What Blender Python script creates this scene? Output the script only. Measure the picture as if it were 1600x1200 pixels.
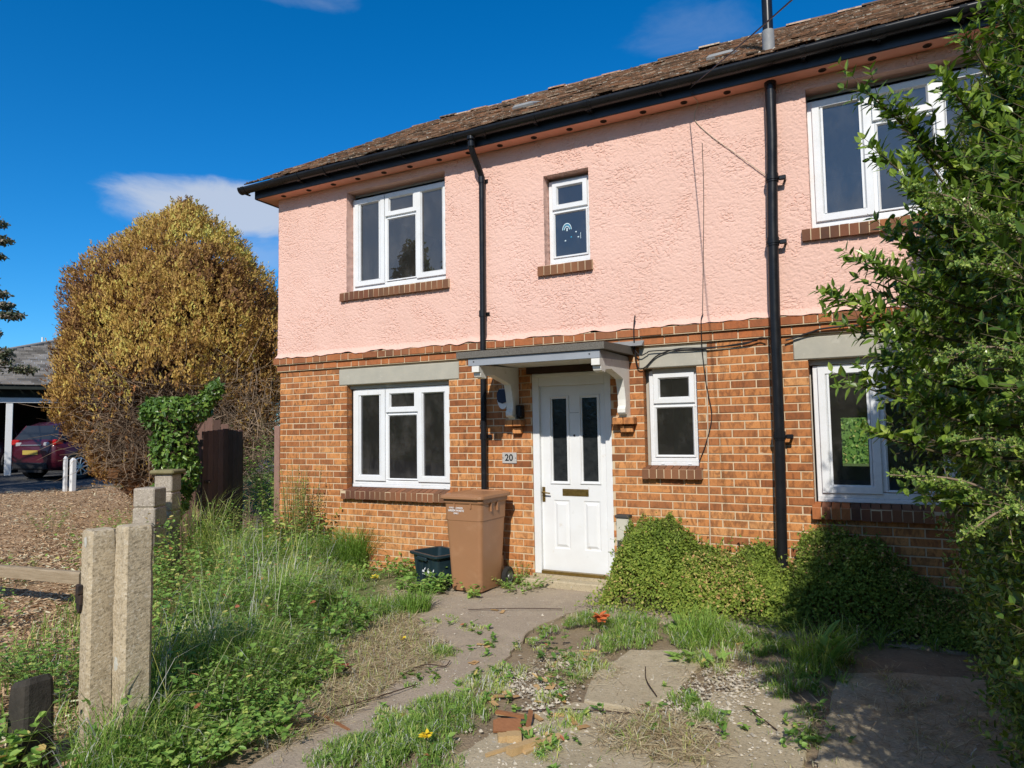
import bpy, math, random
import numpy as np
from mathutils import Matrix, Vector

sc = bpy.context.scene
for o in list(bpy.data.objects):
    bpy.data.objects.remove(o)
rng = np.random.default_rng(7)
random.seed(7)
R = math.radians

# ---------------------------------------------------------------- camera
YAW, PIT, ROL = 0.47820, 0.065363, -0.016063
CAM = np.array([6.7803, -6.4764, 1.6177])
d_ = np.array([-math.sin(YAW) * math.cos(PIT), math.cos(YAW) * math.cos(PIT), math.sin(PIT)])
r_ = np.array([math.cos(YAW), math.sin(YAW), 0.0])
u_ = np.cross(r_, d_)
r2 = r_ * math.cos(ROL) + u_ * math.sin(ROL)
u2 = -r_ * math.sin(ROL) + u_ * math.cos(ROL)
cam = bpy.data.cameras.new("camera")
cam.sensor_fit = 'HORIZONTAL'
cam.sensor_width = 36.0
cam.lens = 1060 / 1600 * 36
cam.clip_start = 0.05
cam.clip_end = 3000
co = bpy.data.objects.new("camera", cam)
sc.collection.objects.link(co)
co.matrix_world = Matrix(((r2[0], u2[0], -d_[0], CAM[0]), (r2[1], u2[1], -d_[1], CAM[1]),
                          (r2[2], u2[2], -d_[2], CAM[2]), (0, 0, 0, 1)))
sc.camera = co

# ---------------------------------------------------------------- sun, sky, exposure
SUN_EL, SUN_AZ = R(37.0), R(16.0)          # azimuth: to the right of the facade's normal
SUN_DIR = np.array([math.sin(SUN_AZ) * math.cos(SUN_EL), -math.cos(SUN_AZ) * math.cos(SUN_EL), math.sin(SUN_EL)])
sl = bpy.data.lights.new("sun", 'SUN')
sl.energy = 4.6
sl.angle = R(0.53)
sl.color = (1.0, 0.935, 0.835)
so = bpy.data.objects.new("sun", sl)
sc.collection.objects.link(so)
so.rotation_euler = Vector(SUN_DIR).to_track_quat('Z', 'Y').to_euler()

W = bpy.data.worlds.new("World")
sc.world = W
W.use_nodes = True
nt = W.node_tree
nt.nodes.clear()
def wn(t, **k):
    n = nt.nodes.new(t)
    for a, b in k.items():
        setattr(n, a, b)
    return n
sky = wn('ShaderNodeTexSky', sky_type='NISHITA', sun_disc=False, sun_elevation=SUN_EL,
         sun_rotation=math.pi - SUN_AZ, altitude=50, air_density=1.0, dust_density=0.3, ozone_density=3.0)
hs = wn('ShaderNodeVectorMath', operation='MULTIPLY')      # deep blue of a clear northern sky
hs.inputs[1].default_value = (0.45, 0.76, 1.02)
nt.links.new(sky.outputs[0], hs.inputs[0])
sat = wn('ShaderNodeHueSaturation')
sat.inputs['Saturation'].default_value = 1.15
sat.inputs['Value'].default_value = 1.38
nt.links.new(hs.outputs[0], sat.inputs['Color'])
# clouds: a few soft wisps placed by compass direction, plus an added field out of view for fill
tc = wn('ShaderNodeTexCoord')
nrm = wn('ShaderNodeVectorMath', operation='NORMALIZE')
nt.links.new(tc.outputs['Generated'], nrm.inputs[0])
sep = wn('ShaderNodeSeparateXYZ')
nt.links.new(nrm.outputs[0], sep.inputs[0])
mp = wn('ShaderNodeMapping')
mp.inputs['Scale'].default_value = (1.0, 1.0, 2.6)
nt.links.new(nrm.outputs[0], mp.inputs['Vector'])
nz = wn('ShaderNodeTexNoise')
nz.inputs['Scale'].default_value = 7.5
nz.inputs['Detail'].default_value = 9
nz.inputs['Roughness'].default_value = 0.6
nz.inputs['Distortion'].default_value = 0.4
nt.links.new(mp.outputs[0], nz.inputs['Vector'])
def wmath(op, a, b=None, clamp=False):
    n = wn('ShaderNodeMath', operation=op, use_clamp=clamp)
    for i, x in enumerate((a, b)):
        if x is None:
            continue
        if isinstance(x, (int, float)):
            n.inputs[i].default_value = x
        else:
            nt.links.new(x, n.inputs[i])
    return n.outputs[0]
def px_dir(x, y):
    v = d_ * 1060 + r2 * (x - 800) + u2 * (600 - y)
    return v / np.linalg.norm(v)
def wisp(x, y, wid, hei, amp, lo, hi):
    """cloud patch round one compass direction: an elongated soft bump times noise"""
    c = px_dir(x, y)
    t = np.array([-c[1], c[0], 0.0]); t /= np.linalg.norm(t)
    up = np.cross(c, t)
    acc = None
    for ax, s in ((t, wid), (up, hei)):
        dn = wn('ShaderNodeVectorMath', operation='DOT_PRODUCT')
        dn.inputs[1].default_value = tuple(ax)
        nt.links.new(nrm.outputs[0], dn.inputs[0])
        q = wmath('POWER', wmath('ABSOLUTE', wmath('DIVIDE', dn.outputs['Value'], s)), 2.6)
        acc = q if acc is None else wmath('ADD', acc, q)
    m = wmath('SUBTRACT', 1.0, acc, True)
    f = wn('ShaderNodeVectorMath', operation='DOT_PRODUCT')
    f.inputs[1].default_value = tuple(c)
    nt.links.new(nrm.outputs[0], f.inputs[0])
    m = wmath('MULTIPLY', m, wmath('GREATER_THAN', f.outputs['Value'], 0.3))
    k = wmath('ADD', wmath('MULTIPLY', m, 0.55), nz.outputs['Fac'])
    r = wn('ShaderNodeMapRange', clamp=True, interpolation_type='SMOOTHSTEP')
    nt.links.new(k, r.inputs[0])
    r.inputs[1].default_value = lo
    r.inputs[2].default_value = hi
    r.inputs[3].default_value = 0
    r.inputs[4].default_value = amp
    return wmath('MULTIPLY', r.outputs[0], wmath('MULTIPLY', m, 2.5, True))
w1 = wisp(330, 322, 0.150, 0.046, 0.82, 0.60, 1.0)
w2 = wisp(400, 395, 0.10, 0.034, 0.30, 0.66, 1.08)
w3 = wisp(460, -8, 0.10, 0.022, 0.16, 0.80, 1.2)
w4 = wisp(1085, 50, 0.13, 0.05, 0.13, 0.82, 1.3)
# unseen cloud added behind the camera as neutral fill on the facade
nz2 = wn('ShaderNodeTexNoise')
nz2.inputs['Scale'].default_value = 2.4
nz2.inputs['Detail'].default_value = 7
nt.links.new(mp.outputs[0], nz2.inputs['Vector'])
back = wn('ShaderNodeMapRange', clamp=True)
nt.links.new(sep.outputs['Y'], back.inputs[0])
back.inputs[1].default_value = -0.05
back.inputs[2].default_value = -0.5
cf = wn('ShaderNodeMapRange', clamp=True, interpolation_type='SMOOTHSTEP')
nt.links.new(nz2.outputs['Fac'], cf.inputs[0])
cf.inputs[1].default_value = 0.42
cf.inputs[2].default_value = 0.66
w5 = wmath('MULTIPLY', wmath('ADD', wmath('MULTIPLY', cf.outputs[0], 0.42), 0.24), back.outputs[0])      # thin veil plus broken cloud, both added for fill
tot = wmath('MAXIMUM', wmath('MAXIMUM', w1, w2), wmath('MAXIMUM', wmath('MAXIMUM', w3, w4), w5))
mixc = wn('ShaderNodeMix', data_type='RGBA')
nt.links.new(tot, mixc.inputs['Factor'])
nt.links.new(sat.outputs[0], mixc.inputs[6])
mixc.inputs[7].default_value = (5.6, 6.2, 7.2, 1)
bg = wn('ShaderNodeBackground')
bg.inputs['Strength'].default_value = 0.105
nt.links.new(mixc.outputs[2], bg.inputs['Color'])
wo = wn('ShaderNodeOutputWorld')
nt.links.new(bg.outputs[0], wo.inputs['Surface'])

sc.view_settings.view_transform = 'Standard'
sc.view_settings.look = 'None'
sc.view_settings.gamma = 1
sc.view_settings.exposure = 0.0
sc.render.engine = 'CYCLES'
sc.cycles.max_bounces = 6
sc.cycles.transparent_max_bounces = 8
sc.cycles.use_denoising = True
sc.cycles.sample_clamp_indirect = 4.0
sc.cycles.caustics_reflective = False
sc.cycles.caustics_refractive = False

# ---------------------------------------------------------------- helpers
WLOC = {}
def tag(o, label=None, cat=None, group=None, kind=None):
    if label: o['label'] = label
    if cat: o['category'] = cat
    if group: o['group'] = group
    if kind: o['kind'] = kind
    return o
def empty(name, loc=(0, 0, 0)):
    o = bpy.data.objects.new(name, None)
    o.empty_display_size = 0.2
    sc.collection.objects.link(o)
    o.location = loc
    WLOC[o.name] = np.array(loc, float)
    return o
def base_of(parent):
    return WLOC.get(parent.name, np.zeros(3)) if parent else np.zeros(3)

class Geo:
    """collects polygons (world coordinates) for ONE mesh"""
    def __init__(s):
        s.V = []; s.n = 0; s.F = []; s.MI = []; s.A = []; s.SM = []
    def add(s, V, faces, mi=0, rnd=0.5, smooth=False):
        V = np.asarray(V, float).reshape(-1, 3)
        for f in faces:
            f = np.asarray(f, int)
            f = f.reshape(-1, f.shape[-1])
            s.F.append(f + s.n); s.MI.append(np.full(len(f), mi)); s.SM.append(np.full(len(f), smooth))
        s.V.append(V); s.n += len(V)
        s.A.append(np.broadcast_to(np.asarray(rnd, float), (len(V),)).copy())
        return s
    def box(s, x0, x1, y0, y1, z0, z1, mi=0, rnd=0.5, bev=0.0):
        if bev <= 0:
            V = [(x0, y0, z0), (x1, y0, z0), (x1, y1, z0), (x0, y1, z0), (x0, y0, z1), (x1, y0, z1), (x1, y1, z1), (x0, y1, z1)]
            F = [(0, 3, 2, 1), (4, 5, 6, 7), (0, 1, 5, 4), (1, 2, 6, 5), (2, 3, 7, 6), (3, 0, 4, 7)]
            return s.add(V, [F], mi, rnd)
        b = bev
        def ring(z, i):
            return [(x0 + i, y0 + i, z), (x1 - i, y0 + i, z), (x1 - i, y1 - i, z), (x0 + i, y1 - i, z)]
        def oct_(z, i):
            return [(x0 + b, y0 + i, z), (x1 - b, y0 + i, z), (x1 - i, y0 + b, z), (x1 - i, y1 - b, z), (x1 - b, y1 - i, z), (x0 + b, y1 - i, z), (x0 + i, y1 - b, z), (x0 + i, y0 + b, z)]
        V = oct_(z0, b * .999) + oct_(z0 + b, 0) + oct_(z1 - b, 0) + oct_(z1, b * .999)
        F = []
        for k in range(3):
            for i in range(8):
                j = (i + 1) % 8
                F.append((k * 8 + i, k * 8 + j, k * 8 + 8 + j, k * 8 + 8 + i))
        return s.add(V, [F, [tuple(range(7, -1, -1))], [tuple(range(24, 32))]], mi, rnd)
    def quad(s, *p, mi=0, rnd=0.5):
        return s.add(p, [[tuple(range(len(p)))]], mi, rnd)
    def prism(s, poly, axis, a, b, mi=0, rnd=0.5):
        """extrude a 2-D polygon along axis 'x','y' or 'z' from a to b"""
        n = len(poly)
        def P(t):
            if axis == 'x': return [(t, p[0], p[1]) for p in poly]
            if axis == 'y': return [(p[0], t, p[1]) for p in poly]
            return [(p[0], p[1], t) for p in poly]
        V = P(a) + P(b)
        F = [(i, (i + 1) % n, n + (i + 1) % n, n + i) for i in range(n)]
        return s.add(V, [F, [tuple(range(n - 1, -1, -1))], [tuple(range(n, 2 * n))]], mi, rnd)
    def tube(s, pts, r, n=8, mi=0, rnd=0.5, caps=True, smooth=True):
        pts = np.asarray(pts, float); m = len(pts)
        r = np.broadcast_to(np.asarray(r, float), (m,))
        t = np.gradient(pts, axis=0); t /= np.linalg.norm(t, axis=1)[:, None] + 1e-12
        ref = np.array([0, 0, 1.0]) if abs(t[0][2]) < .9 else np.array([1.0, 0, 0])
        V = []
        for i in range(m):
            a = np.cross(t[i], ref); a /= np.linalg.norm(a) + 1e-12
            b = np.cross(t[i], a)
            ref = np.cross(a, t[i])
            th = np.arange(n) * 2 * math.pi / n
            V.append(pts[i] + r[i] * (np.cos(th)[:, None] * a + np.sin(th)[:, None] * b))
        V = np.concatenate(V)
        F = [(i * n + j, i * n + (j + 1) % n, (i + 1) * n + (j + 1) % n, (i + 1) * n + j) for i in range(m - 1) for j in range(n)]
        s.add(V, [F], mi, rnd, smooth)
        if caps:
            s.add(V[:n], [[tuple(range(n - 1, -1, -1))]], mi, rnd)
            s.add(V[-n:], [[tuple(range(n))]], mi, rnd)
        return s
    def ring(s, o, w, yf, yb, yg, ch=0.012, mi=0):
        """rectangular frame in the XZ plane: outer rect o=(x0,x1,z0,z1), width w, front yf, back yb, chamfer running in to yg"""
        x0, x1, z0, z1 = o
        def rc(i, y): return [(x0 + i, y, z0 + i), (x1 - i, y, z0 + i), (x1 - i, y, z1 - i), (x0 + i, y, z1 - i)]
        L = rc(0, yb) + rc(0, yf + .004) + rc(.004, yf) + rc(w - ch, yf) + rc(w, yg) + rc(w, yb)
        F = [(k * 4 + i, k * 4 + (i + 1) % 4, k * 4 + 4 + (i + 1) % 4, k * 4 + 4 + i) for k in range(5) for i in range(4)]
        return s.add(L, [F], mi)
    def build(s, name, mats, parent=None, loc=None, xf=None):
        V = np.concatenate(s.V) if s.V else np.zeros((0, 3))
        if xf is not None:
            V = V @ np.asarray(xf[0]).T + np.asarray(xf[1])
        L = np.array(loc, float) if loc is not None and parent is None else base_of(parent)
        me = bpy.data.meshes.new(name)
        nl = sum(f.size for f in s.F); npoly = sum(len(f) for f in s.F)
        me.vertices.add(len(V)); me.vertices.foreach_set('co', (V - L).astype(np.float32).ravel())
        me.loops.add(nl); me.polygons.add(npoly)
        me.loops.foreach_set('vertex_index', np.concatenate([f.ravel() for f in s.F]).astype(np.int32))
        tot = np.concatenate([np.full(len(f), f.shape[1]) for f in s.F])
        st = np.concatenate([[0], np.cumsum(tot)[:-1]])
        me.polygons.foreach_set('loop_start', st.astype(np.int32))
        try: me.polygons.foreach_set('loop_total', tot.astype(np.int32))
        except Exception: pass
        me.polygons.foreach_set('material_index', np.concatenate(s.MI).astype(np.int32))
        me.polygons.foreach_set('use_smooth', np.concatenate(s.SM).astype(bool))
        at = me.attributes.new('rnd', 'FLOAT', 'POINT')
        at.data.foreach_set('value', np.concatenate(s.A).astype(np.float32))
        me.update(calc_edges=True)
        me.validate()
        for m in (mats if isinstance(mats, (list, tuple)) else [mats]):
            me.materials.append(m)
        o = bpy.data.objects.new(name, me)
        sc.collection.objects.link(o)
        if parent is not None:
            o.parent = parent
            WLOC[o.name] = base_of(parent)
        else:
            o.location = L
            WLOC[o.name] = L
        return o

def copy_tree(o, parent=None, off=None):
    c = o.copy()
    sc.collection.objects.link(c)
    c.parent = parent
    WLOC[c.name] = WLOC.get(o.name, np.zeros(3))
    if off is not None:
        c.location = Vector(o.location) + Vector(off)
    for ch in list(o.children):
        copy_tree(ch, c)
    return c

def smooth_noise(shape, sigmas, wts, seed):
    """periodic gaussian-filtered noise on a grid (sigma in cells)"""
    g = np.random.default_rng(seed)
    out = np.zeros(shape)
    fy = np.fft.fftfreq(shape[0])[:, None]; fx = np.fft.fftfreq(shape[1])[None]
    for sg, w in zip(sigmas, wts):
        sy, sx = sg if isinstance(sg, tuple) else (sg, sg)
        n = np.fft.fft2(g.standard_normal(shape))
        f = np.real(np.fft.ifft2(n * np.exp(-2 * math.pi ** 2 * ((fy * sy) ** 2 + (fx * sx) ** 2))))
        out += w * f / f.std()
    return out
def lump(P, f, seed, n=6):
    """cheap smooth 3-D noise from random sine waves, about -1..1"""
    g = np.random.default_rng(seed)
    o = np.zeros(len(P))
    for i in range(n):
        k = g.standard_normal(3); k = k / np.linalg.norm(k) * f * (0.6 + 1.2 * g.random())
        o += np.sin(P @ k + g.random() * 6.28)
    return o / (n ** .5) * 0.8

# ---------------------------------------------------------------- materials
def newmat(name):
    m = bpy.data.materials.new(name)
    m.use_nodes = True
    t = m.node_tree
    b = t.nodes['Principled BSDF']
    return m, t, b
def node(t, ty, ins=None, **k):
    n = t.nodes.new(ty)
    for a, v in k.items():
        setattr(n, a, v)
    for a, v in (ins or {}).items():
        if isinstance(v, bpy.types.NodeSocket):
            t.links.new(v, n.inputs[a])
        else:
            n.inputs[a].default_value = v
    return n
def rgb(c): return (c[0], c[1], c[2], 1)
def ramp(t, fac, stops, interp='LINEAR'):
    n = t.nodes.new('ShaderNodeValToRGB')
    n.color_ramp.interpolation = interp
    e = n.color_ramp.elements
    while len(e) < len(stops):
        e.new(0.5)
    for i, (p, c) in enumerate(stops):
        e[i].position = p
        e[i].color = rgb(c) if hasattr(c, '__len__') else (c, c, c, 1)
    t.links.new(fac, n.inputs[0])
    return n.outputs[0]
def mixrgb(t, f, a, b, mode='MIX'):
    n = t.nodes.new('ShaderNodeMix')
    n.data_type = 'RGBA'
    n.blend_type = mode
    for i, v in ((0, f), (6, a), (7, b)):
        if isinstance(v, bpy.types.NodeSocket): t.links.new(v, n.inputs[i])
        elif i == 0: n.inputs[0].default_value = v
        else: n.inputs[i].default_value = rgb(v)
    return n.outputs[2]
def noise(t, scale, detail=5, rough=0.55, vec=None, dist=0.0, sc3=None):
    if vec is None:
        vec = node(t, 'ShaderNodeTexCoord').outputs['Object']
    if sc3:
        vec = node(t, 'ShaderNodeMapping', {'Vector': vec, 'Scale': sc3}).outputs[0]
    return node(t, 'ShaderNodeTexNoise', {'Vector': vec, 'Scale': scale, 'Detail': detail, 'Roughness': rough, 'Distortion': dist}).outputs['Fac']
def bump(t, b, h, strength=0.3, dist=0.01, prev=None):
    n = node(t, 'ShaderNodeBump', {'Height': h, 'Strength': strength, 'Distance': dist})
    if prev is not None:
        t.links.new(prev, n.inputs['Normal'])
    t.links.new(n.outputs[0], b.inputs['Normal'])
    return n.outputs[0]
def setc(t, b, c, rough=0.6, spec=0.3, metal=0.0):
    if isinstance(c, bpy.types.NodeSocket): t.links.new(c, b.inputs['Base Color'])
    else: b.inputs['Base Color'].default_value = rgb(c)
    if isinstance(rough, bpy.types.NodeSocket): t.links.new(rough, b.inputs['Roughness'])
    else: b.inputs['Roughness'].default_value = rough
    b.inputs['Specular IOR Level'].default_value = spec
    b.inputs['Metallic'].default_value = metal
def pm(name, c1, c2=None, scale=4, rough=0.6, spec=0.3, bs=0.0, bscale=60, bdist=0.005, c3=None, s3=1.5, t3=(0.5, 0.7), metal=0.0, sc3=None, rvar=0.0, detail=6):
    """two-tone noise material with optional stains, bump and per-piece brightness"""
    m, t, b = newmat(name)
    c = c1
    if c2 is not None:
        c = mixrgb(t, ramp(t, noise(t, scale, detail, 0.6, sc3=sc3), [(0.3, 0.0), (0.7, 1.0)]), c1, c2)
    if c3 is not None:
        c = mixrgb(t, ramp(t, noise(t, s3, 8, 0.65), [(t3[0], 0.0), (t3[1], 1.0)]), c, c3)
    if rvar:
        a = node(t, 'ShaderNodeAttribute', attribute_name='rnd').outputs['Fac']
        v = node(t, 'ShaderNodeMapRange', {0: a, 1: 0.0, 2: 1.0, 3: 1 - rvar, 4: 1 + rvar}).outputs[0]
        hsv = node(t, 'ShaderNodeHueSaturation', {'Value': v, 'Color': c if isinstance(c, bpy.types.NodeSocket) else rgb(c)})
        c = hsv.outputs[0]
    rr = rough
    if c2 is not None:
        rr = node(t, 'ShaderNodeMapRange', {0: noise(t, scale * 2.3, 4), 1: 0.3, 2: 0.7, 3: max(0.02, rough - .08), 4: min(1, rough + .08)}).outputs[0]
    setc(t, b, c, rr, spec, metal)
    if bs:
        bump(t, b, noise(t, bscale, 6, 0.6), bs, bdist)
    return m
def leafmat(name, stops, transl=0.35, rough=0.45, spec=0.35, patch=None, gain=1.9):
    stops = [(p, tuple(min(.62, v * gain) for v in c)) for p, c in stops]
    m, t, b = newmat(name)
    a = node(t, 'ShaderNodeAttribute', attribute_name='rnd').outputs['Fac']
    c = ramp(t, a, stops)
    if patch:
        c = mixrgb(t, ramp(t, noise(t, patch[1], 3), [(0.42, 0.0), (0.62, 1.0)]), c, mixrgb(t, 0.65, c, patch[0]))
    setc(t, b, c, rough, spec)
    tr = node(t, 'ShaderNodeBsdfTranslucent')
    hsv = node(t, 'ShaderNodeHueSaturation', {'Saturation': 1.1, 'Value': 1.15, 'Color': c})
    t.links.new(hsv.outputs[0], tr.inputs['Color'])
    mx = node(t, 'ShaderNodeMixShader', {'Fac': transl})
    t.links.new(b.outputs[0], mx.inputs[1]); t.links.new(tr.outputs[0], mx.inputs[2])
    t.links.new(mx.outputs[0], t.nodes['Material Output'].inputs['Surface'])
    return m

def brick_mat(name, stops, streak=0.5):
    m, t, b = newmat(name)
    a = node(t, 'ShaderNodeAttribute', attribute_name='rnd').outputs['Fac']
    c = ramp(t, a, stops)
    # rustic sand-faced bands across each brick and speckle
    band = noise(t, 1.0, 3, 0.6, sc3=(20, 20, 9), dist=0.9)
    c = mixrgb(t, ramp(t, band, [(0.44, 0.0), (0.64, streak)]), c, (0.15, 0.060, 0.028))
    sp = noise(t, 150, 4, 0.7)
    c = mixrgb(t, ramp(t, sp, [(0.35, 0.35), (0.5, 0.0)]), c, (0.10, 0.04, 0.02))
    gr = noise(t, 0.9, 4, 0.6)
    c = mixrgb(t, ramp(t, gr, [(0.40, 0.0), (0.75, 0.30)]), c, (0.60, 0.30, 0.13))
    setc(t, b, c, 0.85, 0.2)
    bump(t, b, noise(t, 90, 6, 0.7), 0.5, 0.004)
    return m
M = {}
M['brick'] = brick_mat('rustic brick', [(0.0, (0.19, 0.062, 0.024)), (0.3, (0.33, 0.115, 0.042)), (0.55, (0.46, 0.175, 0.058)), (0.85, (0.60, 0.255, 0.085)), (1.0, (0.62, 0.30, 0.115))], .74)
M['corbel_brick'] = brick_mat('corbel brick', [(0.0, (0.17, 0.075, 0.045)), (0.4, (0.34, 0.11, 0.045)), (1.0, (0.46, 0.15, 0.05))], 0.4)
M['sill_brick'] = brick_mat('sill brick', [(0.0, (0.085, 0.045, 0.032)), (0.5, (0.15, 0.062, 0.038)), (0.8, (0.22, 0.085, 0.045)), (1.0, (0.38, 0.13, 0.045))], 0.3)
M['mortar'] = pm('mortar', (0.63, 0.49, 0.325), (0.54, 0.42, 0.28), 8, 0.9, 0.15, 0.4, 120, 0.003)
def render_mat():
    m, t, b = newmat('pink roughcast render')
    c = mixrgb(t, ramp(t, noise(t, 1.6, 6), [(0.3, 0.0), (0.7, 1.0)]), (0.70, 0.447, 0.366), (0.74, 0.482, 0.400))
    c = mixrgb(t, ramp(t, noise(t, 0.8, 9, 0.7, sc3=(5, 5, 0.6)), [(0.52, 0.0), (0.8, 0.32)]), c, (0.62, 0.42, 0.34))
    setc(t, b, c, 0.8, 0.25)
    bump(t, b, noise(t, 150, 6, 0.7), 0.4, 0.004)
    return m
M['render'] = render_mat()
M['soffit'] = pm('pink painted soffit', (0.78, 0.36, 0.255), (0.72, 0.33, 0.235), 3, 0.5, 0.35, 0.1, 30)
M['upvc'] = pm('white plastic', (0.75, 0.765, 0.785), (0.69, 0.70, 0.70), 5, 0.28, 0.5, 0.03, 12, c3=(0.62, 0.58, 0.50), s3=9, t3=(0.62, 0.85))
M['white_paint'] = pm('white gloss paint', (0.74, 0.755, 0.765), (0.69, 0.695, 0.69), 4, 0.35, 0.45, 0.06, 30, c3=(0.55, 0.48, 0.38), s3=7, t3=(0.64, 0.82))
M['old_white'] = pm('weathered white paint', (0.76, 0.745, 0.70), (0.68, 0.66, 0.61), 6, 0.5, 0.3, 0.15, 50, c3=(0.36, 0.30, 0.22), s3=9, t3=(0.6, 0.8))
M['black_plastic'] = pm('black gutter plastic', (0.008, 0.0085, 0.010), (0.014, 0.0145, 0.017), 3, 0.30, 0.32, 0.06, 14, c3=(0.07, 0.07, 0.07), s3=6, t3=(0.66, 0.88))
M['black_paint'] = pm('black fascia paint', (0.010, 0.012, 0.020), (0.016, 0.018, 0.026), 4, 0.35, 0.45, 0.06, 25)
M['concrete_lintel'] = pm('grey concrete lintel', (0.42, 0.395, 0.325), (0.36, 0.345, 0.29), 6, 0.85, 0.2, 0.25, 70, c3=(0.56, 0.53, 0.45), s3=5, t3=(0.58, 0.75))
M['dark_grey'] = pm('dark grey', (0.05, 0.05, 0.05), (0.07, 0.065, 0.06), 7, 0.8, 0.2)
M['lead'] = pm('grey lead flashing', (0.20, 0.21, 0.22), (0.27, 0.27, 0.26), 9, 0.6, 0.4, 0.2, 25)
M['felt'] = pm('mineral roofing felt', (0.075, 0.070, 0.062), (0.20, 0.185, 0.16), 140, 0.95, 0.2, 0.6, 200, 0.003, detail=3)
M['brass'] = pm('aged brass', (0.42, 0.28, 0.085), (0.26, 0.17, 0.055), 25, 0.35, 0.5, metal=0.9)
M['steel'] = pm('brushed grey metal', (0.30, 0.30, 0.29), (0.22, 0.22, 0.21), 18, 0.4, 0.5, metal=0.7)
M['dark_wood'] = pm('dark brown wood', (0.035, 0.018, 0.014), (0.055, 0.03, 0.022), 6, 0.7, 0.25, 0.2, 40)
M['letter'] = pm('black lettering', (0.015, 0.015, 0.015), None, rough=0.5)
M['white_letter'] = pm('white lettering', (0.75, 0.75, 0.75), None, rough=0.5)
def glassmat(name, tint, ior=1.9, rough=0.0, film=0.0):
    m, t, b = newmat(name)
    t.nodes.remove(b)
    tr = node(t, 'ShaderNodeBsdfTransparent', {'Color': rgb(tint)})
    gl = node(t, 'ShaderNodeBsdfGlossy', {'Color': (1, 1, 1, 1), 'Roughness': rough})
    fr = node(t, 'ShaderNodeFresnel', {'IOR': ior})
    mx = node(t, 'ShaderNodeMixShader', {'Fac': fr.outputs[0]})
    t.links.new(tr.outputs[0], mx.inputs[1]); t.links.new(gl.outputs[0], mx.inputs[2])
    last = mx.outputs[0]
    if film:
        df = node(t, 'ShaderNodeBsdfDiffuse', {'Color': (0.52, 0.48, 0.43, 1)})
        f = ramp(t, noise(t, 5, 9, 0.75, sc3=(1, 1, 0.6)), [(0.45, film * .3), (0.75, film)])
        m2 = node(t, 'ShaderNodeMixShader', {'Fac': f})
        t.links.new(last, m2.inputs[1]); t.links.new(df.outputs[0], m2.inputs[2])
        last = m2.outputs[0]
    bm = node(t, 'ShaderNodeBump', {'Height': noise(t, 1.2, 1), 'Strength': 0.04, 'Distance': 0.02})
    t.links.new(bm.outputs[0], gl.inputs['Normal'])
    t.links.new(last, t.nodes['Material Output'].inputs['Surface'])
    return m
M['glass'] = glassmat('window glass', (0.78, 0.80, 0.81), 2.1, 0.0, 0.11)
M['obscure_glass'] = pm('dark obscured glass', (0.012, 0.014, 0.016), (0.03, 0.034, 0.036), 14, 0.12, 0.6, 0.25, 22, 0.01)
M['room'] = pm('dim room plaster', (0.46, 0.41, 0.35), (0.42, 0.37, 0.31), 1.5, 0.9, 0.1)
M['room_pale'] = pm('pale bedroom plaster', (0.62, 0.62, 0.64), (0.58, 0.58, 0.60), 1.5, 0.9, 0.1)
M['carpet'] = pm('dull carpet', (0.15, 0.13, 0.115), (0.19, 0.165, 0.145), 30, 0.95, 0.05)

def tile_mat():
    m, t, b = newmat('mossy clay roof tiles')
    a = node(t, 'ShaderNodeAttribute', attribute_name='rnd').outputs['Fac']
    c = ramp(t, a, [(0.0, (0.075, 0.055, 0.042)), (0.35, (0.21, 0.125, 0.080)), (0.7, (0.36, 0.185, 0.105)), (1.0, (0.48, 0.37, 0.27))])
    c = mixrgb(t, ramp(t, noise(t, 14, 6, 0.7), [(0.46, 0.0), (0.60, 0.7)]), c, (0.105, 0.08, 0.055))
    c = mixrgb(t, ramp(t, noise(t, 13, 5, 0.7), [(0.58, 0.0), (0.64, 0.85)]), c, (0.60, 0.56, 0.47))
    setc(t, b, c, 0.92, 0.15)
    bump(t, b, noise(t, 60, 6, 0.7), 0.7, 0.01)
    return m
M['tile'] = tile_mat()

# ================================================================= SETTING: ground
def gz(x, y):
    x = np.asarray(x, float); y = np.asarray(y, float)
    t = np.clip((-x - 1.0) / 12.0, 0, 1)
    return 0.54 * t * t * (3 - 2 * t)

BND = [(3.55, -4.62), (3.3, -4.25), (-0.9, 0.15)]     # boundary line of the front garden
def left_of_boundary(x, y):
    return (x - 3.3) * (0.15 + 4.25) - (y + 4.25) * (-0.9 - 3.3)
# (signed: negative on the neighbour's side)

def inpoly(px, py, poly):
    inside = np.zeros(px.shape, bool)
    n = len(poly)
    for i in range(n):
        x0, y0 = poly[i]; x1, y1 = poly[(i + 1) % n]
        c = ((y0 > py) != (y1 > py)) & (px < (x1 - x0) * (py - y0) / (y1 - y0 + 1e-12) + x0)
        inside ^= c
    return inside

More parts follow.
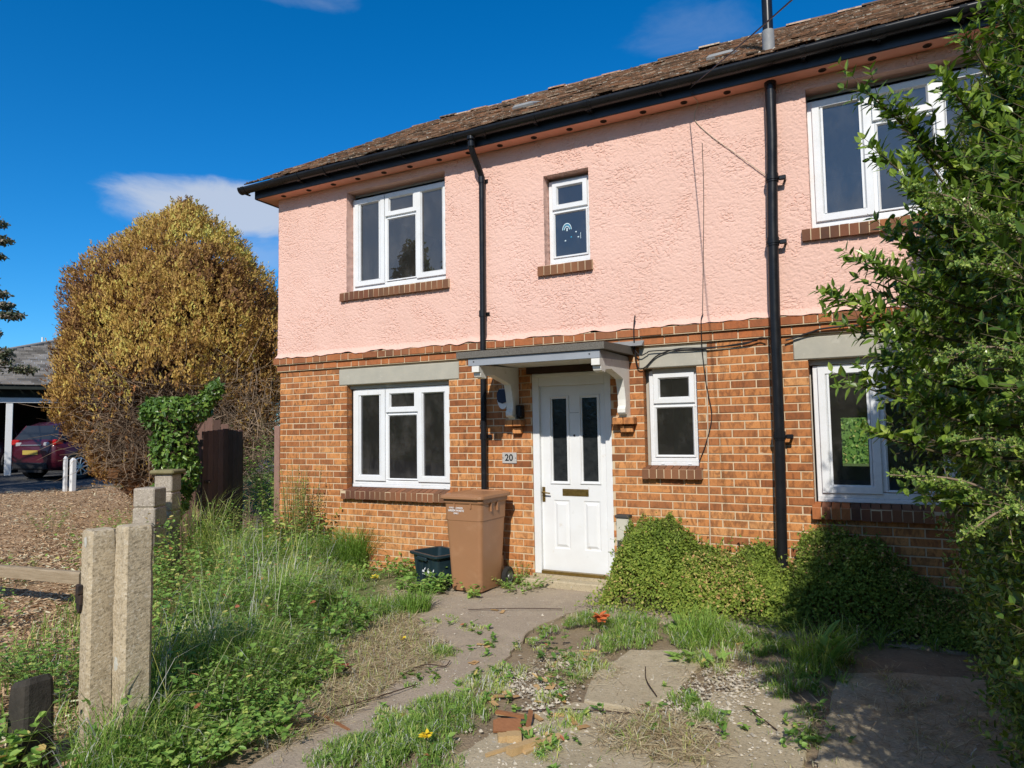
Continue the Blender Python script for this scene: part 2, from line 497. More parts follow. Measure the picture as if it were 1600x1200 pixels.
PATH = [(4.12, -4.9), (4.07, -4.03), (4.06, -3.77), (4.11, -3.31), (4.03, -2.77), (4.08, -2.22), (3.70, -2.02), (3.11, -1.45), (2.45, -0.95), (2.4, -0.6), (2.9, -0.2), (3.1, -0.02), (4.9, -0.02), (4.75, -0.35), (4.62, -0.62),
        (4.41, -0.96), (4.33, -1.54), (4.47, -2.09), (4.55, -2.48), (4.51, -2.85), (4.50, -3.36), (4.45, -3.88), (4.5, -4.9)]
SLAB_B = [(5.20, -1.66), (5.58, -1.48), (5.74, -1.75), (5.70, -2.26), (5.60, -2.66), (5.24, -2.66), (5.14, -2.2)]
SLAB_A = [(4.95, -4.9), (4.91, -3.66), (4.95, -3.05), (5.2, -2.70), (5.60, -2.69), (5.78, -3.2), (5.80, -4.9)]
SLAB_C = [(5.90, -2.14), (6.18, -1.98), (6.36, -2.15), (6.46, -2.40), (6.44, -2.91), (6.42, -4.9), (5.86, -4.9), (5.82, -2.9)]
SLAB_D = [(6.56, -1.55), (6.9, -1.38), (7.7, -1.2), (7.7, -4.9), (6.50, -4.9), (6.50, -2.9)]
APRON = [(4.78, -0.60), (5.4, -0.55), (6.3, -0.5), (7.4, -0.3), (7.4, -0.75), (6.3, -0.82), (5.3, -0.86), (4.55, -0.92)]

def ground_mat():
    m, t, b = newmat('ground')
    pos = node(t, 'ShaderNodeNewGeometry').outputs['Position']
    a = node(t, 'ShaderNodeAttribute', attribute_name='mulch').outputs['Fac']
    g = node(t, 'ShaderNodeAttribute', attribute_name='lawn').outputs['Fac']
    k = node(t, 'ShaderNodeAttribute', attribute_name='tarmac').outputs['Fac']
    n1 = noise(t, 2.5, 8, 0.65, pos)
    n2 = noise(t, 45, 6, 0.7, pos)
    soil = mixrgb(t, ramp(t, n1, [(0.3, 0.0), (0.7, 1.0)]), (0.17, 0.125, 0.085), (0.32, 0.245, 0.16))
    soil = mixrgb(t, ramp(t, n2, [(0.4, 0.0), (0.65, 0.6)]), soil, (0.36, 0.285, 0.19))
    vor = node(t, 'ShaderNodeTexVoronoi', {'Vector': node(t, 'ShaderNodeMapping', {'Vector': pos, 'Scale': (1, 2.2, 1)}).outputs[0], 'Scale': 26})
    mul = ramp(t, node(t, 'ShaderNodeSeparateColor', {0: vor.outputs['Color']}).outputs[0],
               [(0.0, (0.16, 0.095, 0.055)), (0.4, (0.34, 0.21, 0.115)), (0.8, (0.50, 0.34, 0.20)), (1.0, (0.60, 0.45, 0.29))])
    lawn = mixrgb(t, ramp(t, n2, [(0.35, 0.0), (0.65, 1.0)]), (0.07, 0.115, 0.03), (0.17, 0.20, 0.07))
    tar = mixrgb(t, ramp(t, n2, [(0.35, 0.0), (0.65, 1.0)]), (0.075, 0.075, 0.078), (0.13, 0.13, 0.13))
    c = mixrgb(t, a, soil, mul)
    c = mixrgb(t, g, c, lawn)
    c = mixrgb(t, k, c, tar)
    setc(t, b, c, 0.95, 0.1)
    bump(t, b, n2, 0.8, 0.02)
    return m
M['ground'] = ground_mat()

def axis(lo, hi, step, far, n):
    core = np.arange(lo, hi + 1e-6, step)
    e = np.geomspace(step, far, n)
    return np.concatenate([(lo - np.cumsum(e))[::-1], core, hi + np.cumsum(e)])
xs = axis(-8, 9, 0.07, 110, 40)
ys = axis(-6, 8, 0.07, 110, 40)
GX, GY = np.meshgrid(xs, ys)
h = smooth_noise(GX.shape, [2, 6, 18], [0.006, 0.012, 0.012], 3)
near = (GX > -9) & (GX < 9.2) & (GY > -7) & (GY < 9)
flat = np.zeros(GX.shape, bool)
for P_ in (PATH, SLAB_A, SLAB_B, SLAB_C, SLAB_D, APRON):
    flat |= inpoly(GX, GY, P_)
# soften the cut under the slabs
h = np.where(flat, -0.012 + 0.1 * h, h)
H = gz(GX, GY) + np.where(near, h, 0)
sd = left_of_boundary(GX, GY)
mulch = np.clip(np.where((sd < -0.2) & (GX > -9.5) & (GY < 3.5), 1, 0) * 1.0, 0, 1)
tarmac = np.where((GX <= -9.5) & (GX > -30) & (GY > -6) & (GY < 14), 1.0, 0.0)
tarmac = np.maximum(tarmac, np.where((GY < -9) & (GY > -14), 1.0, 0))
lawn = np.where((GY > 3.5) & (GX > -9) | (GY < -14) | (np.abs(GX) > 32) | (GY > 16), 1.0, 0.0)
lawn = np.maximum(lawn, np.where((sd > 0) & (GX < 3.2) & (GY < 0.3), 0.75, 0))
g = Geo()
ny, nx = GX.shape
idx = np.arange(ny * nx).reshape(ny, nx)
F = np.stack([idx[:-1, :-1], idx[:-1, 1:], idx[1:, 1:], idx[1:, :-1]], -1).reshape(-1, 4)
g.add(np.stack([GX, GY, H], -1), [F], smooth=True)
ground = g.build('ground', M['ground'])
for nm, arr in (('mulch', mulch), ('lawn', lawn), ('tarmac', tarmac)):
    at = ground.data.attributes.new(nm, 'FLOAT', 'POINT')
    at.data.foreach_set('value', arr.ravel().astype(np.float32))
tag(ground, kind='structure')

def concrete_mat(name, c1, c2, c3, peb):
    m, t, b = newmat(name)
    pos = node(t, 'ShaderNodeNewGeometry').outputs['Position']
    n1 = noise(t, 1.7, 8, 0.65, pos); n2 = noise(t, 70, 5, 0.7, pos); n3 = noise(t, 7, 7, 0.65, pos)
    c = mixrgb(t, ramp(t, n1, [(0.3, 0.0), (0.7, 1.0)]), c1, c2)
    c = mixrgb(t, ramp(t, n3, [(0.5, 0.0), (0.72, 0.7)]), c, c3)
    c = mixrgb(t, ramp(t, n2, [(0.3, 0.55), (0.48, 0.0)]), c, (0.05, 0.042, 0.035))
    v = node(t, 'ShaderNodeTexVoronoi', {'Vector': pos, 'Scale': 38.0})
    sel = node(t, 'ShaderNodeSeparateColor', {0: v.outputs['Color']}).outputs[0]
    spot = node(t, 'ShaderNodeMath', {0: ramp(t, v.outputs['Distance'], [(0.16, 1.0), (0.24, 0.0)]), 1: ramp(t, sel, [(peb, 0.0), (peb + .02, 1.0)])}, operation='MULTIPLY').outputs[0]
    c = mixrgb(t, spot, c, (0.62, 0.58, 0.50))
    setc(t, b, c, 0.92, 0.15)
    hh = node(t, 'ShaderNodeMath', {0: noise(t, 55, 8, 0.75, pos), 1: noise(t, 6, 5, 0.6, pos)}, operation='ADD').outputs[0]
    bump(t, b, hh, 0.7, 0.012)
    return m
M['path'] = concrete_mat('old dark concrete', (0.34, 0.275, 0.205), (0.42, 0.345, 0.26), (0.48, 0.395, 0.285), 0.90)
M['slab'] = concrete_mat('pale worn concrete', (0.42, 0.35, 0.235), (0.50, 0.425, 0.295), (0.31, 0.26, 0.17), 0.80)

def slab(name, poly, top, mat, seed, rough=0.05, cell=0.03):
    """concrete slab of irregular crumbling outline with a gently uneven top"""
    P_ = np.array(poly)
    pts = []
    gq = np.random.default_rng(seed)
    for i in range(len(P_)):
        a, b = P_[i], P_[(i + 1) % len(P_)]
        n = max(2, int(np.linalg.norm(b - a) / 0.06))
        for k in range(n):
            pts.append(a + (b - a) * k / n)
    pts = np.array(pts)
    ph = lump(np.c_[pts, np.zeros(len(pts))], 9, seed, 7) * rough * .6 + lump(np.c_[pts, np.zeros(len(pts))], 34, seed + 5, 7) * rough * .35
    ctr = pts.mean(0)
    nrm_ = pts - ctr; nrm_ /= np.linalg.norm(nrm_, axis=1)[:, None]
    pts = pts + nrm_ * ph[:, None]
    g = Geo()
    n = len(pts)
    z = top + 0.004 * lump(np.c_[pts, np.zeros(n)], 4, seed + 2)
    V = np.concatenate([np.c_[pts, z - 0.006], np.c_[pts - nrm_ * 0.012, z], np.c_[pts, z - 0.09]])
    i = np.arange(n); j = (i + 1) % n
    g.add(V, [np.stack([i, j, n + j, n + i], 1), np.stack([2 * n + i, 2 * n + j, j, i], 1)])
    g.F.append(np.arange(n, 2 * n)[None]); g.MI.append(np.zeros(1)); g.SM.append(np.zeros(1, bool))
    o = g.build(name, mat)
    return tag(o, kind='structure')
slab('path', PATH, 0.012, M['path'], 11)
slab('driveway', SLAB_B, 0.020, M['slab'], 12, 0.03)
slab('driveway', SLAB_A, 0.014, M['slab'], 13, 0.05)
slab('driveway', SLAB_C, 0.010, M['slab'], 14, 0.06)
slab('driveway', SLAB_D, 0.018, M['slab'], 15, 0.03)
slab('pavement', APRON, 0.014, M['path'], 16, 0.05)

# ================================================================= HOUSE
house = empty('brick_house', (0, 0, 0))
tag(house, 'two storey house with pink rendered upper wall above orange brickwork and a white front door', 'house')
XR = 12.0
# openings in the brick storey: x0, x1, z0, z1
OPEN_B = [(1.125, 2.615, 0.90, 2.175), (3.655, 4.53, 0.08, 2.25), (4.87, 5.385, 1.20, 2.175), (6.36, 7.86, 0.90, 2.175)]
LINTELS = [(1.006, 2.753), (4.835, 5.49), (6.243, 8.0)]

def brick_rows(g, x0, x1, z0, z1, y0, holes, xmap, seed, depth=0.10, mort_g=None, half=False):
    gq = np.random.default_rng(seed)
    L, Hh, J = 0.2277, 0.075, 0.010
    nrow = int(round((z1 - z0) / Hh))
    jt = J / 2
    for r in range(nrow):
        zb = z1 - (r + 1) * Hh + jt; zt = z1 - r * Hh - jt
        off = -(0.5 if r % 2 == 0 else 0.0) * L
        x = x0 + off
        while x < x1:
            a, b = max(x, x0) + (jt if x > x0 else 0), min(x + L, x1) - jt
            x += L
            segs = [(a, b)]
            for (hx0, hx1, hz0, hz1) in holes:
                if hz0 < zt - 0.01 and hz1 > zb + 0.01:
                    ns = []
                    for s0, s1 in segs:
                        if hx1 <= s0 or hx0 >= s1: ns.append((s0, s1)); continue
                        if hx0 - s0 > 0.02: ns.append((s0, hx0))
                        if s1 - hx1 > 0.02: ns.append((hx1, s1))
                    segs = ns
            for s0, s1 in segs:
                if s1 - s0 < 0.02: continue
                y = y0 + gq.normal(0, 0.0012)
                c = 0.004
                t = gq.normal(0, 0.0012, 4)
                V = [(s0, y + c + .001, zb), (s1, y + c + .001, zb), (s1, y + c + .001, zt), (s0, y + c + .001, zt),
                     (s0 + c, y + t[0], zb + c), (s1 - c, y + t[1], zb + c), (s1 - c, y + t[2], zt - c), (s0 + c, y + t[3], zt - c),
                     (s0, y0 + depth, zb), (s1, y0 + depth, zb), (s1, y0 + depth, zt), (s0, y0 + depth, zt)]
                F = [(4, 5, 6, 7), (0, 1, 5, 4), (1, 2, 6, 5), (2, 3, 7, 6), (3, 0, 4, 7), (8, 9, 1, 0), (9, 10, 2, 1), (10, 11, 3, 2), (11, 8, 0, 3)]
                V = np.array(V)
                if xmap: V = xmap(V)
                g.add(V, [F], 0, np.clip(gq.normal(0.56, 0.17) + (.24 if zt < .86 else 0) - (.25 if gq.random() < .06 else 0), 0, 1))

g = Geo()
brick_rows(g, 0.0, 8.6, -0.15, 2.40, 0.0, OPEN_B + [(a, b, 2.175, 2.385) for a, b in LINTELS], None, 5)
brick_rows(g, 8.6, XR, -0.15, 2.40, 0.0, [], None, 6)
# gable wall on the left
brick_rows(g, 0.10, 7.0, -0.15, 2.40, 0.0, [], lambda V: np.c_[V[:, 1], V[:, 0], V[:, 2]], 9)
g.build('wall', M['brick'], house)['label'] = 'orange rustic brick lower wall'
# mortar: slabs between the openings, 6 mm behind the brick faces
g = Geo()
def mort(x0, x1, z0, z1): g.box(x0, x1, 0.0055, 0.105, z0, z1)
cuts = sorted(OPEN_B)
edges = [0.0055] + [v for o in cuts for v in (o[0] + .004, o[1] - .004)] + [XR]
x = 0.0055
for o in cuts:
    mort(x, o[0] - 0.004, -0.2, 2.398)
    x = o[1] + 0.004
mort(x, XR, -0.2, 2.398)
for o in cuts:
    if o[2] > 0.1: mort(o[0] - .004, o[1] + .004, -0.2, o[2] - 0.004)
    mort(o[0] - .004, o[1] + .004, o[3] + 0.006, 2.398)
g.box(0.0055, 0.105, 0.105, 7.0, -0.2, 2.398)
g.build('mortar', M['mortar'], house)
# corbel courses between brick and render
g = Geo()
gq = np.random.default_rng(21)
x = -0.03
while x < XR:
    w = gq.choice([0.2277, 0.2277, 0.115])
    g.box(x, min(x + w - .010, XR), -0.030 + gq.normal(0, .0015), 0.06, 2.409, 2.483, rnd=np.clip(gq.normal(.6, .2), 0, 1), bev=.004)
    x += w
x = -0.06
while x < XR:
    w = gq.choice([0.115, 0.115, 0.2277])
    g.box(x, min(x + w - .010, XR), -0.062 + gq.normal(0, .0025), 0.06, 2.494, 2.568 + gq.normal(0, .002), rnd=np.clip(gq.normal(.4, .25), 0, 1), bev=.004)
    x += w
for y0 in (0.0,):
    y = 0.07
    while y < 7:
        g.box(-0.03, 0.05, y, y + .218, 2.409, 2.483, rnd=gq.random(), bev=.004)
        g.box(-0.06, 0.05, y, y + .218, 2.494, 2.568, rnd=gq.random(), bev=.004)
        y += .2277
g.box(-0.026, XR, -0.024, 0.06, 2.402, 2.486, 1); g.box(-0.056, XR, -0.055, 0.06, 2.488, 2.57, 1)
g.box(-0.024, 0.05, 0.062, 7, 2.402, 2.486, 1); g.box(-0.054, 0.05, 0.062, 7, 2.488, 2.57, 1)
# mortar fillets and broken lumps on the top course
for i in range(46):
    xx = gq.uniform(-0.05, 8.2)
    g.add(np.array([(xx - .04, -.062, 2.566), (xx + .05, -.062, 2.566), (xx + .04, -.02, 2.566), (xx - .03, -.02, 2.566), (xx + gq.uniform(-.02, .02), -.045, 2.566 + gq.uniform(.01, .024))]),
          [[(0, 1, 4), (1, 2, 4), (2, 3, 4), (3, 0, 4)]], 1)
g.build('corbel', [M['corbel_brick'], M['mortar']], house)
# concrete lintels
for a, b in LINTELS:
    g = Geo().box(a, b, -0.008, 0.06, 2.182, 2.378, bev=0.008).box(a + .11, b - .11, 0.062, 0.14, 2.135, 2.30)
    o = g.build('lintel', [M['concrete_lintel']], house)
# dark brown strip over the door head
Geo().box(3.60, 4.62, -0.012, 0.05, 2.19, 2.262).build('door_head_strip', M['dark_wood'], house)

# --- pink roughcast wall (real relief, about 5 mm)
OPEN_R = [(1.145, 2.605, 3.33, 4.60), (3.85, 4.36, 3.33, 4.297), (6.435, 7.86, 3.33, 4.60)]
step = 0.0082
X = np.arange(-0.022, 8.30, step); X = np.concatenate([X, np.arange(8.36, XR, 0.07), [XR]])
Z = np.arange(2.575, 4.705, step)
for o in OPEN_R:
    for v in o[:2]: X[np.argmin(abs(X - v))] = v
    for v in o[2:]: Z[np.argmin(abs(Z - v))] = v
f1 = smooth_noise((len(Z), len(X)), [(0.95, 1.5), (2.2, 3.2)], [0.9, 0.4], 31)
f2 = smooth_noise((len(Z), len(X)), [(0.8, 1.2)], [1.0], 36)
f3 = smooth_noise((len(Z), len(X)), [9], [1.0], 37)
worm = np.exp(-(f1 / .30) ** 2) * np.clip(.75 + .45 * f3, .15, 1.3)
relief = -0.0056 * worm - 0.0022 * np.clip(f2 - .9, 0, 2) + 0.0011 * f2 + 0.0005 * smooth_noise((len(Z), len(X)), [0.45], [1.0], 32) + 0.003 * smooth_noise((len(Z), len(X)), [30], [1.0], 33)
XX, ZZ = np.meshgrid(X, Z)
flare = 0.050 * np.clip((2.645 - ZZ) / 0.07, 0, 1) ** 1.8
edgew = 0.007 * smooth_noise((1, len(X)), [(1, 5)], [1.0], 34)[0]
ZZ = np.where(ZZ < 2.60, ZZ + edgew[None] * np.clip((2.60 - ZZ) / 0.025, 0, 1), ZZ)
YY = -0.020 - flare - relief
xc = (X[:-1] + X[1:]) / 2; zc = (Z[:-1] + Z[1:]) / 2
keep = np.ones((len(zc), len(xc)), bool)
for o in OPEN_R:
    keep &= ~((zc[:, None] > o[2]) & (zc[:, None] < o[3]) & (xc[None] > o[0]) & (xc[None] < o[1]))
idx = np.arange(XX.size).reshape(XX.shape)
F = np.stack([idx[:-1, :-1], idx[:-1, 1:], idx[1:, 1:], idx[1:, :-1]], -1)[keep]
g = Geo().add(np.stack([XX, YY, ZZ], -1), [F], smooth=False)
def relief_strip(P0, du, dv, nu, nv, nrm_v, amp, seed, bend=None):
    """small rough sheet for reveals and the gable"""
    a = np.linspace(0, 1, nu); b = np.linspace(0, 1, nv)
    A, B = np.meshgrid(a, b)
    f = amp * np.clip(smooth_noise(A.shape, [1.2, 3], [.8, .5], seed), -2, 1.2)
    V = np.array(P0) + A[..., None] * np.array(du) + B[..., None] * np.array(dv) + f[..., None] * np.array(nrm_v)
    ii = np.arange(A.size).reshape(A.shape)
    F = np.stack([ii[:-1, :-1], ii[:-1, 1:], ii[1:, 1:], ii[1:, :-1]], -1).reshape(-1, 4)
    g.add(V, [F], smooth=True)
for o in OPEN_R:
    relief_strip((o[0], -0.021, o[2]), (0, 0, o[3] - o[2]), (0, 0.16, 0), 90, 9, (1, 0, 0), .002, 41)
    relief_strip((o[1], -0.021, o[2]), (0, 0, o[3] - o[2]), (0, 0.16, 0), 90, 9, (-1, 0, 0), .002, 42)
    relief_strip((o[0], -0.021, o[3]), (o[1] - o[0], 0, 0), (0, 0.16, 0), 100, 9, (0, 0, -1), .002, 43)
    relief_strip((o[0], -0.021, o[2] - .03), (o[1] - o[0], 0, 0), (0, 0.16, 0.0), 100, 9, (0, 0, 1), .001, 44)
relief_strip((-0.022, -0.02, 2.575), (0, 7.0, 0), (0, 0, 2.13), 180, 90, (-1, 0, 0), .003, 45)
relief_strip((-0.06, -0.07, 2.573), (0, 7.0, 0), (0.04, 0.05, 0.06), 180, 4, (-1, 0, 0), .001, 46)
g.add([(-.022, -0.02, 4.7), (-.022, 7.0, 4.7), (-.022, 3.5, 6.9)], [[(0, 1, 2)]])
g.add([(-.022, 7.0, -0.1), (XR, 7.0, -0.1), (XR, 7.0, 4.7), (-.022, 7.0, 4.7), (6.35, 7.0, 0.8), (6.9, 7.0, 0.8), (6.9, 7.0, 1.8), (6.35, 7.0, 1.8)],
      [[(0, 1, 5, 4), (1, 2, 6, 5), (2, 3, 7, 6), (3, 0, 4, 7)]])
g.add([(XR, -.02, -.1), (XR, 7, -.1), (XR, 7, 4.7), (XR, 3.5, 6.9), (XR, -.02, 4.7)], [[(0, 1, 2, 3, 4)]])
g.build('wall', M['render'], house)['label'] = 'pink roughcast render on the upper storey'

# --- eaves: soffit, vents, fascia, gutter
Geo().box(-0.24, XR, -0.205, -0.024, 4.700, 4.712).box(-0.24, -0.026, -0.024, 7.0, 4.700, 4.712).build('soffit', M['soffit'], house)
for i, xx in enumerate([0.16, 0.60, 1.01, 1.40, 1.80, 2.18, 2.59, 2.98, 3.38, 3.79, 4.20, 4.57, 4.98, 5.38, 5.78, 6.585, 6.97, 7.37, 7.77, 8.17]):
    g = Geo()
    th = np.arange(16) * 2 * math.pi / 16
    o_ = np.c_[xx + .033 * np.cos(th), -.112 + .033 * np.sin(th)]; i_ = np.c_[xx + .022 * np.cos(th), -.112 + .022 * np.sin(th)]
    V = np.concatenate([np.c_[o_, np.full(16, 4.7)], np.c_[o_, np.full(16, 4.694)], np.c_[i_, np.full(16, 4.693)], np.c_[i_, np.full(16, 4.6985)]])
    g.add(V, [[(k * 16 + a, k * 16 + (a + 1) % 16, k * 16 + 16 + (a + 1) % 16, k * 16 + 16 + a) for k in range(3) for a in range(16)], [tuple(range(48, 64))]])
    for a in (-.012, .0, .012):
        g.box(xx - .02, xx + .02, -.112 + a - .002, -.112 + a + .002, 4.692, 4.698)
    g.build('soffit_vent', M['dark_wood'], house)
# fascia boards (front and the short return along the verge)
Geo().box(-0.245, XR, -0.228, -0.207, 4.690, 4.850, bev=.004).box(-0.252, -0.232, -0.206, 6.9, 4.690, 4.740).build('fascia', M['black_paint'], house)
# bargeboard up the gable
g = Geo()
g.prism([(-0.205, 4.741), (-0.205, 4.86), (3.5, 7.06), (7.2, 4.86), (7.2, 4.74), (3.5, 6.90)], 'x', -0.262, -0.240)
g.build('bargeboard', M['black_paint'], house)
# half-round gutter
g = Geo()
th = np.linspace(math.pi, 2 * math.pi, 13)
prof = [(-0.300 + .066 * math.cos(a), 4.832 + .070 * math.sin(a)) for a in th]
inn = [(-0.300 + .062 * math.cos(a), 4.832 + .066 * math.sin(a)) for a in th[::-1]]
xsn = np.linspace(-0.40, XR, 60)
sag = 0.003 * np.sin(xsn * 1.9)
P = np.array(prof + inn); n = len(P)
V = np.concatenate([np.c_[np.full(n, a), P[:, 0], P[:, 1] + s] for a, s in zip(xsn, sag)])
g.add(V, [[(i * n + j, i * n + (j + 1) % n, (i + 1) * n + (j + 1) % n, (i + 1) * n + j) for i in range(len(xsn) - 1) for j in range(n)]], smooth=True)
g.add(np.array([(-0.402, p[0], p[1]) for p in prof] + [(-0.402, -0.366, 4.832)]), [[tuple(range(13))]])
g.add(np.array([(-0.41, -0.300 + .072 * math.cos(a), 4.832 + .076 * math.sin(a)) for a in th] + [(-0.37, -0.300 + .072 * math.cos(a), 4.832 + .076 * math.sin(a)) for a in th]),
      [[(i, i + 1, 14 + i, 13 + i) for i in range(12)], [tuple(range(13))]])
for xx, w in ((0.62, .05), (1.55, .05), (2.9, .07), (3.28, .07), (4.47, .04), (4.5, .03), (6.45, .04), (7.02, .1), (5.2, .03), (3.9, .03), (2.2, .03), (1.05, .03), (-0.33, .06), (7.6, .05)):
    V = []
    for a_ in (xx - w / 2, xx + w / 2):
        V += [(a_, -0.300 + .0735 * math.cos(a), 4.832 + .077 * math.sin(a)) for a in th]
    g.add(V, [[(i, i + 1, 14 + i, 13 + i) for i in range(12)], [tuple(range(12, -1, -1))], [tuple(range(13, 26))]])
    g.box(xx - .012, xx + .012, -.30, -.226, 4.748, 4.765)
g.build('gutter', M['black_plastic'], house)

# --- downpipe with swan neck
g = Geo()
g.tube([(3.125, -.295, 4.79), (3.125, -.295, 4.69), (3.125, -.29, 4.655), (3.125, -.25, 4.60), (3.125, -.11, 4.455), (3.125, -.078, 4.41), (3.125, -.075, 4.37), (3.118, -.075, 3.2), (3.108, -.075, 1.6), (3.104, -.075, 0.10)], .0335, 12)
g.tube([(3.125, -.297, 4.79), (3.125, -.297, 4.745)], .05, 14); g.tube([(3.125, -.296, 4.725), (3.125, -.294, 4.67)], .041, 14)
for z in (4.37, 2.876, 1.535):
    g.tube([(3.122 - (4.4 - z) * .006, -.075, z + .035), (3.122 - (4.4 - z) * .006, -.075, z - .035)], .040, 14)
    g.box(3.06, 3.175, -.03, -.012, z - .02, z + .02)
g.build('downpipe', M['black_plastic'], house)
# --- soil pipe, through the eaves and up past the roof
g = Geo()
g.tube([(6.155, -.105, 4.70), (6.150, -.10, 4.2), (6.125, -.10, 3.4), (6.112, -.10, 2.6), (6.108, -.10, 1.5), (6.088, -.12, 0.30), (6.085, -.12, -0.05)], .047, 16)
for z, xx in ((3.813, 6.138), (3.235, 6.122), (1.51, 6.108)):
    g.tube([(xx, -.10, z + .045), (xx, -.10, z - .03)], .054, 16)
    g.tube([(xx, -.10, z + .012), (xx, -.10, z - .012)], .060, 16)
    g.box(xx + .055, xx + .115, -.115, -.085, z - .022, z + .018, bev=.006)
    g.tube([(xx + .10, -.10, z), (xx + .10, -.01, z)], .012, 8)
g.tube([(6.155, -.105, 4.70), (6.155, -.105, 4.67)], .052, 16)
g.build('soil_pipe', M['black_plastic'], house)
g = Geo().tube([(6.155, -.105, 5.05), (6.155, -.105, 7.2)], .046, 16)
p_up = g.build('soil_pipe', M['black_plastic'], house)
Geo().tube([(6.155, -.105, 4.80), (6.155, -.105, 5.18)], .053, 16).build('pipe_sleeve', M['lead'], p_up)

# --- roof
SL = 0.602
g = Geo()
gq = np.random.default_rng(77)
e0 = np.array([-0.335, 4.842])
cs, sn = 1 / math.hypot(1, SL), SL / math.hypot(1, SL)
nr = 44
lr = 3.85 / cs / nr
for r in range(nr):
    x = -0.30 - (0.08 if r % 2 else 0)
    while x < XR:
        w = 0.163
        x0, x1 = max(x, -0.30) + .002, min(x + w - .004, XR)
        s0 = r * lr - 0.012 + gq.normal(0, .006); s1 = (r + 1) * lr + 0.03
        lift = 0.028 + abs(gq.normal(0, .008)); tl = gq.normal(0, .004)
        def PT(xx, s, hgt): return (xx, e0[0] + s * cs - hgt * sn, e0[1] + s * sn + hgt * cs)
        V = [PT(x0, s0, lift), PT(x1, s0, lift + tl), PT(x1, s1, .010), PT(x0, s1, .008), PT(x0, s0, lift - .013), PT(x1, s0, lift - .013 + tl)]
        g.add(V, [[(0, 1, 2, 3), (4, 5, 1, 0)], [(0, 3, 4), (1, 5, 2)]], 0, np.clip(gq.normal(.5, .27), 0, 1))
        if r == 0 or gq.random() < .05:   # moss cushions
            mx_ = gq.uniform(x0, x1); ms = s0 + gq.uniform(0, .04); q = gq.uniform(.012, .026)
            ang = np.arange(6) * 1.047
            Vm = [PT(mx_ + q * math.cos(a), ms + q * math.sin(a), lift - .002) for a in ang] + [PT(mx_, ms, lift + q * .8)]
            g.add(Vm, [[(i, (i + 1) % 6, 6) for i in range(6)]], 0, .1)
        x += w
g.add([(-.28, e0[0] + .02, e0[1] - .01), (XR, e0[0] + .02, e0[1] - .01), (XR, 3.5, 7.13), (-.28, 3.5, 7.13)], [[(0, 1, 2, 3)]], 0, .2)
g.add([(-.30, 3.5, 7.16), (XR, 3.5, 7.16), (XR, 7.33, 4.85), (-.30, 7.33, 4.85)], [[(0, 1, 2, 3)]], 0, .5)
x = -0.31
while x < XR:       # ridge tiles
    w = gq.uniform(.28, .33); zz = 7.115 + gq.normal(0, .010)
    th = np.linspace(0.15, math.pi - .15, 7)
    V = [(a, 3.5 + .11 * math.cos(t), zz + .075 * math.sin(t) + (0.01 if a == x else 0)) for a in (x, x + w) for t in th]
    g.add(V, [[(i, i + 1, 8 + i, 7 + i) for i in range(6)], [tuple(range(7))], [tuple(range(13, 6, -1))]], 0, gq.random())
    x += w + .004
roof = g.build('roof', M['tile'], house)
for xx, s in ((3.28, 1.30), (5.62, 1.15)):
    g = Geo()
    def PT(a, s_, hgt): return (xx + a, e0[0] + s_ * cs - hgt * sn, e0[1] + s_ * sn + hgt * cs)
    V = [PT(-.14, s - .10, .02), PT(.14, s - .10, .02), PT(.14, s - .10, .055), PT(-.14, s - .10, .055), PT(-.11, s - .07, .075), PT(.11, s - .07, .075),
         PT(.14, s + .2, .03), PT(-.14, s + .2, .03)]
    g.add(V, [[(0, 1, 2, 3), (3, 2, 5, 4), (4, 5, 6, 7)], [(1, 6, 2), (2, 6, 5), (0, 3, 7), (3, 4, 7)]])
    g.build('roof_vent', M['lead'], roof)

# --- windows
def sill_geo(x0, x1, z0, z1, ytop_back, seed, slope=0.03):
    g = Geo(); gq = np.random.default_rng(seed)
    n = max(3, int(round((x1 - x0) / 0.0755)))
    w = (x1 - x0) / n
    for i in range(n):
        a, b = x0 + i * w + .004, x0 + (i + 1) * w - .004
        y0 = -0.062 + gq.normal(0, .0015); dz = gq.normal(0, .0015)
        V = [(a, y0, z0 + dz), (b, y0, z0 + dz), (b, ytop_back, z0 + slope), (a, ytop_back, z0 + slope),
             (a, y0 + .004, z1 - .006 + dz), (b, y0 + .004, z1 - .006 + dz), (b, ytop_back, z1 + slope), (a, ytop_back, z1 + slope),
             (a, y0 + .012, z1 + dz), (b, y0 + .012, z1 + dz)]
        g.add(V, [[(0, 3, 2, 1), (0, 1, 5, 4), (4, 5, 9, 8), (8, 9, 6, 7), (2, 3, 7, 6)]], 0, np.clip(gq.choice([.1, .3, .5, .65, .95], p=[.25, .25, .25, .15, .1]) + gq.normal(0, .08), 0, 1))
        g.add([V[0], V[4], V[8], V[7], V[3]], [[(0, 1, 2, 3, 4)]], 0, .5)
        g.add([V[1], V[2], V[6], V[9], V[5]], [[(0, 1, 2, 3, 4)]], 0, .5)
    g.box(x0 + .003, x1 - .003, -.056, ytop_back, z0 + .006, z1 - .003, 1)
    return g
YF, YG = 0.070, 0.100
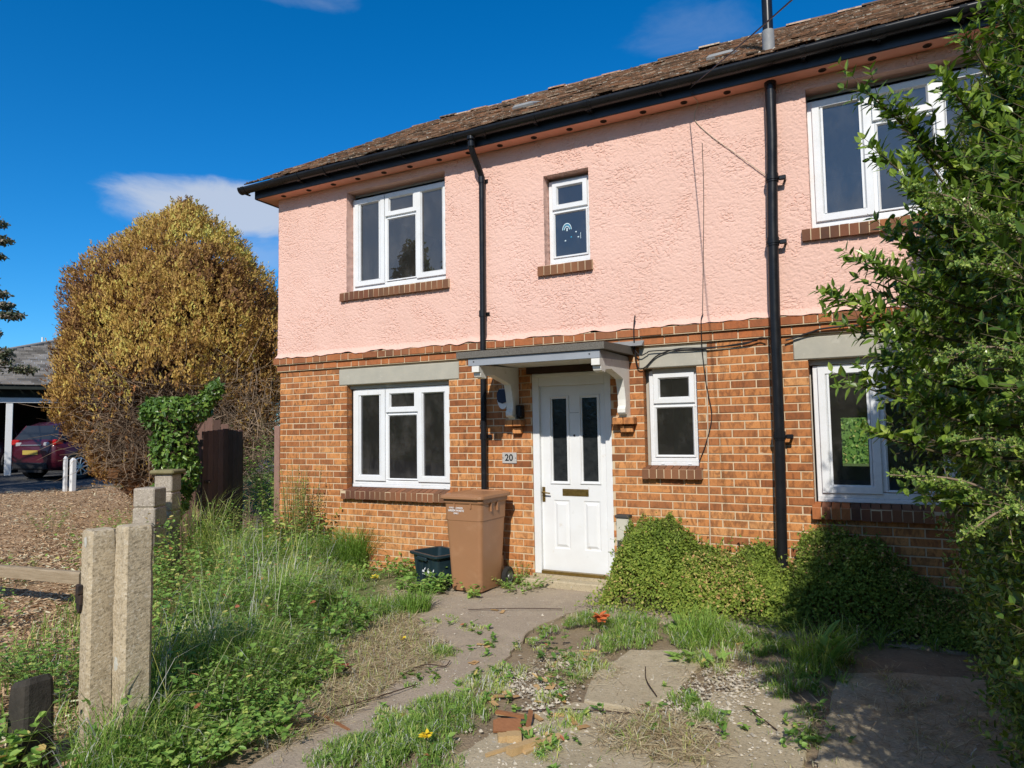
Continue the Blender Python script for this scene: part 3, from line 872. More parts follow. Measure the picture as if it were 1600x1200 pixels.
def big_window(loc_x, loc_z, sill_seed, mortar_sill=False):
    g = Geo()
    g.ring((1.150, 2.605, 0.972, 2.128), .052, YF + .022, YF + .085, YF + .030)
    for a in (1.640, 2.118):
        g.box(a - .0, a + .045, YF + .024, YF + .08, 1.03, 2.07)
    g.box(1.690, 2.115, YF + .0235, YF + .08, 1.79, 1.85)
    g.box(1.15, 2.605, YF + .010, YF + .06, 0.935, 0.971, bev=.004)
    for q in (1.28, 2.50):
        g.box(q - .012, q + .012, YF + .004, YF + .012, .948, .956)
    w = g.build('window', M['upvc'], house)
    for (x0, x1, z0, z1, gx0, gx1, gz0, gz1) in ((1.190, 1.655, 1.012, 2.112, 1.278, 1.568, 1.086, 2.060), (2.133, 2.575, 1.012, 2.112, 2.208, 2.500, 1.088, 2.060)):
        f = Geo()
        wd = gx0 - x0
        f.ring((x0, x1, z0, z1), .072, YF, YF + .05, YG - .004, .014)
        f.box(x0 + .072, gx0 + .002, YG - .02, YG + .02, z0 + .07, z1 - .05); f.box(gx1 - .002, x1 - .072, YG - .02, YG + .02, z0 + .07, z1 - .05) if x1 - .072 > gx1 else None
        cas = f.build('casement', M['upvc'], w)
        Geo().quad((gx0 - .03, YG, gz0 - .03), (gx1 + .03, YG, gz0 - .03), (gx1 + .03, YG, gz1 + .03), (gx0 - .03, YG, gz1 + .03)).build('pane', M['glass'], w)
    Geo().ring((1.667, 2.140, 1.832, 2.112), .066, YF, YF + .05, YG - .004, .014).build('casement', M['upvc'], w)
    Geo().quad((1.70, YG, 1.88), (2.10, YG, 1.88), (2.10, YG, 2.09), (1.70, YG, 2.09)).build('pane', M['glass'], w)
    f = Geo().ring((1.684, 2.124, 1.028, 1.808), .020, YF + .012, YF + .03, YG - .004, .012)
    f.build('bead', M['upvc'], w)
    Geo().quad((1.69, YG, 1.03), (2.12, YG, 1.03), (2.12, YG, 1.81), (1.69, YG, 1.81)).build('pane', M['glass'], w)
    return w
wA = big_window(0, 0, 1)
wB = copy_tree(wA, house, (0, 0, 2.40))
wC = copy_tree(wA, house, (5.285, 0, 2.40))
wD = copy_tree(wA, house, (5.235, 0, 0.0))
def small_window():
    g = Geo()
    g.ring((3.860, 4.345, 3.372, 4.262), .045, YF + .020, YF + .085, YF + .03)
    g.box(3.90, 4.31, YF + .0225, YF + .08, 3.905, 3.965)
    g.box(3.86, 4.345, YF + .010, YF + .06, 3.335, 3.371, bev=.004)
    for q in (3.98, 4.24):
        g.box(q - .016, q + .016, YF + .004, YF + .012, 3.350, 3.358)
    w = g.build('window', M['upvc'], house)
    Geo().ring((3.905, 4.305, 3.940, 4.240), .062, YF, YF + .05, YG - .004, .014).build('casement', M['upvc'], w)
    Geo().quad((3.94, YG, 3.97), (4.27, YG, 3.97), (4.27, YG, 4.21), (3.94, YG, 4.21)).build('pane', M['glass'], w)
    Geo().ring((3.905, 4.300, 3.417, 3.915), .024, YF + .010, YF + .03, YG - .004, .012).build('bead', M['upvc'], w)
    Geo().quad((3.91, YG, 3.42), (4.295, YG, 3.42), (4.295, YG, 3.91), (3.91, YG, 3.91)).build('pane', M['glass'], w)
    return w
wE = small_window()
wF = copy_tree(wE, house, (1.042, 0, -2.103))
# brick sills
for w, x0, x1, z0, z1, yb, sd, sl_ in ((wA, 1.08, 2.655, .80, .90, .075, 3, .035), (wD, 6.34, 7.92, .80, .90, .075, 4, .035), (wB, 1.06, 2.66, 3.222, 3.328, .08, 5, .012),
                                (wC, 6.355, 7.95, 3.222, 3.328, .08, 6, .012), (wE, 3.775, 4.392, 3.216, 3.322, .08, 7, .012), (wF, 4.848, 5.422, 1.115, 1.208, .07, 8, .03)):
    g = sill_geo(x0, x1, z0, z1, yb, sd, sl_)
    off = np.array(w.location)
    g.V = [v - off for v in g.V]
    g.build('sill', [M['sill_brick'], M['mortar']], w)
# children's rainbow sticker on the small upper pane
g = Geo()
cx, cz = 4.060, 3.715
for k, (r0, r1) in enumerate(((.047, .054), (.036, .043), (.025, .032))):
    th = np.linspace(0, math.pi, 13)
    V = [(cx + r * math.cos(t), YG - .002, cz + 1.35 * r * math.sin(t)) for r in (r0, r1) for t in th]
    g.add(V, [[(i, i + 1, 14 + i, 13 + i) for i in range(12)]], k % 2)
g.quad((4.055, YG - .002, 3.70), (4.068, YG - .002, 3.70), (4.068, YG - .002, 3.735), (4.055, YG - .002, 3.735), mi=0)
M['st_pale'] = pm('pale blue sticker', (0.55, 0.68, 0.75), None, rough=.5)
M['st_blue'] = pm('turquoise sticker', (0.04, 0.30, 0.48), None, rough=.5)
st = g.build('sticker', [M['st_pale'], M['st_blue']], wE)
for (a, b, m_) in ((4.108, 3.631, 1), (4.163, 3.679, 0), (4.188, 3.621, 0), (4.04, 3.599, 0)):
    Geo().quad((a - .009, YG - .002, b - .005), (a + .009, YG - .002, b - .006), (a + .007, YG - .002, b + .007), (a - .007, YG - .002, b + .006)).build('sticker', [M['st_blue'] if m_ else M['st_pale']], wE)
Geo().quad((4.212, YG - .002, 3.60), (4.216, YG - .002, 3.60), (4.216, YG - .002, 3.665), (4.212, YG - .002, 3.665)).build('sticker', M['st_pale'], wE)

# --- rooms behind the glass
def room(x0, x1, y0, y1, z0, z1, mat, hole=None, front=None):
    g = Geo()
    g.quad((x0, y0, z0), (x1, y0, z0), (x1, y1, z0), (x0, y1, z0), mi=1)
    g.quad((x0, y0, z1), (x0, y1, z1), (x1, y1, z1), (x1, y0, z1))
    g.quad((x0, y0, z0), (x0, y1, z0), (x0, y1, z1), (x0, y0, z1))
    g.quad((x1, y0, z0), (x1, y0, z1), (x1, y1, z1), (x1, y1, z0))
    if hole:
        a, b, c, d = hole
        V = [(x0, y1, z0), (x1, y1, z0), (x1, y1, z1), (x0, y1, z1), (a, y1, c), (b, y1, c), (b, y1, d), (a, y1, d)]
        g.add(V, [[(0, 1, 5, 4), (1, 2, 6, 5), (2, 3, 7, 6), (3, 0, 4, 7)]])
    else:
        g.quad((x0, y1, z0), (x1, y1, z0), (x1, y1, z1), (x0, y1, z1))
    if front:
        a, b, c, d = front
        V = [(x0, y0, z0), (x1, y0, z0), (x1, y0, z1), (x0, y0, z1), (a, y0, c), (b, y0, c), (b, y0, d), (a, y0, d)]
        g.add(V, [[(0, 1, 5, 4), (1, 2, 6, 5), (2, 3, 7, 6), (3, 0, 4, 7)]])
    return g.build('interior_room', [mat, M['carpet']], house)
room(0.25, 3.35, .16, 3.1, .12, 2.39, M['room'], front=(1.14, 2.61, .93, 2.14))
room(4.75, 5.6, .16, 1.6, .12, 2.39, M['room'], front=(4.88, 5.38, 1.22, 2.14))
room(5.75, 9.0, .16, 6.9, .12, 2.39, M['room'], hole=(6.40, 6.81, .86, 1.71), front=(6.37, 7.85, .93, 2.14))
room(0.25, 3.35, .16, 3.6, 2.62, 4.95, M['room_pale'], front=(1.14, 2.61, 3.34, 4.58))
room(3.5, 4.75, .16, 2.4, 2.62, 4.95, M['room_pale'], front=(3.855, 4.355, 3.35, 4.28))
room(5.75, 9.0, .16, 3.6, 2.62, 4.95, M['room_pale'], front=(6.44, 7.855, 3.34, 4.58))
# bare bulb hanging in the left ground-floor room, and a pale dado rail
g = Geo().tube([(1.05, 1.3, 2.38), (1.05, 1.3, 2.02)], .004, 5)
g.tube([(1.05, 1.3, 2.03), (1.05, 1.3, 2.0), (1.05, 1.3, 1.97), (1.05, 1.3, 1.94), (1.05, 1.3, 1.92)], [.013, .016, .032, .030, .006], 10)
g.build('light_bulb', M['upvc'], house)
Geo().box(0.3, 3.3, 3.06, 3.09, .80, .88).build('dado_rail', M['old_white'], house)

# --- front door
Geo().box(3.56, 4.62, -0.16, 0.10, -0.05, 0.085, bev=.012).box(3.64, 4.54, -0.02, 0.10, 0.085, 0.112).build('doorstep', M['slab'], house)
g = Geo()
g.box(3.655, 3.732, .010, .11, .113, 2.19, bev=.004); g.box(4.462, 4.53, .010, .11, .113, 2.19, bev=.004); g.box(3.7325, 4.4615, .011, .11, 2.055, 2.189, bev=.004)
g.box(3.66, 4.525, .004, .04, 2.150, 2.188, bev=.004)
fr = g.build('door_frame', M['white_paint'], house)
Geo().box(3.7325, 4.4615, .0, .10, .113, .145, bev=.004).build('door_sill', M['brass'], house)
YD = .052
g = Geo()
def slab_with_holes(g, x0, x1, z0, z1, y, holes):
    xsb = sorted({x0, x1, *[h[0] for h in holes], *[h[1] for h in holes]}); zsb = sorted({z0, z1, *[h[2] for h in holes], *[h[3] for h in holes]})
    for a, b in zip(xsb[:-1], xsb[1:]):
        for c, d in zip(zsb[:-1], zsb[1:]):
            if any(h[0] <= (a + b) / 2 <= h[1] and h[2] <= (c + d) / 2 <= h[3] for h in holes): continue
            g.quad((a, y, c), (b, y, c), (b, y, d), (a, y, d))
GL = [(3.865, 4.028, 1.063, 1.920), (4.200, 4.366, 1.067, 1.921)]
PN = [(3.866, 4.046, .370, .868), (4.198, 4.378, .370, .868)]
slab_with_holes(g, 3.733, 4.461, .146, 2.054, YD, GL + PN)
for h_ in GL:
    g.ring((h_[0] - .030, h_[1] + .030, h_[2] - .030, h_[3] + .030), .030, YD - .012, YD + .01, YD + .02, .016)
for h_ in PN:
    x0, x1, z0, z1 = h_
    def rc(i, y): return [(x0 + i, y, z0 + i), (x1 - i, y, z0 + i), (x1 - i, y, z1 - i), (x0 + i, y, z1 - i)]
    V = rc(0, YD) + rc(.010, YD + .008) + rc(.020, YD + .008) + rc(.045, YD - .004)
    g.add(V, [[(k * 4 + i, k * 4 + (i + 1) % 4, k * 4 + 4 + (i + 1) % 4, k * 4 + 4 + i) for k in range(3) for i in range(4)], [(12, 13, 14, 15)]])
door = g.build('front_door', M['white_paint'], house)
door['label'] = 'white panelled front door with two tall dark glass panels'
for h_ in GL:
    Geo().quad((h_[0] - .002, YD + .0195, h_[2] - .002), (h_[1] + .002, YD + .0195, h_[2] - .002), (h_[1] + .002, YD + .0195, h_[3] + .002), (h_[0] - .002, YD + .0195, h_[3] + .002)).build('glass_panel', M['obscure_glass'], door)
g = Geo().box(3.968, 4.256, YD - .008, YD - .0005, .914, .986, bev=.003).box(3.985, 4.239, YD - .013, YD - .008, .928, .972, bev=.002)
g.build('letterbox', M['brass'], door)
g = Geo().box(3.738, 3.772, YD - .009, YD - .0005, .845, 1.000, bev=.003)
g.tube([(3.755, YD - .009, .945), (3.755, YD - .045, .945), (3.765, YD - .05, .945), (3.80, YD - .05, .943), (3.845, YD - .046, .938)], [.009, .009, .009, .008, .007], 8)
g.tube([(3.755, YD - .012, .885), (3.755, YD - .008, .885)], .009, 8)
g.build('door_handle', M['brass'], door)
Geo().tube([(4.112, YD - .006, 1.535), (4.112, YD - .0005, 1.535)], .011, 10).build('spyhole', M['dark_grey'], door)
Geo().box(4.065, 4.165, YD - .0015, YD - .0005, 1.768, 1.771).build('knocker_mark', M['dark_grey'], door)

# --- porch canopy
g = Geo()
g.prism([(-0.87, 2.303), (-0.87, 2.366), (-0.02, 2.405), (-0.02, 2.32)], 'x', 3.265, 4.785)
can = g.build('porch_canopy', M['felt'], house)
Geo().prism([(-0.12, 2.399), (-0.0105, 2.470), (-0.0105, 2.400)], 'x', 3.30, 4.90).build('flashing', M['lead'], can)
g = Geo()
g.box(3.385, 4.735, -.848, -.826, 2.226, 2.302, bev=.003)
g.box(3.385, 3.407, -.8255, -.02, 2.228, 2.302); g.box(4.713, 4.735, -.8255, -.02, 2.228, 2.302)
for q in (3.45, 4.64): g.tube([(q, -.853, 2.266), (q, -.847, 2.266)], .007, 8, mi=1)
M['grey_paint'] = pm('grey painted fascia', (0.30, 0.325, 0.36), (0.26, 0.28, 0.31), 6, .5, .3, .1, 40)
g.build('fascia', [M['grey_paint'], M['dark_grey']], can)
Geo().box(3.408, 4.712, -.8255, -.02, 2.262, 2.272).build('canopy_lining', M['old_white'], can)
prof = [(-.0105, 2.262), (-.815, 2.228), (-.855, 2.222), (-.855, 2.165), (-.818, 2.165), (-.818, 2.140), (-.806, 2.120), (-.785, 2.112), (-.760, 2.118), (-.735, 2.105), (-.715, 2.112), (-.70, 2.135),
        (-.55, 2.150), (-.28, 2.095), (-.205, 2.075), (-.175, 2.00), (-.150, 1.88), (-.150, 1.82), (-.172, 1.79), (-.172, 1.755), (-.15, 1.735), (-.115, 1.735), (-.105, 1.715), (-.0105, 1.715)]
for xb in (3.432, 4.658):
    g = Geo()
    n = len(prof)
    V = [(x, p[0], p[1]) for x in (xb, xb + .078) for p in prof]
    g.add(V, [[(i, (i + 1) % n, n + (i + 1) % n, n + i) for i in range(n)]])
    # the sides are two pieces each: arm and post
    for k, s in ((0, 1), (n, -1)):
        for face in ((0, 1, 2, 3, 4, 5, 6, 7, 8, 9, 10, 11, 12, 13, 14), (0, 14, 15, 16, 17, 18, 19, 20, 21, 22, 23)):
            f = [k + i for i in face]
            g.add([V[i] for i in f], [[tuple(range(len(f)))]])
    g.build('bracket', M['old_white'], can)
for xb, xe in ((3.385, 3.577), (4.580, 4.800)):
    g = Geo()
    g.box(xb, (xb + xe) / 2 - .004, -.115, .0, 1.640, 1.706, rnd=.85, bev=.005); g.box((xb + xe) / 2 + .004, xe, -.117, .0, 1.640, 1.706, rnd=.6, bev=.005)
    g.box(xb + .065, xe - .03, -.062, .0, 1.562, 1.627, rnd=.9, bev=.005)
    g.box(xb + .01, xe - .01, -.105, .0, 1.707, 1.714, 1)
    g.build('corbel', [M['brick'], M['mortar']], house)

# --- small fittings on the wall
def text_mesh(s, size, mat, parent, name, org, ux, uz, depth=.002, ax='CENTER', bold=0.0):
    """flat raised lettering in Blender's own font, baked to mesh; ux right, uz up, in world axes"""
    cu = bpy.data.curves.new(name, 'FONT')
    cu.body = s; cu.size = size; cu.align_x = ax; cu.align_y = 'CENTER'; cu.extrude = depth; cu.offset = bold
    to = bpy.data.objects.new('tmp_text', cu)
    sc.collection.objects.link(to)
    dg = bpy.context.evaluated_depsgraph_get()
    me = bpy.data.meshes.new_from_object(to.evaluated_get(dg))
    bpy.data.objects.remove(to)
    V = np.zeros(len(me.vertices) * 3); me.vertices.foreach_get('co', V); V = V.reshape(-1, 3)
    ux = np.array(ux, float); uz = np.array(uz, float); un = np.cross(ux, uz)
    Wd = np.array(org) + V[:, :1] * ux + V[:, 1:2] * uz + V[:, 2:3] * un
    me.vertices.foreach_set('co', (Wd - base_of(parent)).ravel())
    me.name = name
    me.materials.clear(); me.materials.append(mat)
    o = bpy.data.objects.new(name, me)
    sc.collection.objects.link(o)
    o.parent = parent
    WLOC[o.name] = base_of(parent)
    return o
g = Geo().box(3.296, 3.468, -.010, .001, 1.245, 1.360, bev=.002)
M['plate_grey'] = pm('pale grey plate', (0.46, 0.45, 0.43), (0.38, 0.37, 0.35), 18, .5, .4)
plate = g.build('house_number_plate', M['plate_grey'], loc=(3.382, 0, 1.245))
tag(plate, 'grey metal number plate reading 20 on the brickwork left of the front door', 'number plate')
text_mesh('20', .098, M['letter'], plate, 'number', (3.378, -.0115, 1.303), (1, 0, 0), (0, 0, 1), .0008, bold=.002)
g = Geo()
for q in (3.306, 3.458): Geo().tube([(q, -.013, 1.302), (q, -.009, 1.302)], .005, 8).build('screw', M['dark_grey'], plate)
# alarm bell box
M['navy'] = pm('navy plastic', (0.012, 0.018, 0.045), (0.018, 0.024, 0.05), 6, .35, .4)
def shield(w, z0, z1, cx):
    P = []
    for t in np.linspace(0, 1, 8): P.append((cx - w * (0.55 + .45 * math.sin(t * 1.57)), z1 - (z1 - z0) * .35 * t))
    for t in np.linspace(0, 1, 10)[1:]: P.append((cx - w * math.cos(t * 1.57), z1 - (z1 - z0) * (.35 + .65 * math.sin(t * 1.57))))
    return P + [(2 * cx - p[0], p[1]) for p in P[::-1][1:]]
g = Geo().prism(shield(.070, 1.825, 2.045, 3.335), 'y', -.055, .001)
al = g.build('alarm_box', M['white_paint'], loc=(3.335, 0, 1.82))
tag(al, 'white and navy shield shaped alarm box on the shaded brick beside the left porch bracket', 'alarm')
Geo().prism([(p[0], max(p[1], 1.885 + .35 * abs(p[0] - 3.335))) for p in shield(.066, 1.86, 2.04, 3.335)], 'y', -.066, -.0555).build('alarm_cover', M['navy'], al)
g = Geo().box(3.5115, 3.575, -.10, -.005, 1.730, 1.862, bev=.01).box(3.5755, 3.580, -.08, -.03, 1.76, 1.80)
lamp = g.build('key_box', M['black_plastic'], loc=(3.54, 0, 1.73))
tag(lamp, 'small black box fixed beside the foot of the left porch bracket', 'box')
# meter box by the door
M['cream'] = pm('cream meter plastic', (0.55, 0.53, 0.44), (0.48, 0.46, 0.38), 8, .5, .3)
g = Geo().box(4.590, 4.715, -.10, .001, .30, .735, bev=.006)
mb = g.build('meter_box', M['cream'], loc=(4.65, 0, .3))
tag(mb, 'narrow cream utility box with dark cap half hidden by the bush right of the door', 'utility box')
Geo().box(4.583, 4.722, -.115, -.001, .7355, .762, bev=.004).build('lid', M['dark_grey'], mb)
Geo().box(4.60, 4.705, -.104, -.1005, .31, .52).build('lower_panel', M['dark_grey'], mb)

# --- cables
M['cable'] = pm('black cable', (0.02, 0.018, 0.018), None, rough=.5)
M['pale_cable'] = pm('pale painted cable', (0.55, 0.45, 0.34), None, rough=.6)
def curve_pts(P, n=8):
    P = np.array(P, float); out = []
    Q = np.concatenate([[2 * P[0] - P[1]], P, [2 * P[-1] - P[-2]]])
    for i in range(1, len(Q) - 2):
        for t in np.arange(n) / n:
            a, b, c, d = Q[i - 1], Q[i], Q[i + 1], Q[i + 2]
            out.append(.5 * ((2 * b) + (-a + c) * t + (2 * a - 5 * b + 4 * c - d) * t * t + (-a + 3 * b - 3 * c + d) * t ** 3))
    out.append(P[-1])
    return np.array(out)
def cable(name, P, r, mat, label, n=8, group=None):
    P = curve_pts(P, n)
    o = Geo().tube(P, r, 6).build(name, mat, loc=P[0])
    tag(o, label, 'cable', group)
    return o
cable('cable', [(4.83, -.075, 2.70), (4.815, -.075, 2.58), (4.812, -.06, 2.40), (4.83, -.03, 2.20), (4.90, -.03, 2.19), (5.03, -.03, 2.30), (5.23, -.03, 2.350), (5.47, -.03, 2.343), (5.82, -.03, 2.350), (5.97, -.05, 2.395), (6.03, -.06, 2.385)], .007, M['cable'],
      'thick black cable looping from the porch end along the brick under the corbel')
cable('cable', [(6.19, -.05, 2.36), (6.26, -.04, 2.375), (6.40, -.045, 2.415), (6.56, -.06, 2.44), (7.2, -.06, 2.45), (8.2, -.06, 2.45)], .009, M['cable'],
      'black cable pair running right from the soil pipe above the right window lintel')
cable('cable', [(4.79, -.07, 2.40), (4.86, -.055, 2.31), (4.93, -.045, 2.33), (5.0, -.04, 2.345), (5.5, -.035, 2.335), (5.95, -.035, 2.375)], .006, M['cable'],
      'thinner black cable sagging from the right end of the porch roof')
cable('cable', [(5.473, -.03, 2.66), (5.463, -.07, 2.60), (5.455, -.04, 2.40), (5.455, -.012, 2.25), (5.486, -.012, 1.943), (5.518, -.012, 1.703), (5.462, -.012, 1.466), (5.392, -.012, 1.286)], .0055, M['cable'],
      'thin black cable bowing down the brick to the right side of the small lower window')
cable('cable', [(5.486, -.010, 2.16), (5.478, -.010, 1.6), (5.470, -.010, 1.1), (5.462, -.010, .45)], .0055, M['pale_cable'],
      'pale straight cable clipped vertically to the brick right of the small lower window')
cable('cable', [(5.49, -.20, 4.69), (5.50, -.06, 4.68), (5.46, -.034, 4.55), (5.60, -.034, 4.36), (5.80, -.034, 4.16), (6.08, -.034, 3.88)], .004, M['pale_cable'],
      'thin pinkish wire slanting across the render from the eaves down to the soil pipe')
cable('cable', [(5.522, -.032, 4.30), (5.520, -.032, 3.82), (5.495, -.032, 3.2), (5.473, -.045, 2.66)], .003, M['dark_grey'],
      'hair thin wire hanging straight down the pink render above the small lower window')
pA = np.array([5.47, -.24, 4.76]); pB = np.array([6.71, -5.48, 2.21])
# overhead telephone wire: from the fascia towards a pole over the road
dirn = np.array([6.71 - 6.7803, -5.48 + 6.4764, 2.21 - 1.6177]); far = CAM + dirn * 3.2
far = pA + (far - pA) * 1.6
cable('telephone_wire', [pA + (0.02, -.01, -.06), pA, (pA + far) / 2 + np.array([0, 0, -.01]), far], .0045, M['cable'], 'taut overhead wire rising from the black fascia past the soil pipe into the sky', 6)

# ================================================================= VEGETATION TOOLS
def unit(v):
    return v / (np.linalg.norm(v, axis=-1, keepdims=True) + 1e-12)
TPL = {
    # u along the leaf, v across, w out of plane; faces
    'lance': (np.array([(0, 0, 0), (.30, -.5, .07), (.66, -.38, .03), (1, 0, -.10), (.66, .38, .03), (.30, .5, .07)]), [(0, 1, 2, 3), (0, 3, 4, 5)]),
    'small': (np.array([(0, 0, 0), (.5, -.5, .1), (1, 0, -.05), (.5, .5, .1)]), [(0, 1, 2), (0, 2, 3)]),
    'ivy': (np.array([(0, 0, 0), (-.08, -.32, .04), (.22, -.50, .0), (.42, -.28, .06), (.70, -.30, .0), (1, 0, -.1), (.70, .30, 0), (.42, .28, .06), (.22, .50, 0), (-.08, .32, .04)]),
            [(0, 1, 2, 3, 4, 5), (0, 5, 6, 7, 8, 9)]),
    'oval': (np.array([(0, 0, 0), (.22, -.42, .08), (.55, -.5, .10), (.85, -.28, .02), (1, 0, -.12), (.85, .28, .02), (.55, .5, .10), (.22, .42, .08)]),
             [(0, 1, 2, 3, 4), (0, 4, 5, 6, 7)]),
    'spray': (np.array([(0, 0, 0), (.35, -.5, .12), (.55, -.12, 0), (.75, -.42, -.05), (1.0, 0, .0), (.72, .45, .05), (.52, .14, 0), (.30, .5, -.12)]),
              [(0, 1, 2), (2, 3, 4), (0, 2, 4), (0, 4, 6), (4, 5, 6), (6, 7, 0)]),
    'chip': (np.array([(0, -.4, 0), (1, -.5, .05), (.95, .45, 0), (.05, .5, .06)]), [(0, 1, 2, 3)]),
}
def leaves(g, pos, ax, nr, L, Wd, tpl, rnd, mi=0, seed=0):
    """vectorised leaves: pos (N,3), axis, normal, length, width"""
    T, Fc = TPL[tpl]
    N = len(pos)
    if N == 0: return
    ax = unit(ax); sd = unit(np.cross(nr, ax)); nn = np.cross(ax, sd)
    L = np.broadcast_to(L, (N,))[:, None, None]; Wd = np.broadcast_to(Wd, (N,))[:, None, None]
    V = pos[:, None] + T[None, :, 0:1] * L * ax[:, None] + T[None, :, 1:2] * Wd * sd[:, None] + T[None, :, 2:3] * Wd * 1.2 * nn[:, None]
    k = len(T)
    base = (np.arange(N) * k)[:, None]
    by = {}
    for f in Fc: by.setdefault(len(f), []).append(f)
    faces = [np.concatenate([np.array(f)[None] + base for f in fs]) for fs in by.values()]
    g.add(V.reshape(-1, 3), faces, mi, np.repeat(np.broadcast_to(rnd, (N,)), k))
def twigs(g, A, B, r0, r1, mi=0, rnd=.5, bend=None, n=3):
    """many thin three-sided stems from A to B"""
    N = len(A)
    if N == 0: return
    d = unit(B - A)
    ref = np.where(np.abs(d[:, 2:3]) < .9, np.array([[0, 0, 1.0]]), np.array([[1.0, 0, 0]]))
    a = unit(np.cross(d, ref)); b = np.cross(d, a)
    mid = (A + B) / 2 + (0 if bend is None else bend)
    rr = np.broadcast_to(r0, (N,)); re = np.broadcast_to(r1, (N,))
    V = []
    for P, r in ((A, rr), (mid, (rr + re) / 2), (B, re)):
        for k in range(n):
            t = 2 * math.pi * k / n
            V.append(P + r[:, None] * (math.cos(t) * a + math.sin(t) * b))
    V = np.stack(V, 1)
    base = (np.arange(N) * 3 * n)[:, None]
    F = np.concatenate([np.array([(l * n + k, l * n + (k + 1) % n, (l + 1) * n + (k + 1) % n, (l + 1) * n + k)]) + base for l in range(2) for k in range(n)])
    g.add(V.reshape(-1, 3), [F], mi, np.repeat(np.broadcast_to(rnd, (N,)), 3 * n))
def blades(g, P, hgt, wid, lean, rnd, gq, mi=0):
    """grass blades: tapered, bent strips (two quads and a tip)"""
    N = len(P)
    if N == 0: return
    th = gq.uniform(0, 2 * math.pi, N)
    dr = np.c_[np.cos(th), np.sin(th), np.zeros(N)]
    sd = np.c_[-np.sin(th), np.cos(th), np.zeros(N)]
    hgt = np.broadcast_to(hgt, (N,))[:, None]; wid = np.broadcast_to(wid, (N,))[:, None]; lean = np.broadcast_to(lean, (N,))[:, None]
    up = np.array([[0, 0, 1.0]])
    c0 = P; c1 = P + up * hgt * .45 + dr * hgt * lean * .18
    c2 = P + up * hgt * .80 + dr * hgt * lean * .52
    c3 = P + up * hgt * (1.0 - .25 * lean ** 2) + dr * hgt * lean * 1.0
    V = np.stack([c0 - sd * wid, c0 + sd * wid, c1 - sd * wid * .9, c1 + sd * wid * .9, c2 - sd * wid * .6, c2 + sd * wid * .6, c3], 1)
    base = (np.arange(N) * 7)[:, None]
    q = np.concatenate([np.array([f]) + base for f in ((0, 1, 3, 2), (2, 3, 5, 4))]); t = np.array([(4, 5, 6)]) + base
    g.add(V.reshape(-1, 3), [q, t], mi, np.repeat(np.broadcast_to(rnd, (N,)), 7))
def rvec(gq, n): return unit(gq.standard_normal((n, 3)))

M['grass'] = leafmat('grass blades', [(0.0, (0.030, 0.060, 0.012)), (0.35, (0.064, 0.108, 0.020)), (0.6, (0.112, 0.158, 0.034)), (0.75, (0.20, 0.20, 0.06)), (0.9, (0.40, 0.32, 0.16)), (1.0, (0.50, 0.41, 0.25))], .42, .5, .3, gain=3.4)
M['privet'] = leafmat('privet leaves', [(0.0, (0.022, 0.042, 0.008)), (0.5, (0.048, 0.084, 0.012)), (0.8, (0.092, 0.135, 0.019)), (0.95, (0.155, 0.185, 0.032)), (1.0, (0.24, 0.10, 0.05))], .32, .30, .45, gain=2.4)
M['lonicera'] = leafmat('small glossy leaves', [(0.0, (0.035, 0.070, 0.016)), (0.5, (0.085, 0.14, 0.028)), (1.0, (0.22, 0.26, 0.06))], .3, .28, .5, gain=2.0)
M['marjoram'] = leafmat('herb leaves', [(0.0, (0.046, 0.070, 0.013)), (0.5, (0.088, 0.122, 0.020)), (0.85, (0.140, 0.165, 0.030)), (0.95, (0.24, 0.19, 0.075)), (1.0, (0.22, 0.115, 0.06))], .32, .6, .2, gain=2.6)
M['ivy'] = leafmat('ivy leaves', [(0.0, (0.022, 0.048, 0.010)), (0.6, (0.060, 0.112, 0.018)), (1.0, (0.15, 0.21, 0.035))], .25, .32, .45, gain=2.0)
M['weed'] = leafmat('weed leaves', [(0.0, (0.030, 0.062, 0.014)), (0.5, (0.070, 0.130, 0.026)), (0.82, (0.13, 0.19, 0.045)), (0.93, (0.26, 0.22, 0.07)), (1.0, (0.20, 0.07, 0.04))], .38, .42, .35, gain=2.7)
M['conifer'] = leafmat('golden cypress sprays', [(0.0, (0.050, 0.024, 0.013)), (0.22, (0.120, 0.062, 0.026)), (0.5, (0.205, 0.125, 0.038)), (0.8, (0.270, 0.190, 0.050)), (1.0, (0.32, 0.245, 0.065))], .22, .6, .2, gain=2.35)
M['dead_spray'] = leafmat('dead cypress sprays', [(0.0, (0.07, 0.035, 0.02)), (0.5, (0.20, 0.095, 0.04)), (1.0, (0.33, 0.15, 0.055))], .15, .7, .15, gain=1.4)
M['blossom'] = leafmat('silvery leaves and blossom', [(0.0, (0.05, 0.07, 0.035)), (0.55, (0.13, 0.14, 0.085)), (0.8, (0.34, 0.27, 0.22)), (1.0, (0.55, 0.42, 0.38))], .3, .5, .3, gain=1.3)
M['twig'] = pm('bare twigs', (0.16, 0.115, 0.078), (0.30, 0.225, 0.16), 9, .9, .1, rvar=.45)
M['green_stem'] = pm('green stems', (0.10, 0.13, 0.04), (0.20, 0.17, 0.08), 9, .7, .2, rvar=.3)
M['bark'] = pm('bark', (0.075, 0.052, 0.036), (0.14, 0.10, 0.07), 12, .9, .1, .8, 30, .02)
M['straw'] = leafmat('dry straw', [(0.0, (0.20, 0.145, 0.085)), (0.5, (0.38, 0.29, 0.17)), (1.0, (0.55, 0.45, 0.29))], .15, .7, .2, gain=1.25)
M['chip'] = leafmat('wood chips', [(0.0, (0.10, 0.058, 0.034)), (0.4, (0.24, 0.15, 0.085)), (0.8, (0.40, 0.275, 0.165)), (1.0, (0.52, 0.40, 0.27))], .0, .85, .15, gain=1.6)
M['pebble'] = pm('pale gravel', (0.50, 0.45, 0.37), (0.36, 0.32, 0.25), 20, .9, .15, rvar=.35)
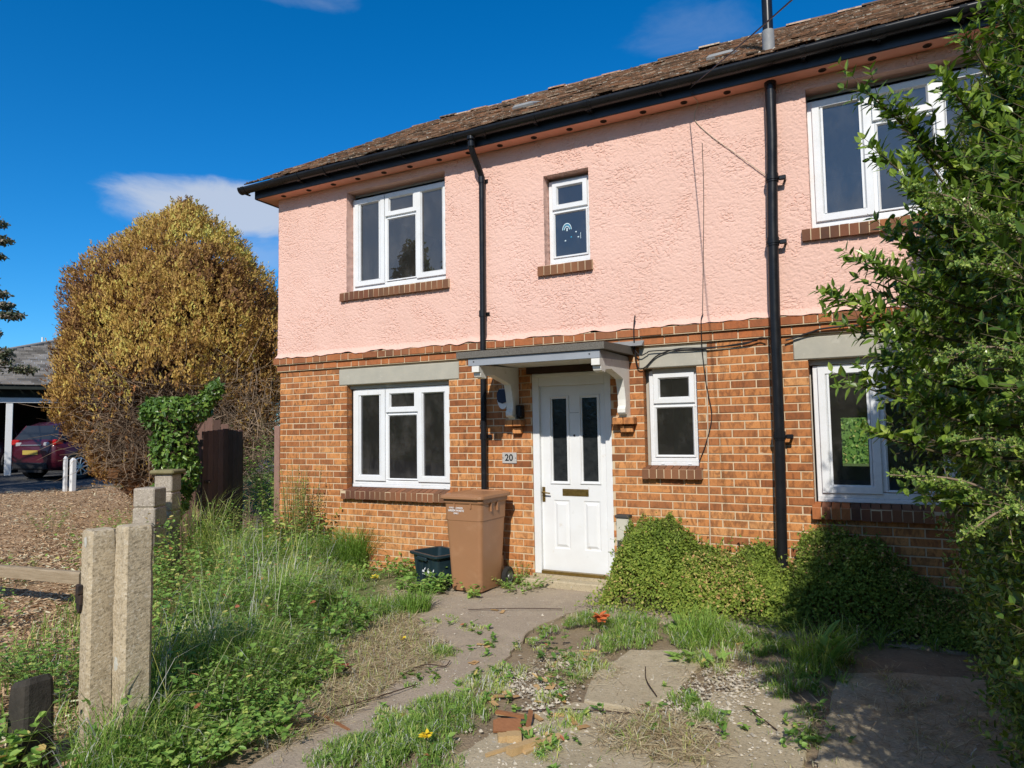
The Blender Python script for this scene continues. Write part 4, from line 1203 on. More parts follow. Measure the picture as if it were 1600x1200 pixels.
M['tanchip'] = leafmat('fallen tan bark flakes', [(0.0, (0.34, 0.20, 0.085)), (1.0, (0.52, 0.34, 0.16))], .05, .8, .2, gain=1.2)
M['timber_rail'] = pm('weathered timber', (0.36, 0.29, 0.20), (0.24, 0.185, 0.12), 3, .85, .15, .4, 40, .004, sc3=(2, 9, 22))

# ================================================================= GRASS, STRAW, CHIPS, GRAVEL (nobody could count these)
CL = [(4.5,-3.78,.22,.12,1500,0),(4.58,-3.52,.23,.12,1500,0),(4.62,-3.16,.24,.12,1400,0),(4.76,-3.66,.22,.1,900,0),(4.58,-2.76,.2,.08,700,1),(4.59,-2.42,.16,.07,500,1),(4.51,-1.85,.13,.06,250,1),(4.02,-2.31,.12,.1,500,0),(4.32,-3.3,.12,.06,300,1),(3.91,-3.08,.18,.07,300,3),(3.92,-2.57,.19,.06,300,3),(3.4,-2.18,.27,.08,400,3),(4.45,-2.59,.05,.06,90,0),(3.62,-1.61,.2,.06,250,1),(3.93,-1.67,.1,.05,160,1),(4.17,-2.9,.05,.05,90,0),(4.28,-2.79,.04,.05,70,1),(4.69,-1.13,.2,.13,700,0),(4.82,-.87,.23,.12,700,0),(5.13,-1.4,.21,.12,800,0),(5.12,-1.13,.25,.12,800,0),(4.98,-1.63,.15,.1,400,0),(4.98,-2.08,.21,.08,600,1),(5.0,-2.39,.11,.08,300,0),(5.12,-2.15,.14,.08,350,1),(4.51,-1.5,.11,.08,180,0),(5.03,-2.72,.08,.08,160,1),(5.63,-1.17,.32,.22,900,0),(5.9,-1.13,.27,.16,650,0),(5.86,-1.67,.24,.1,600,1),(5.63,-1.71,.1,.1,200,0),(5.79,-2.41,.11,.1,300,0),(5.93,-2.63,.09,.12,260,0),(5.73,-2.81,.16,.1,450,3),(5.88,-2.98,.19,.1,550,3),(5.62,-3.02,.13,.1,350,3),(5.64,-2.85,.06,.06,90,0),(6.38,-1.69,.24,.16,420,0),(6.47,-1.39,.2,.26,340,0),(6.33,-2.0,.16,.12,400,0),(6.14,-1.26,.21,.15,500,0),(6.45,-2.29,.11,.06,200,0),(6.54,-.92,.33,.3,260,0),(6.82,-.79,.33,.3,260,0),(6.44,-2.54,.04,.07,90,0),(6.45,-2.67,.05,.06,90,0),(6.87,-1.69,.29,.06,300,3),(7.11,-1.98,.27,.06,350,3),(7.09,-2.48,.24,.06,350,3),(5.46,-.36,.24,.08,300,0),(4.98,-.46,.15,.07,150,0),(5.87,-.6,.23,.08,250,0),(3.55,-.08,.12,.1,200,0),(5.21,-3.14,.08,.06,120,1),(5.27,-2.94,.12,.08,300,1),(5.32,-3.32,.09,.07,200,1),(4.2,-1.99,.06,.04,60,0),(2.84,-1.64,.24,.25,700,0),(1.77,-.75,.37,.2,700,0),(2.74,-1.33,.22,.12,350,0),(4.59,-.39,.13,.05,100,0)]
gq = np.random.default_rng(101)
G1 = Geo(); G3 = Geo()
for (x, y, r, hh, n, k) in CL:
    n = int(n * 1.0)
    nsub = max(3, n // 22)
    sr = r * np.sqrt(gq.random(nsub)) * 1.12; st_ = gq.uniform(0, 6.283, nsub)
    sub = np.c_[x + sr * np.cos(st_), y + sr * np.sin(st_)][gq.integers(0, nsub, n)]
    P = np.c_[sub + gq.normal(0, .018, (n, 2)), np.full(n, .008)]
    rad = np.linalg.norm(P[:, :2] - (x, y), axis=1)
    hh *= .62
    fall = np.clip(1.15 - (rad / r) ** 2 * .6, .35, 1.2)
    if k == 3:
        L = gq.uniform(.05, .16, n)
        leaves(G3, P + np.c_[np.zeros((n, 2)), gq.uniform(.0, .035, n)], np.c_[rvec(gq, n)[:, :2], gq.uniform(-.1, .25, n)], np.array([0, 0, 1.0]) + .3 * rvec(gq, n), L, .004, 'small', gq.random(n))
        P = P[: n // 3]; fall = fall[: n // 3]; n = len(P)
        rn = gq.uniform(.5, 1, n)
    else:
        rn = np.clip(gq.normal(.36 if k == 0 else .66, .18, n), 0, 1)
        rn = np.where(gq.random(n) < .16, gq.uniform(.75, 1, n), rn)
    blades(G1, P, hh * fall * gq.uniform(.35, 1.35, n), gq.uniform(.0015, .0032, n), gq.uniform(.35, 1.6, n) if hh < .09 else gq.uniform(.5, 1.8, n), rn, gq)
# the overgrown verge between the concrete posts and the house
VERGE = [(3.30, -4.10), (3.0, -3.85), (-0.75, 0.05), (0.0, -0.02), (1.05, -0.02), (1.55, -.30), (1.85, -.85), (2.55, -1.40), (3.02, -1.75), (3.15, -2.2), (3.42, -2.75), (3.72, -3.25), (3.86, -3.75), (3.95, -4.5), (3.6, -4.7)]
def scatter(poly, n, gq):
    P_ = np.array(poly); lo, hi = P_.min(0), P_.max(0)
    out = np.zeros((0, 2))
    while len(out) < n:
        q = gq.uniform(lo, hi, (n * 2, 2))
        out = np.concatenate([out, q[inpoly(q[:, 0], q[:, 1], poly)]])
    return out[:n]
def dist_poly(P, line):
    """distance to a polyline"""
    d = np.full(len(P), 1e9)
    for a, b in zip(np.array(line)[:-1], np.array(line)[1:]):
        t = np.clip(((P - a) @ (b - a)) / ((b - a) @ (b - a)), 0, 1)
        d = np.minimum(d, np.linalg.norm(P - a - t[:, None] * (b - a), axis=1))
    return d
EDGE = VERGE[5:14]
n = 42000
P2 = scatter(VERGE, n, gq)
de = dist_poly(P2, EDGE)
cl = lump(np.c_[P2, np.zeros(n)], 3.2, 55)
c2 = lump(np.c_[P2, np.zeros(n)], 8.0, 56)
keep = (c2 > -.75) & (gq.random(n) < np.clip(.35 + de * 1.6, .2, 1))
P2, de, cl, c2 = P2[keep], de[keep], cl[keep], c2[keep]; n = len(P2)
tall = np.clip(.06 + .30 * np.clip(de / .55, 0, 1) * (1 + .75 * cl), .05, .6)
rn = np.clip(gq.normal(.34, .17, n) + np.where(c2 > .45, .28, 0) + .25 * np.exp(-de / .15), 0, 1)
rn = np.where(gq.random(n) < .13, gq.uniform(.72, 1, n), rn)
blades(G1, np.c_[P2, gz(P2[:, 0], P2[:, 1])], tall * gq.uniform(.45, 1.2, n), gq.uniform(.0018, .0042, n), gq.uniform(.2, 1.15, n), rn, gq)
# low leafy weeds all through the verge
G8, G9 = Geo(), Geo()
n = 1500
P2 = scatter(VERGE, n, gq); de = dist_poly(P2, EDGE)
kk = lump(np.c_[P2, np.zeros(n)], 4.5, 57) > -.15
P2, de = P2[kk], de[kk]; n = len(P2)
hs_ = np.clip(.05 + .42 * np.clip(de / .6, 0, 1), .05, .42) * gq.uniform(.5, 1.1, n)
A = np.c_[P2, np.zeros(n)]; th = gq.uniform(0, 6.283, n)
B = A + np.c_[np.cos(th) * hs_ * .5, np.sin(th) * hs_ * .5, hs_]
VW = (G8, G9, A, B)
# long flowering stalks
n = 260
P2 = scatter(VERGE, n, gq); de = dist_poly(P2, EDGE)
P2 = P2[de > .35]; n = len(P2)
blades(G1, np.c_[P2, np.zeros(n)], gq.uniform(.45, .85, n), .0022, gq.uniform(.1, .7, n), gq.uniform(.6, .95, n), gq)
n = 240
P2 = scatter(VERGE, n, gq); de = dist_poly(P2, EDGE); P2 = P2[de > .2]; n = len(P2)
blades(G1, np.c_[P2, np.zeros(n)], gq.uniform(.2, .6, n), .0022, gq.uniform(.2, 1.2, n), gq.uniform(.85, 1, n), gq)
# dry fringe beside the path and sparse tufts
n = 6500
P2 = scatter([(2.3, -.8), (2.75, -1.3), (3.05, -1.75), (3.15, -2.2), (3.42, -2.75), (3.72, -3.25), (3.86, -3.9), (4.1, -3.9), (4.12, -3.3), (4.04, -2.8), (4.1, -2.2), (3.6, -1.95), (3.1, -1.4), (2.5, -.9)], n, gq)
L = gq.uniform(.05, .17, n)
leaves(G3, np.c_[P2, gq.uniform(.002, .035, n)], np.c_[rvec(gq, n)[:, :2], gq.uniform(-.1, .2, n)], np.array([0, 0, 1.0]) + .3 * rvec(gq, n), L, .0042, 'small', gq.random(n))
blades(G1, np.c_[P2[:1500], np.zeros(1500)], gq.uniform(.02, .09, 1500), .0018, gq.uniform(.3, 1.2, 1500), gq.uniform(.4, 1, 1500), gq)
# grass on the neighbour's side and sparse blades in every joint
n = 2500
P2 = scatter([(3.0, -5.0), (3.25, -4.35), (1.0, -2.0), (-.9, .0), (-1.6, -.4), (0, -2.6), (2.0, -4.6)], n, gq)
blades(G1, np.c_[P2, gz(P2[:, 0], P2[:, 1])], gq.uniform(.04, .20, n), .0028, gq.uniform(.2, 1.2, n), np.clip(gq.normal(.4, .25, n), 0, 1), gq)
n = 1500
P2 = gq.uniform((4.0, -4.4), (7.2, -.6), (n, 2)); c2 = lump(np.c_[P2, np.zeros(n)], 5, 88); P2 = P2[c2 > .15]; n = len(P2)
blades(G1, np.c_[P2, np.full(n, .01)], gq.uniform(.015, .05, n), .0016, gq.uniform(.3, 1.2, n), gq.uniform(.2, .95, n), gq)
tag(G1.build('grass', M['grass']), kind='stuff')
sg_, lg_, A, B = VW
n = len(A)
twigs(sg_, A, B, .0018, .001, 0, .5)
for k in range(6):
    t = gq.uniform(.25, 1.0, (n, 1)); P = A + (B - A) * t
    a2 = gq.uniform(0, 6.283, n)
    leaves(lg_, P, np.c_[np.cos(a2), np.sin(a2), gq.normal(.1, .3, n)], np.array([0, 0, 1.0]) + .5 * rvec(gq, n), gq.uniform(.025, .062, n), gq.uniform(.015, .042, n), 'oval', np.clip(gq.normal(.5, .25, n), 0, 1))
# and through the joints of the driveway
m = 260
ctr = np.array([c[:2] for c in CL if c[5] in (0, 1)])[gq.integers(0, sum(1 for c in CL if c[5] in (0, 1)), m)] + gq.normal(0, .10, (m, 2))
for k in range(7):
    a2 = gq.uniform(0, 6.283, m)
    leaves(lg_, np.c_[ctr, gq.uniform(.012, .05, m)], np.c_[np.cos(a2), np.sin(a2), gq.normal(.3, .3, m)], np.array([0, 0, 1.0]) + .5 * rvec(gq, m), gq.uniform(.02, .055, m), gq.uniform(.012, .028, m), 'oval', np.clip(gq.normal(.45, .25, m), 0, 1))
wv = tag(sg_.build('undergrowth_stems', M['green_stem']), kind='stuff')
tag(lg_.build('undergrowth', M['weed']), kind='stuff')
# straw lying in the shade under the hedge and round the slabs
for (x, y, r, n) in ((7.1, -1.9, .45, 700), (6.9, -2.4, .5, 700), (5.75, -2.9, .3, 700), (3.4, -1.95, .3, 400), (5.4, -.45, .5, 400), (5.9, -1.9, .35, 350), (5.0, -2.2, .35, 450), (2.4, -.45, .4, 300), (3.3, -.3, .25, 120)):
    rad = r * np.sqrt(gq.random(n)); th = gq.uniform(0, 6.283, n)
    leaves(G3, np.c_[x + rad * np.cos(th), y + rad * np.sin(th), gq.uniform(.015, .04, n)], np.c_[rvec(gq, n)[:, :2], gq.uniform(-.1, .2, n)], np.array([0, 0, 1.0]) + .3 * rvec(gq, n), gq.uniform(.04, .15, n), .0036, 'small', gq.random(n))
n = 2600
P2 = gq.uniform((3.3, -4.4), (7.3, -.15), (n, 2))
P2 = P2[lump(np.c_[P2, np.zeros(n)], 2.4, 91) > -.25]; n = len(P2)
leaves(G3, np.c_[P2, gq.uniform(.016, .026, n)], np.c_[rvec(gq, n)[:, :2], gq.uniform(-.03, .12, n)], np.array([0, 0, 1.0]) + .3 * rvec(gq, n), gq.uniform(.012, .075, n), gq.uniform(.0018, .0045, n), 'small', gq.random(n))
tag(G3.build('straw', M['straw']), kind='stuff')
# bark mulch on the neighbour's bed
G5 = Geo()
n = 26000
P2 = np.concatenate([scatter([(3.2, -5.2), (3.1, -4.3), (1.4, -2.5), (-.9, -.1), (-2.2, 1.0), (-4.5, -.5), (-1, -3.5), (1.8, -5.2)], 17000, gq), scatter([(-.9, .1), (-5, 3), (-9.5, 3.4), (-9.5, -2), (-3, -2.2)], 9000, gq)])
leaves(G5, np.c_[P2, gz(P2[:, 0], P2[:, 1]) + gq.uniform(.004, .03, n)], np.c_[rvec(gq, n)[:, :2], gq.uniform(-.3, .3, n)], np.array([0, 0, 1.0]) + .5 * rvec(gq, n), gq.uniform(.02, .085, n) , gq.uniform(.006, .022, n), 'chip', gq.random(n) ** .8)
tag(G5.build('bark_mulch', M['chip']), kind='stuff')
# pale gravel where the driveway surface has broken up
G6 = Geo()
GR = [(4.79,-2.43,.16,260),(4.88,-2.12,.2,420),(5.0,-2.62,.14,300),(4.80,-2.67,.12,220),(5.04,-2.86,.1,140),(5.90,-2.25,.28,700),(6.05,-2.0,.2,350),(5.85,-2.58,.2,420),(5.98,-1.85,.25,400),(5.3,-2.95,.45,350),(4.3,-2.6,.5,120),(5.5,-2.1,.4,140),(6.2,-2.7,.4,300),(4.0,-1.2,.6,90),(6.9,-2.2,.5,90),(5.2,-3.5,.4,260)]
sph = np.array([(1, 0, 0), (-1, 0, 0), (0, 1, 0), (0, -1, 0), (0, 0, 1), (0, 0, -1)], float)
of = np.array([(0, 2, 4), (2, 1, 4), (1, 3, 4), (3, 0, 4), (2, 0, 5), (1, 2, 5), (3, 1, 5), (0, 3, 5)])
for (x, y, r, n) in GR:
    n = int(n * .9)
    rad = r * np.sqrt(gq.random(n)) * (1 + .3 * gq.standard_normal(n)); th = gq.uniform(0, 6.283, n)
    s = np.clip(gq.gamma(3, .0019, n), .0025, .013)[:, None, None]
    V = np.c_[x + rad * np.cos(th), y + rad * np.sin(th), np.full(n, .016)][:, None] + sph[None] * s * (1 + .22 * gq.standard_normal((n, 6, 1))) * np.array([1.15, 1.0, .8])
    G6.add(V.reshape(-1, 3), [np.concatenate([of + 6 * i for i in range(n)])], 0, np.repeat(gq.random(n), 6))
tag(G6.build('gravel', M['pebble']), kind='stuff')
# tan flakes of bark and board lying about
G7 = Geo()
CH = [(4.34,-2.39),(5.02,-1.8),(4.9,-1.87),(4.04,-3.53),(4.37,-3.39),(4.86,-2.49),(4.95,-2.48),(4.88,-2.2),(4.77,-2.84),(5.14,-2.96),(5.91,-1.21),(4.76,-2.89),(4.9,-2.83),(5.35,-3.1),(5.3,-2.99),(4.2,-2.0),(3.9,-1.1)]
for (x, y) in CH:
    n = 2
    P = np.c_[x + gq.normal(0, .05, n), y + gq.normal(0, .05, n), gq.uniform(.018, .024, n)]
    leaves(G7, P, np.c_[rvec(gq, n)[:, :2], np.zeros(n)], np.array([0, 0, 1.0]) + .12 * rvec(gq, n), gq.uniform(.05, .11, n), gq.uniform(.025, .06, n), 'chip', gq.random(n))
tag(G7.build('bark_flakes', M['tanchip']), kind='stuff')

# ================================================================= PLANTS AS THINGS
def plant(name, label, cat, loc, group=None):
    o = empty(name, loc)
    return tag(o, label, cat, group)
def leafy_stems(root_xy, n_st, hgt, spread, leaf, lw, per, tpl, gq, stem_r=.002, rr=(0, 1), droop=.4, z0=0.0, stem_g=None, leaf_g=None, ax_up=.35):
    """upright or arching stems with leaves along them"""
    x, y = root_xy
    th = gq.uniform(0, 6.283, n_st); rad = np.sqrt(gq.random(n_st)) * spread * .5
    A = np.c_[x + rad * np.cos(th), y + rad * np.sin(th), np.full(n_st, z0)]
    out = gq.uniform(.1, 1.0, n_st) * spread * .8
    hh = hgt * gq.uniform(.5, 1.1, n_st)
    B = A + np.c_[out * np.cos(th), out * np.sin(th), hh]
    bend = np.c_[np.zeros((n_st, 2)), hh * droop * .35]
    twigs(stem_g, A, B, stem_r, stem_r * .5, 0, .5, bend)
    for k in range(per):
        t = (k + gq.random(n_st)) / per * .85 + .15
        t_ = t[:, None]
        P = (1 - t_) ** 2 * A + 2 * t_ * (1 - t_) * ((A + B) / 2 + 2 * bend) + t_ ** 2 * B
        a2 = gq.uniform(0, 6.283, n_st)
        ax = np.c_[np.cos(a2), np.sin(a2), gq.normal(ax_up - .25, .3, n_st)]
        leaves(leaf_g, P, ax, np.array([0, 0, 1.0]) + .45 * rvec(gq, n_st), leaf * gq.uniform(.6, 1.25, n_st) * (1.1 - .4 * t), lw * gq.uniform(.7, 1.2, n_st) * (1.1 - .4 * t), tpl, np.clip(rr[0] + (rr[1] - rr[0]) * gq.random(n_st), 0, 1))
def weed(name, label, cat, xy, group=None, mat='weed', z0=None, specs=(), seed=1):
    gq = np.random.default_rng(seed)
    z = float(gz(*xy)) if z0 is None else z0
    o = plant(name, label, cat, (xy[0], xy[1], z), group)
    a, b = Geo(), Geo()
    for sp in specs:
        dx, dy = sp.pop('at', (0, 0))
        leafy_stems((xy[0] + dx, xy[1] + dy), gq=gq, stem_g=a, leaf_g=b, z0=z, **sp)
    a.build('stem', M['green_stem'], o)
    b.build('foliage', M[mat], o)
    return o
# bramble and nettle mounds in the verge
gv = 'brambles and weeds in the overgrown verge'
weed('bramble', 'dark leafy bramble mound at the edge of the dry grass left of the path', 'bramble', (2.95, -2.35), gv, seed=3,
     specs=[dict(n_st=70, hgt=.34, spread=.50, leaf=.055, lw=.040, per=7, tpl='oval', rr=(.1, .75))])
weed('bramble', 'bright green bramble patch in the middle of the tall verge grass', 'bramble', (2.05, -2.15), gv, seed=4,
     specs=[dict(n_st=70, hgt=.42, spread=.60, leaf=.055, lw=.042, per=7, tpl='oval', rr=(.25, .9)), dict(at=(.1, -.5), n_st=45, hgt=.40, spread=.45, leaf=.05, lw=.036, per=7, tpl='oval', rr=(.3, .9))])
weed('weed_clump', 'sprawling small leaved weeds with yellow flowers at the foot of the concrete posts', 'weed', (3.52, -3.72), gv, seed=5,
     specs=[dict(n_st=110, hgt=.34, spread=.42, leaf=.034, lw=.020, per=9, tpl='oval', rr=(.3, .85)), dict(at=(-.25, .35), n_st=80, hgt=.36, spread=.4, leaf=.034, lw=.020, per=8, tpl='oval', rr=(.2, .8)),
            dict(at=(.20, -.40), n_st=90, hgt=.17, spread=.36, leaf=.045, lw=.03, per=7, tpl='oval', rr=(.35, .9))])
weed('weed_clump', 'reddish and green weeds beside the pink grey stone block pier', 'weed', (-.25, -1.75), gv, seed=6,
     specs=[dict(n_st=60, hgt=.75, spread=.5, leaf=.06, lw=.04, per=8, tpl='oval', rr=(.4, 1)), dict(at=(-.7, .1), n_st=50, hgt=.6, spread=.5, leaf=.06, lw=.04, per=7, tpl='oval', rr=(.5, 1)), dict(at=(.45, -.35), n_st=50, hgt=.5, spread=.45, leaf=.055, lw=.04, per=7, tpl='oval', rr=(.3, 1))])
weed('weed_clump', 'low dock and clover leaves at the inner edge of the verge beside the path', 'weed', (3.45, -3.05), gv, seed=7,
     specs=[dict(n_st=50, hgt=.16, spread=.35, leaf=.06, lw=.03, per=6, tpl='oval', rr=(.2, .9)), dict(at=(.3, -.75), n_st=60, hgt=.17, spread=.35, leaf=.07, lw=.035, per=6, tpl='lance', rr=(.3, .9))])
weed('bramble', 'big leaved bramble shoots in front of the left concrete post', 'bramble', (3.14, -4.74), gv, seed=8,
     specs=[dict(n_st=22, hgt=.30, spread=.30, leaf=.075, lw=.055, per=8, tpl='oval', rr=(.4, .97))])
weed('weed_clump', 'green weeds and seedlings in bark left of the concrete posts', 'weed', (2.3, -3.95), gv, seed=9,
     specs=[dict(n_st=60, hgt=.42, spread=.38, leaf=.05, lw=.03, per=8, tpl='lance', rr=(.2, .85)), dict(at=(-.55, .25), n_st=60, hgt=.25, spread=.5, leaf=.05, lw=.03, per=6, tpl='oval', rr=(.4, .95)), dict(at=(.55, .2), n_st=40, hgt=.55, spread=.25, leaf=.05, lw=.035, per=9, tpl='oval', rr=(.1, .7))])
for i, (x, y, s) in enumerate([(-2.2, -.9, .5), (-3.6, .3, .45), (-1.4, -2.4, .35), (-4.6, -.3, .4), (.2, -3.3, .35)]):
    weed('seedling', ['yellowish seedling clump on the bark bed nearest the stone pier', 'seedling clump on the bark bed furthest back near the dead conifer', 'small green seedling in bark in front of the timber rail',
                      'dark seedling clump at the left of the bark bed behind the rail', 'low seedling in bark right behind the concrete stump'][i], 'seedling', (x, y), 'seedlings on the bark bed', seed=20 + i,
         specs=[dict(n_st=16, hgt=s, spread=.3, leaf=.055, lw=.03, per=7, tpl='lance', rr=(.3, .97))])
weed('bramble', 'tall arching brambles and grass stems in front of the open gate', 'bramble', (-.15, -.75), gv, seed=12,
     specs=[dict(n_st=70, hgt=.75, spread=.6, leaf=.05, lw=.036, per=9, tpl='oval', rr=(.2, .95)), dict(at=(.5, -.45), n_st=60, hgt=.55, spread=.55, leaf=.05, lw=.036, per=8, tpl='oval', rr=(.25, .95)), dict(at=(.75, .35), n_st=60, hgt=.55, spread=.5, leaf=.045, lw=.03, per=8, tpl='oval', rr=(.3, 1))])
weed('bramble', 'yellow green bramble tangle between the posts and the block piers', 'bramble', (1.35, -2.35), gv, seed=13,
     specs=[dict(n_st=80, hgt=.55, spread=.65, leaf=.055, lw=.038, per=8, tpl='oval', rr=(.3, 1)), dict(at=(.65, -.75), n_st=80, hgt=.50, spread=.6, leaf=.055, lw=.038, per=8, tpl='oval', rr=(.2, .95)), dict(at=(-.6, .35), n_st=70, hgt=.6, spread=.6, leaf=.055, lw=.038, per=8, tpl='oval', rr=(.3, 1))])
# against the house
weed('wall_weed', 'tall straggly half dried weed against the brick left of the lower window', 'weed', (.60, -.30), seed=30,
     specs=[dict(n_st=85, hgt=1.14, spread=.26, leaf=.042, lw=.020, per=22, tpl='lance', rr=(.55, 1), stem_r=.0036, droop=.08), dict(n_st=70, hgt=.62, spread=.46, leaf=.08, lw=.05, per=9, tpl='oval', rr=(.45, 1)), dict(at=(.12, -.1), n_st=14, hgt=.3, spread=.3, leaf=.14, lw=.06, per=3, tpl='lance', rr=(.5, .8))])
def tuft(name, label, xy, n, hgt, spread, seed, rr=(.2, .45), group=None, cat='grass tuft'):
    gq = np.random.default_rng(seed)
    g = Geo()
    rad = np.sqrt(gq.random(n)) * spread * .4; th = gq.uniform(0, 6.283, n)
    blades(g, np.c_[xy[0] + rad * np.cos(th), xy[1] + rad * np.sin(th), np.full(n, float(gz(*xy)))], hgt * gq.uniform(.45, 1.2, n), .0030, gq.uniform(.25, 1.3, n), rr[0] + (rr[1] - rr[0]) * gq.random(n), gq)
    o = g.build(name, M['grass'], loc=(xy[0], xy[1], 0))
    return tag(o, label, cat, group)
tuft('grass_tuft', 'tall dark green grass tuft below the lower left window sill', (1.33, -.14), 700, .50, .40, 40, group='grass tufts')
tuft('grass_tuft', 'rounded blue green grass tuft at the tip of the verge near the bin', (3.12, -1.42), 420, .19, .40, 41, (.2, .5), group='grass tufts')
tuft('grass_tuft', 'long arching grass tuft on the driveway joint in front of the herb bush', (5.62, -1.28), 170, .30, .42, 42, (.3, .6), group='grass tufts')
tuft('grass_tuft', 'long grass tuft at the edge of the hedge shadow on the driveway', (6.42, -1.55), 180, .32, .34, 43, (.25, .7), group='grass tufts')
tuft('grass_tuft', 'pale long seeded grass leaning against the brown gate', (-.30, -.95), 260, .95, .5, 44, (.4, .85), group='grass tufts')
weed('dock_plant', 'pale broad leaved dock plant at the top corner of the concrete slab', 'dock', (5.52, -1.02), 'dock plants', seed=50, specs=[dict(n_st=7, hgt=.16, spread=.22, leaf=.17, lw=.075, per=2, tpl='oval', rr=(.55, .8))])
weed('dock_plant', 'upright dock plant at the shadow edge on the driveway', 'dock', (6.50, -1.52), 'dock plants', seed=51, specs=[dict(n_st=8, hgt=.30, spread=.16, leaf=.20, lw=.07, per=2, tpl='oval', rr=(.35, .6), ax_up=1.1)])
weed('dock_plant', 'bright light green dock rosette left of the shaded grass tuft', 'dock', (5.74, -1.72), 'dock plants', seed=52, specs=[dict(n_st=8, hgt=.09, spread=.2, leaf=.14, lw=.05, per=2, tpl='lance', rr=(.6, .85))])
weed('dock_plant', 'dark green low rosette between the path and the driveway slab', 'dock', (4.76, -1.98), 'dock plants', seed=53, specs=[dict(n_st=9, hgt=.06, spread=.2, leaf=.09, lw=.05, per=2, tpl='oval', rr=(.05, .3))])
weed('ground_ivy', 'leafy creeper spreading in front of the green recycling box', 'creeper', (2.86, -.82), seed=54, specs=[dict(n_st=46, hgt=.20, spread=.28, leaf=.058, lw=.045, per=6, tpl='oval', rr=(.25, .85)), dict(at=(-.22, .0), n_st=18, hgt=.12, spread=.2, leaf=.05, lw=.04, per=5, tpl='oval', rr=(.3, .9))])
weed('ground_ivy', 'leafy shoots round the wheel of the brown bin', 'creeper', (3.38, -.78), seed=55, specs=[dict(n_st=7, hgt=.17, spread=.14, leaf=.075, lw=.05, per=4, tpl='oval', rr=(.5, .95))])
weed('ground_ivy', 'small creeping weeds along the foot of the brick left of the doorstep', 'creeper', (3.66, -.30), seed=56, specs=[dict(n_st=40, hgt=.14, spread=.32, leaf=.04, lw=.025, per=6, tpl='oval', rr=(.3, .95)), dict(at=(-.12, .2), n_st=30, hgt=.26, spread=.14, leaf=.03, lw=.015, per=7, tpl='lance', rr=(.5, 1))])
weed('ground_ivy', 'low leafy weeds between the verge grass and the recycling box', 'creeper', (1.95, -.30), seed=57, specs=[dict(n_st=50, hgt=.20, spread=.45, leaf=.05, lw=.035, per=6, tpl='oval', rr=(.4, .95)), dict(at=(.35, .0), n_st=35, hgt=.18, spread=.3, leaf=.06, lw=.045, per=5, tpl='oval', rr=(.3, .8))])
# flowers
def flower(name, label, xy, z, r, col, seed, np_=9, cat='flower', group=None):
    gq = np.random.default_rng(seed)
    m = M.setdefault('fl_' + str(col), pm(name + ' petals', col, tuple(c * .7 for c in col), 30, .6, .2))
    g = Geo()
    th = gq.uniform(0, 6.283, np_)
    leaves(g, np.tile((xy[0], xy[1], z), (np_, 1)) + .25 * r * rvec(gq, np_), np.c_[np.cos(th), np.sin(th), gq.uniform(.0, .8, np_)], np.array([0, 0, 1.0]) + .5 * rvec(gq, np_), r, r * .55, 'lance', gq.random(np_))
    g.tube([(xy[0], xy[1], 0), (xy[0], xy[1], z)], .003, 5, mi=1)
    return tag(g.build(name, [m, M['green_stem']], loc=(xy[0], xy[1], 0)), label, cat, group)
flower('orange_plant', 'orange red dying plant in the green strip before the door', (4.83, -1.24), .09, .075, (.62, .16, .05), 60, 22, 'plant')
flower('dandelion', 'yellow dandelion in the bottom grass strip of the driveway', (4.78, -3.60), .10, .035, (.75, .55, .03), 61, 14, group='yellow dandelions')
flower('dandelion', 'yellow dandelion in the dry grass at the path edge', (3.64, -2.26), .06, .030, (.75, .55, .03), 62, 12, group='yellow dandelions')
flower('dandelion', 'yellow flower in the weeds left of the recycling box', (2.05, -.62), .05, .045, (.75, .58, .05), 63, 12, group='yellow dandelions')
flower('red_leaves', 'dark red dead leaves on the dry ground left of the path', (3.62, -2.90), .03, .06, (.20, .05, .03), 64, 16, 'leaves')

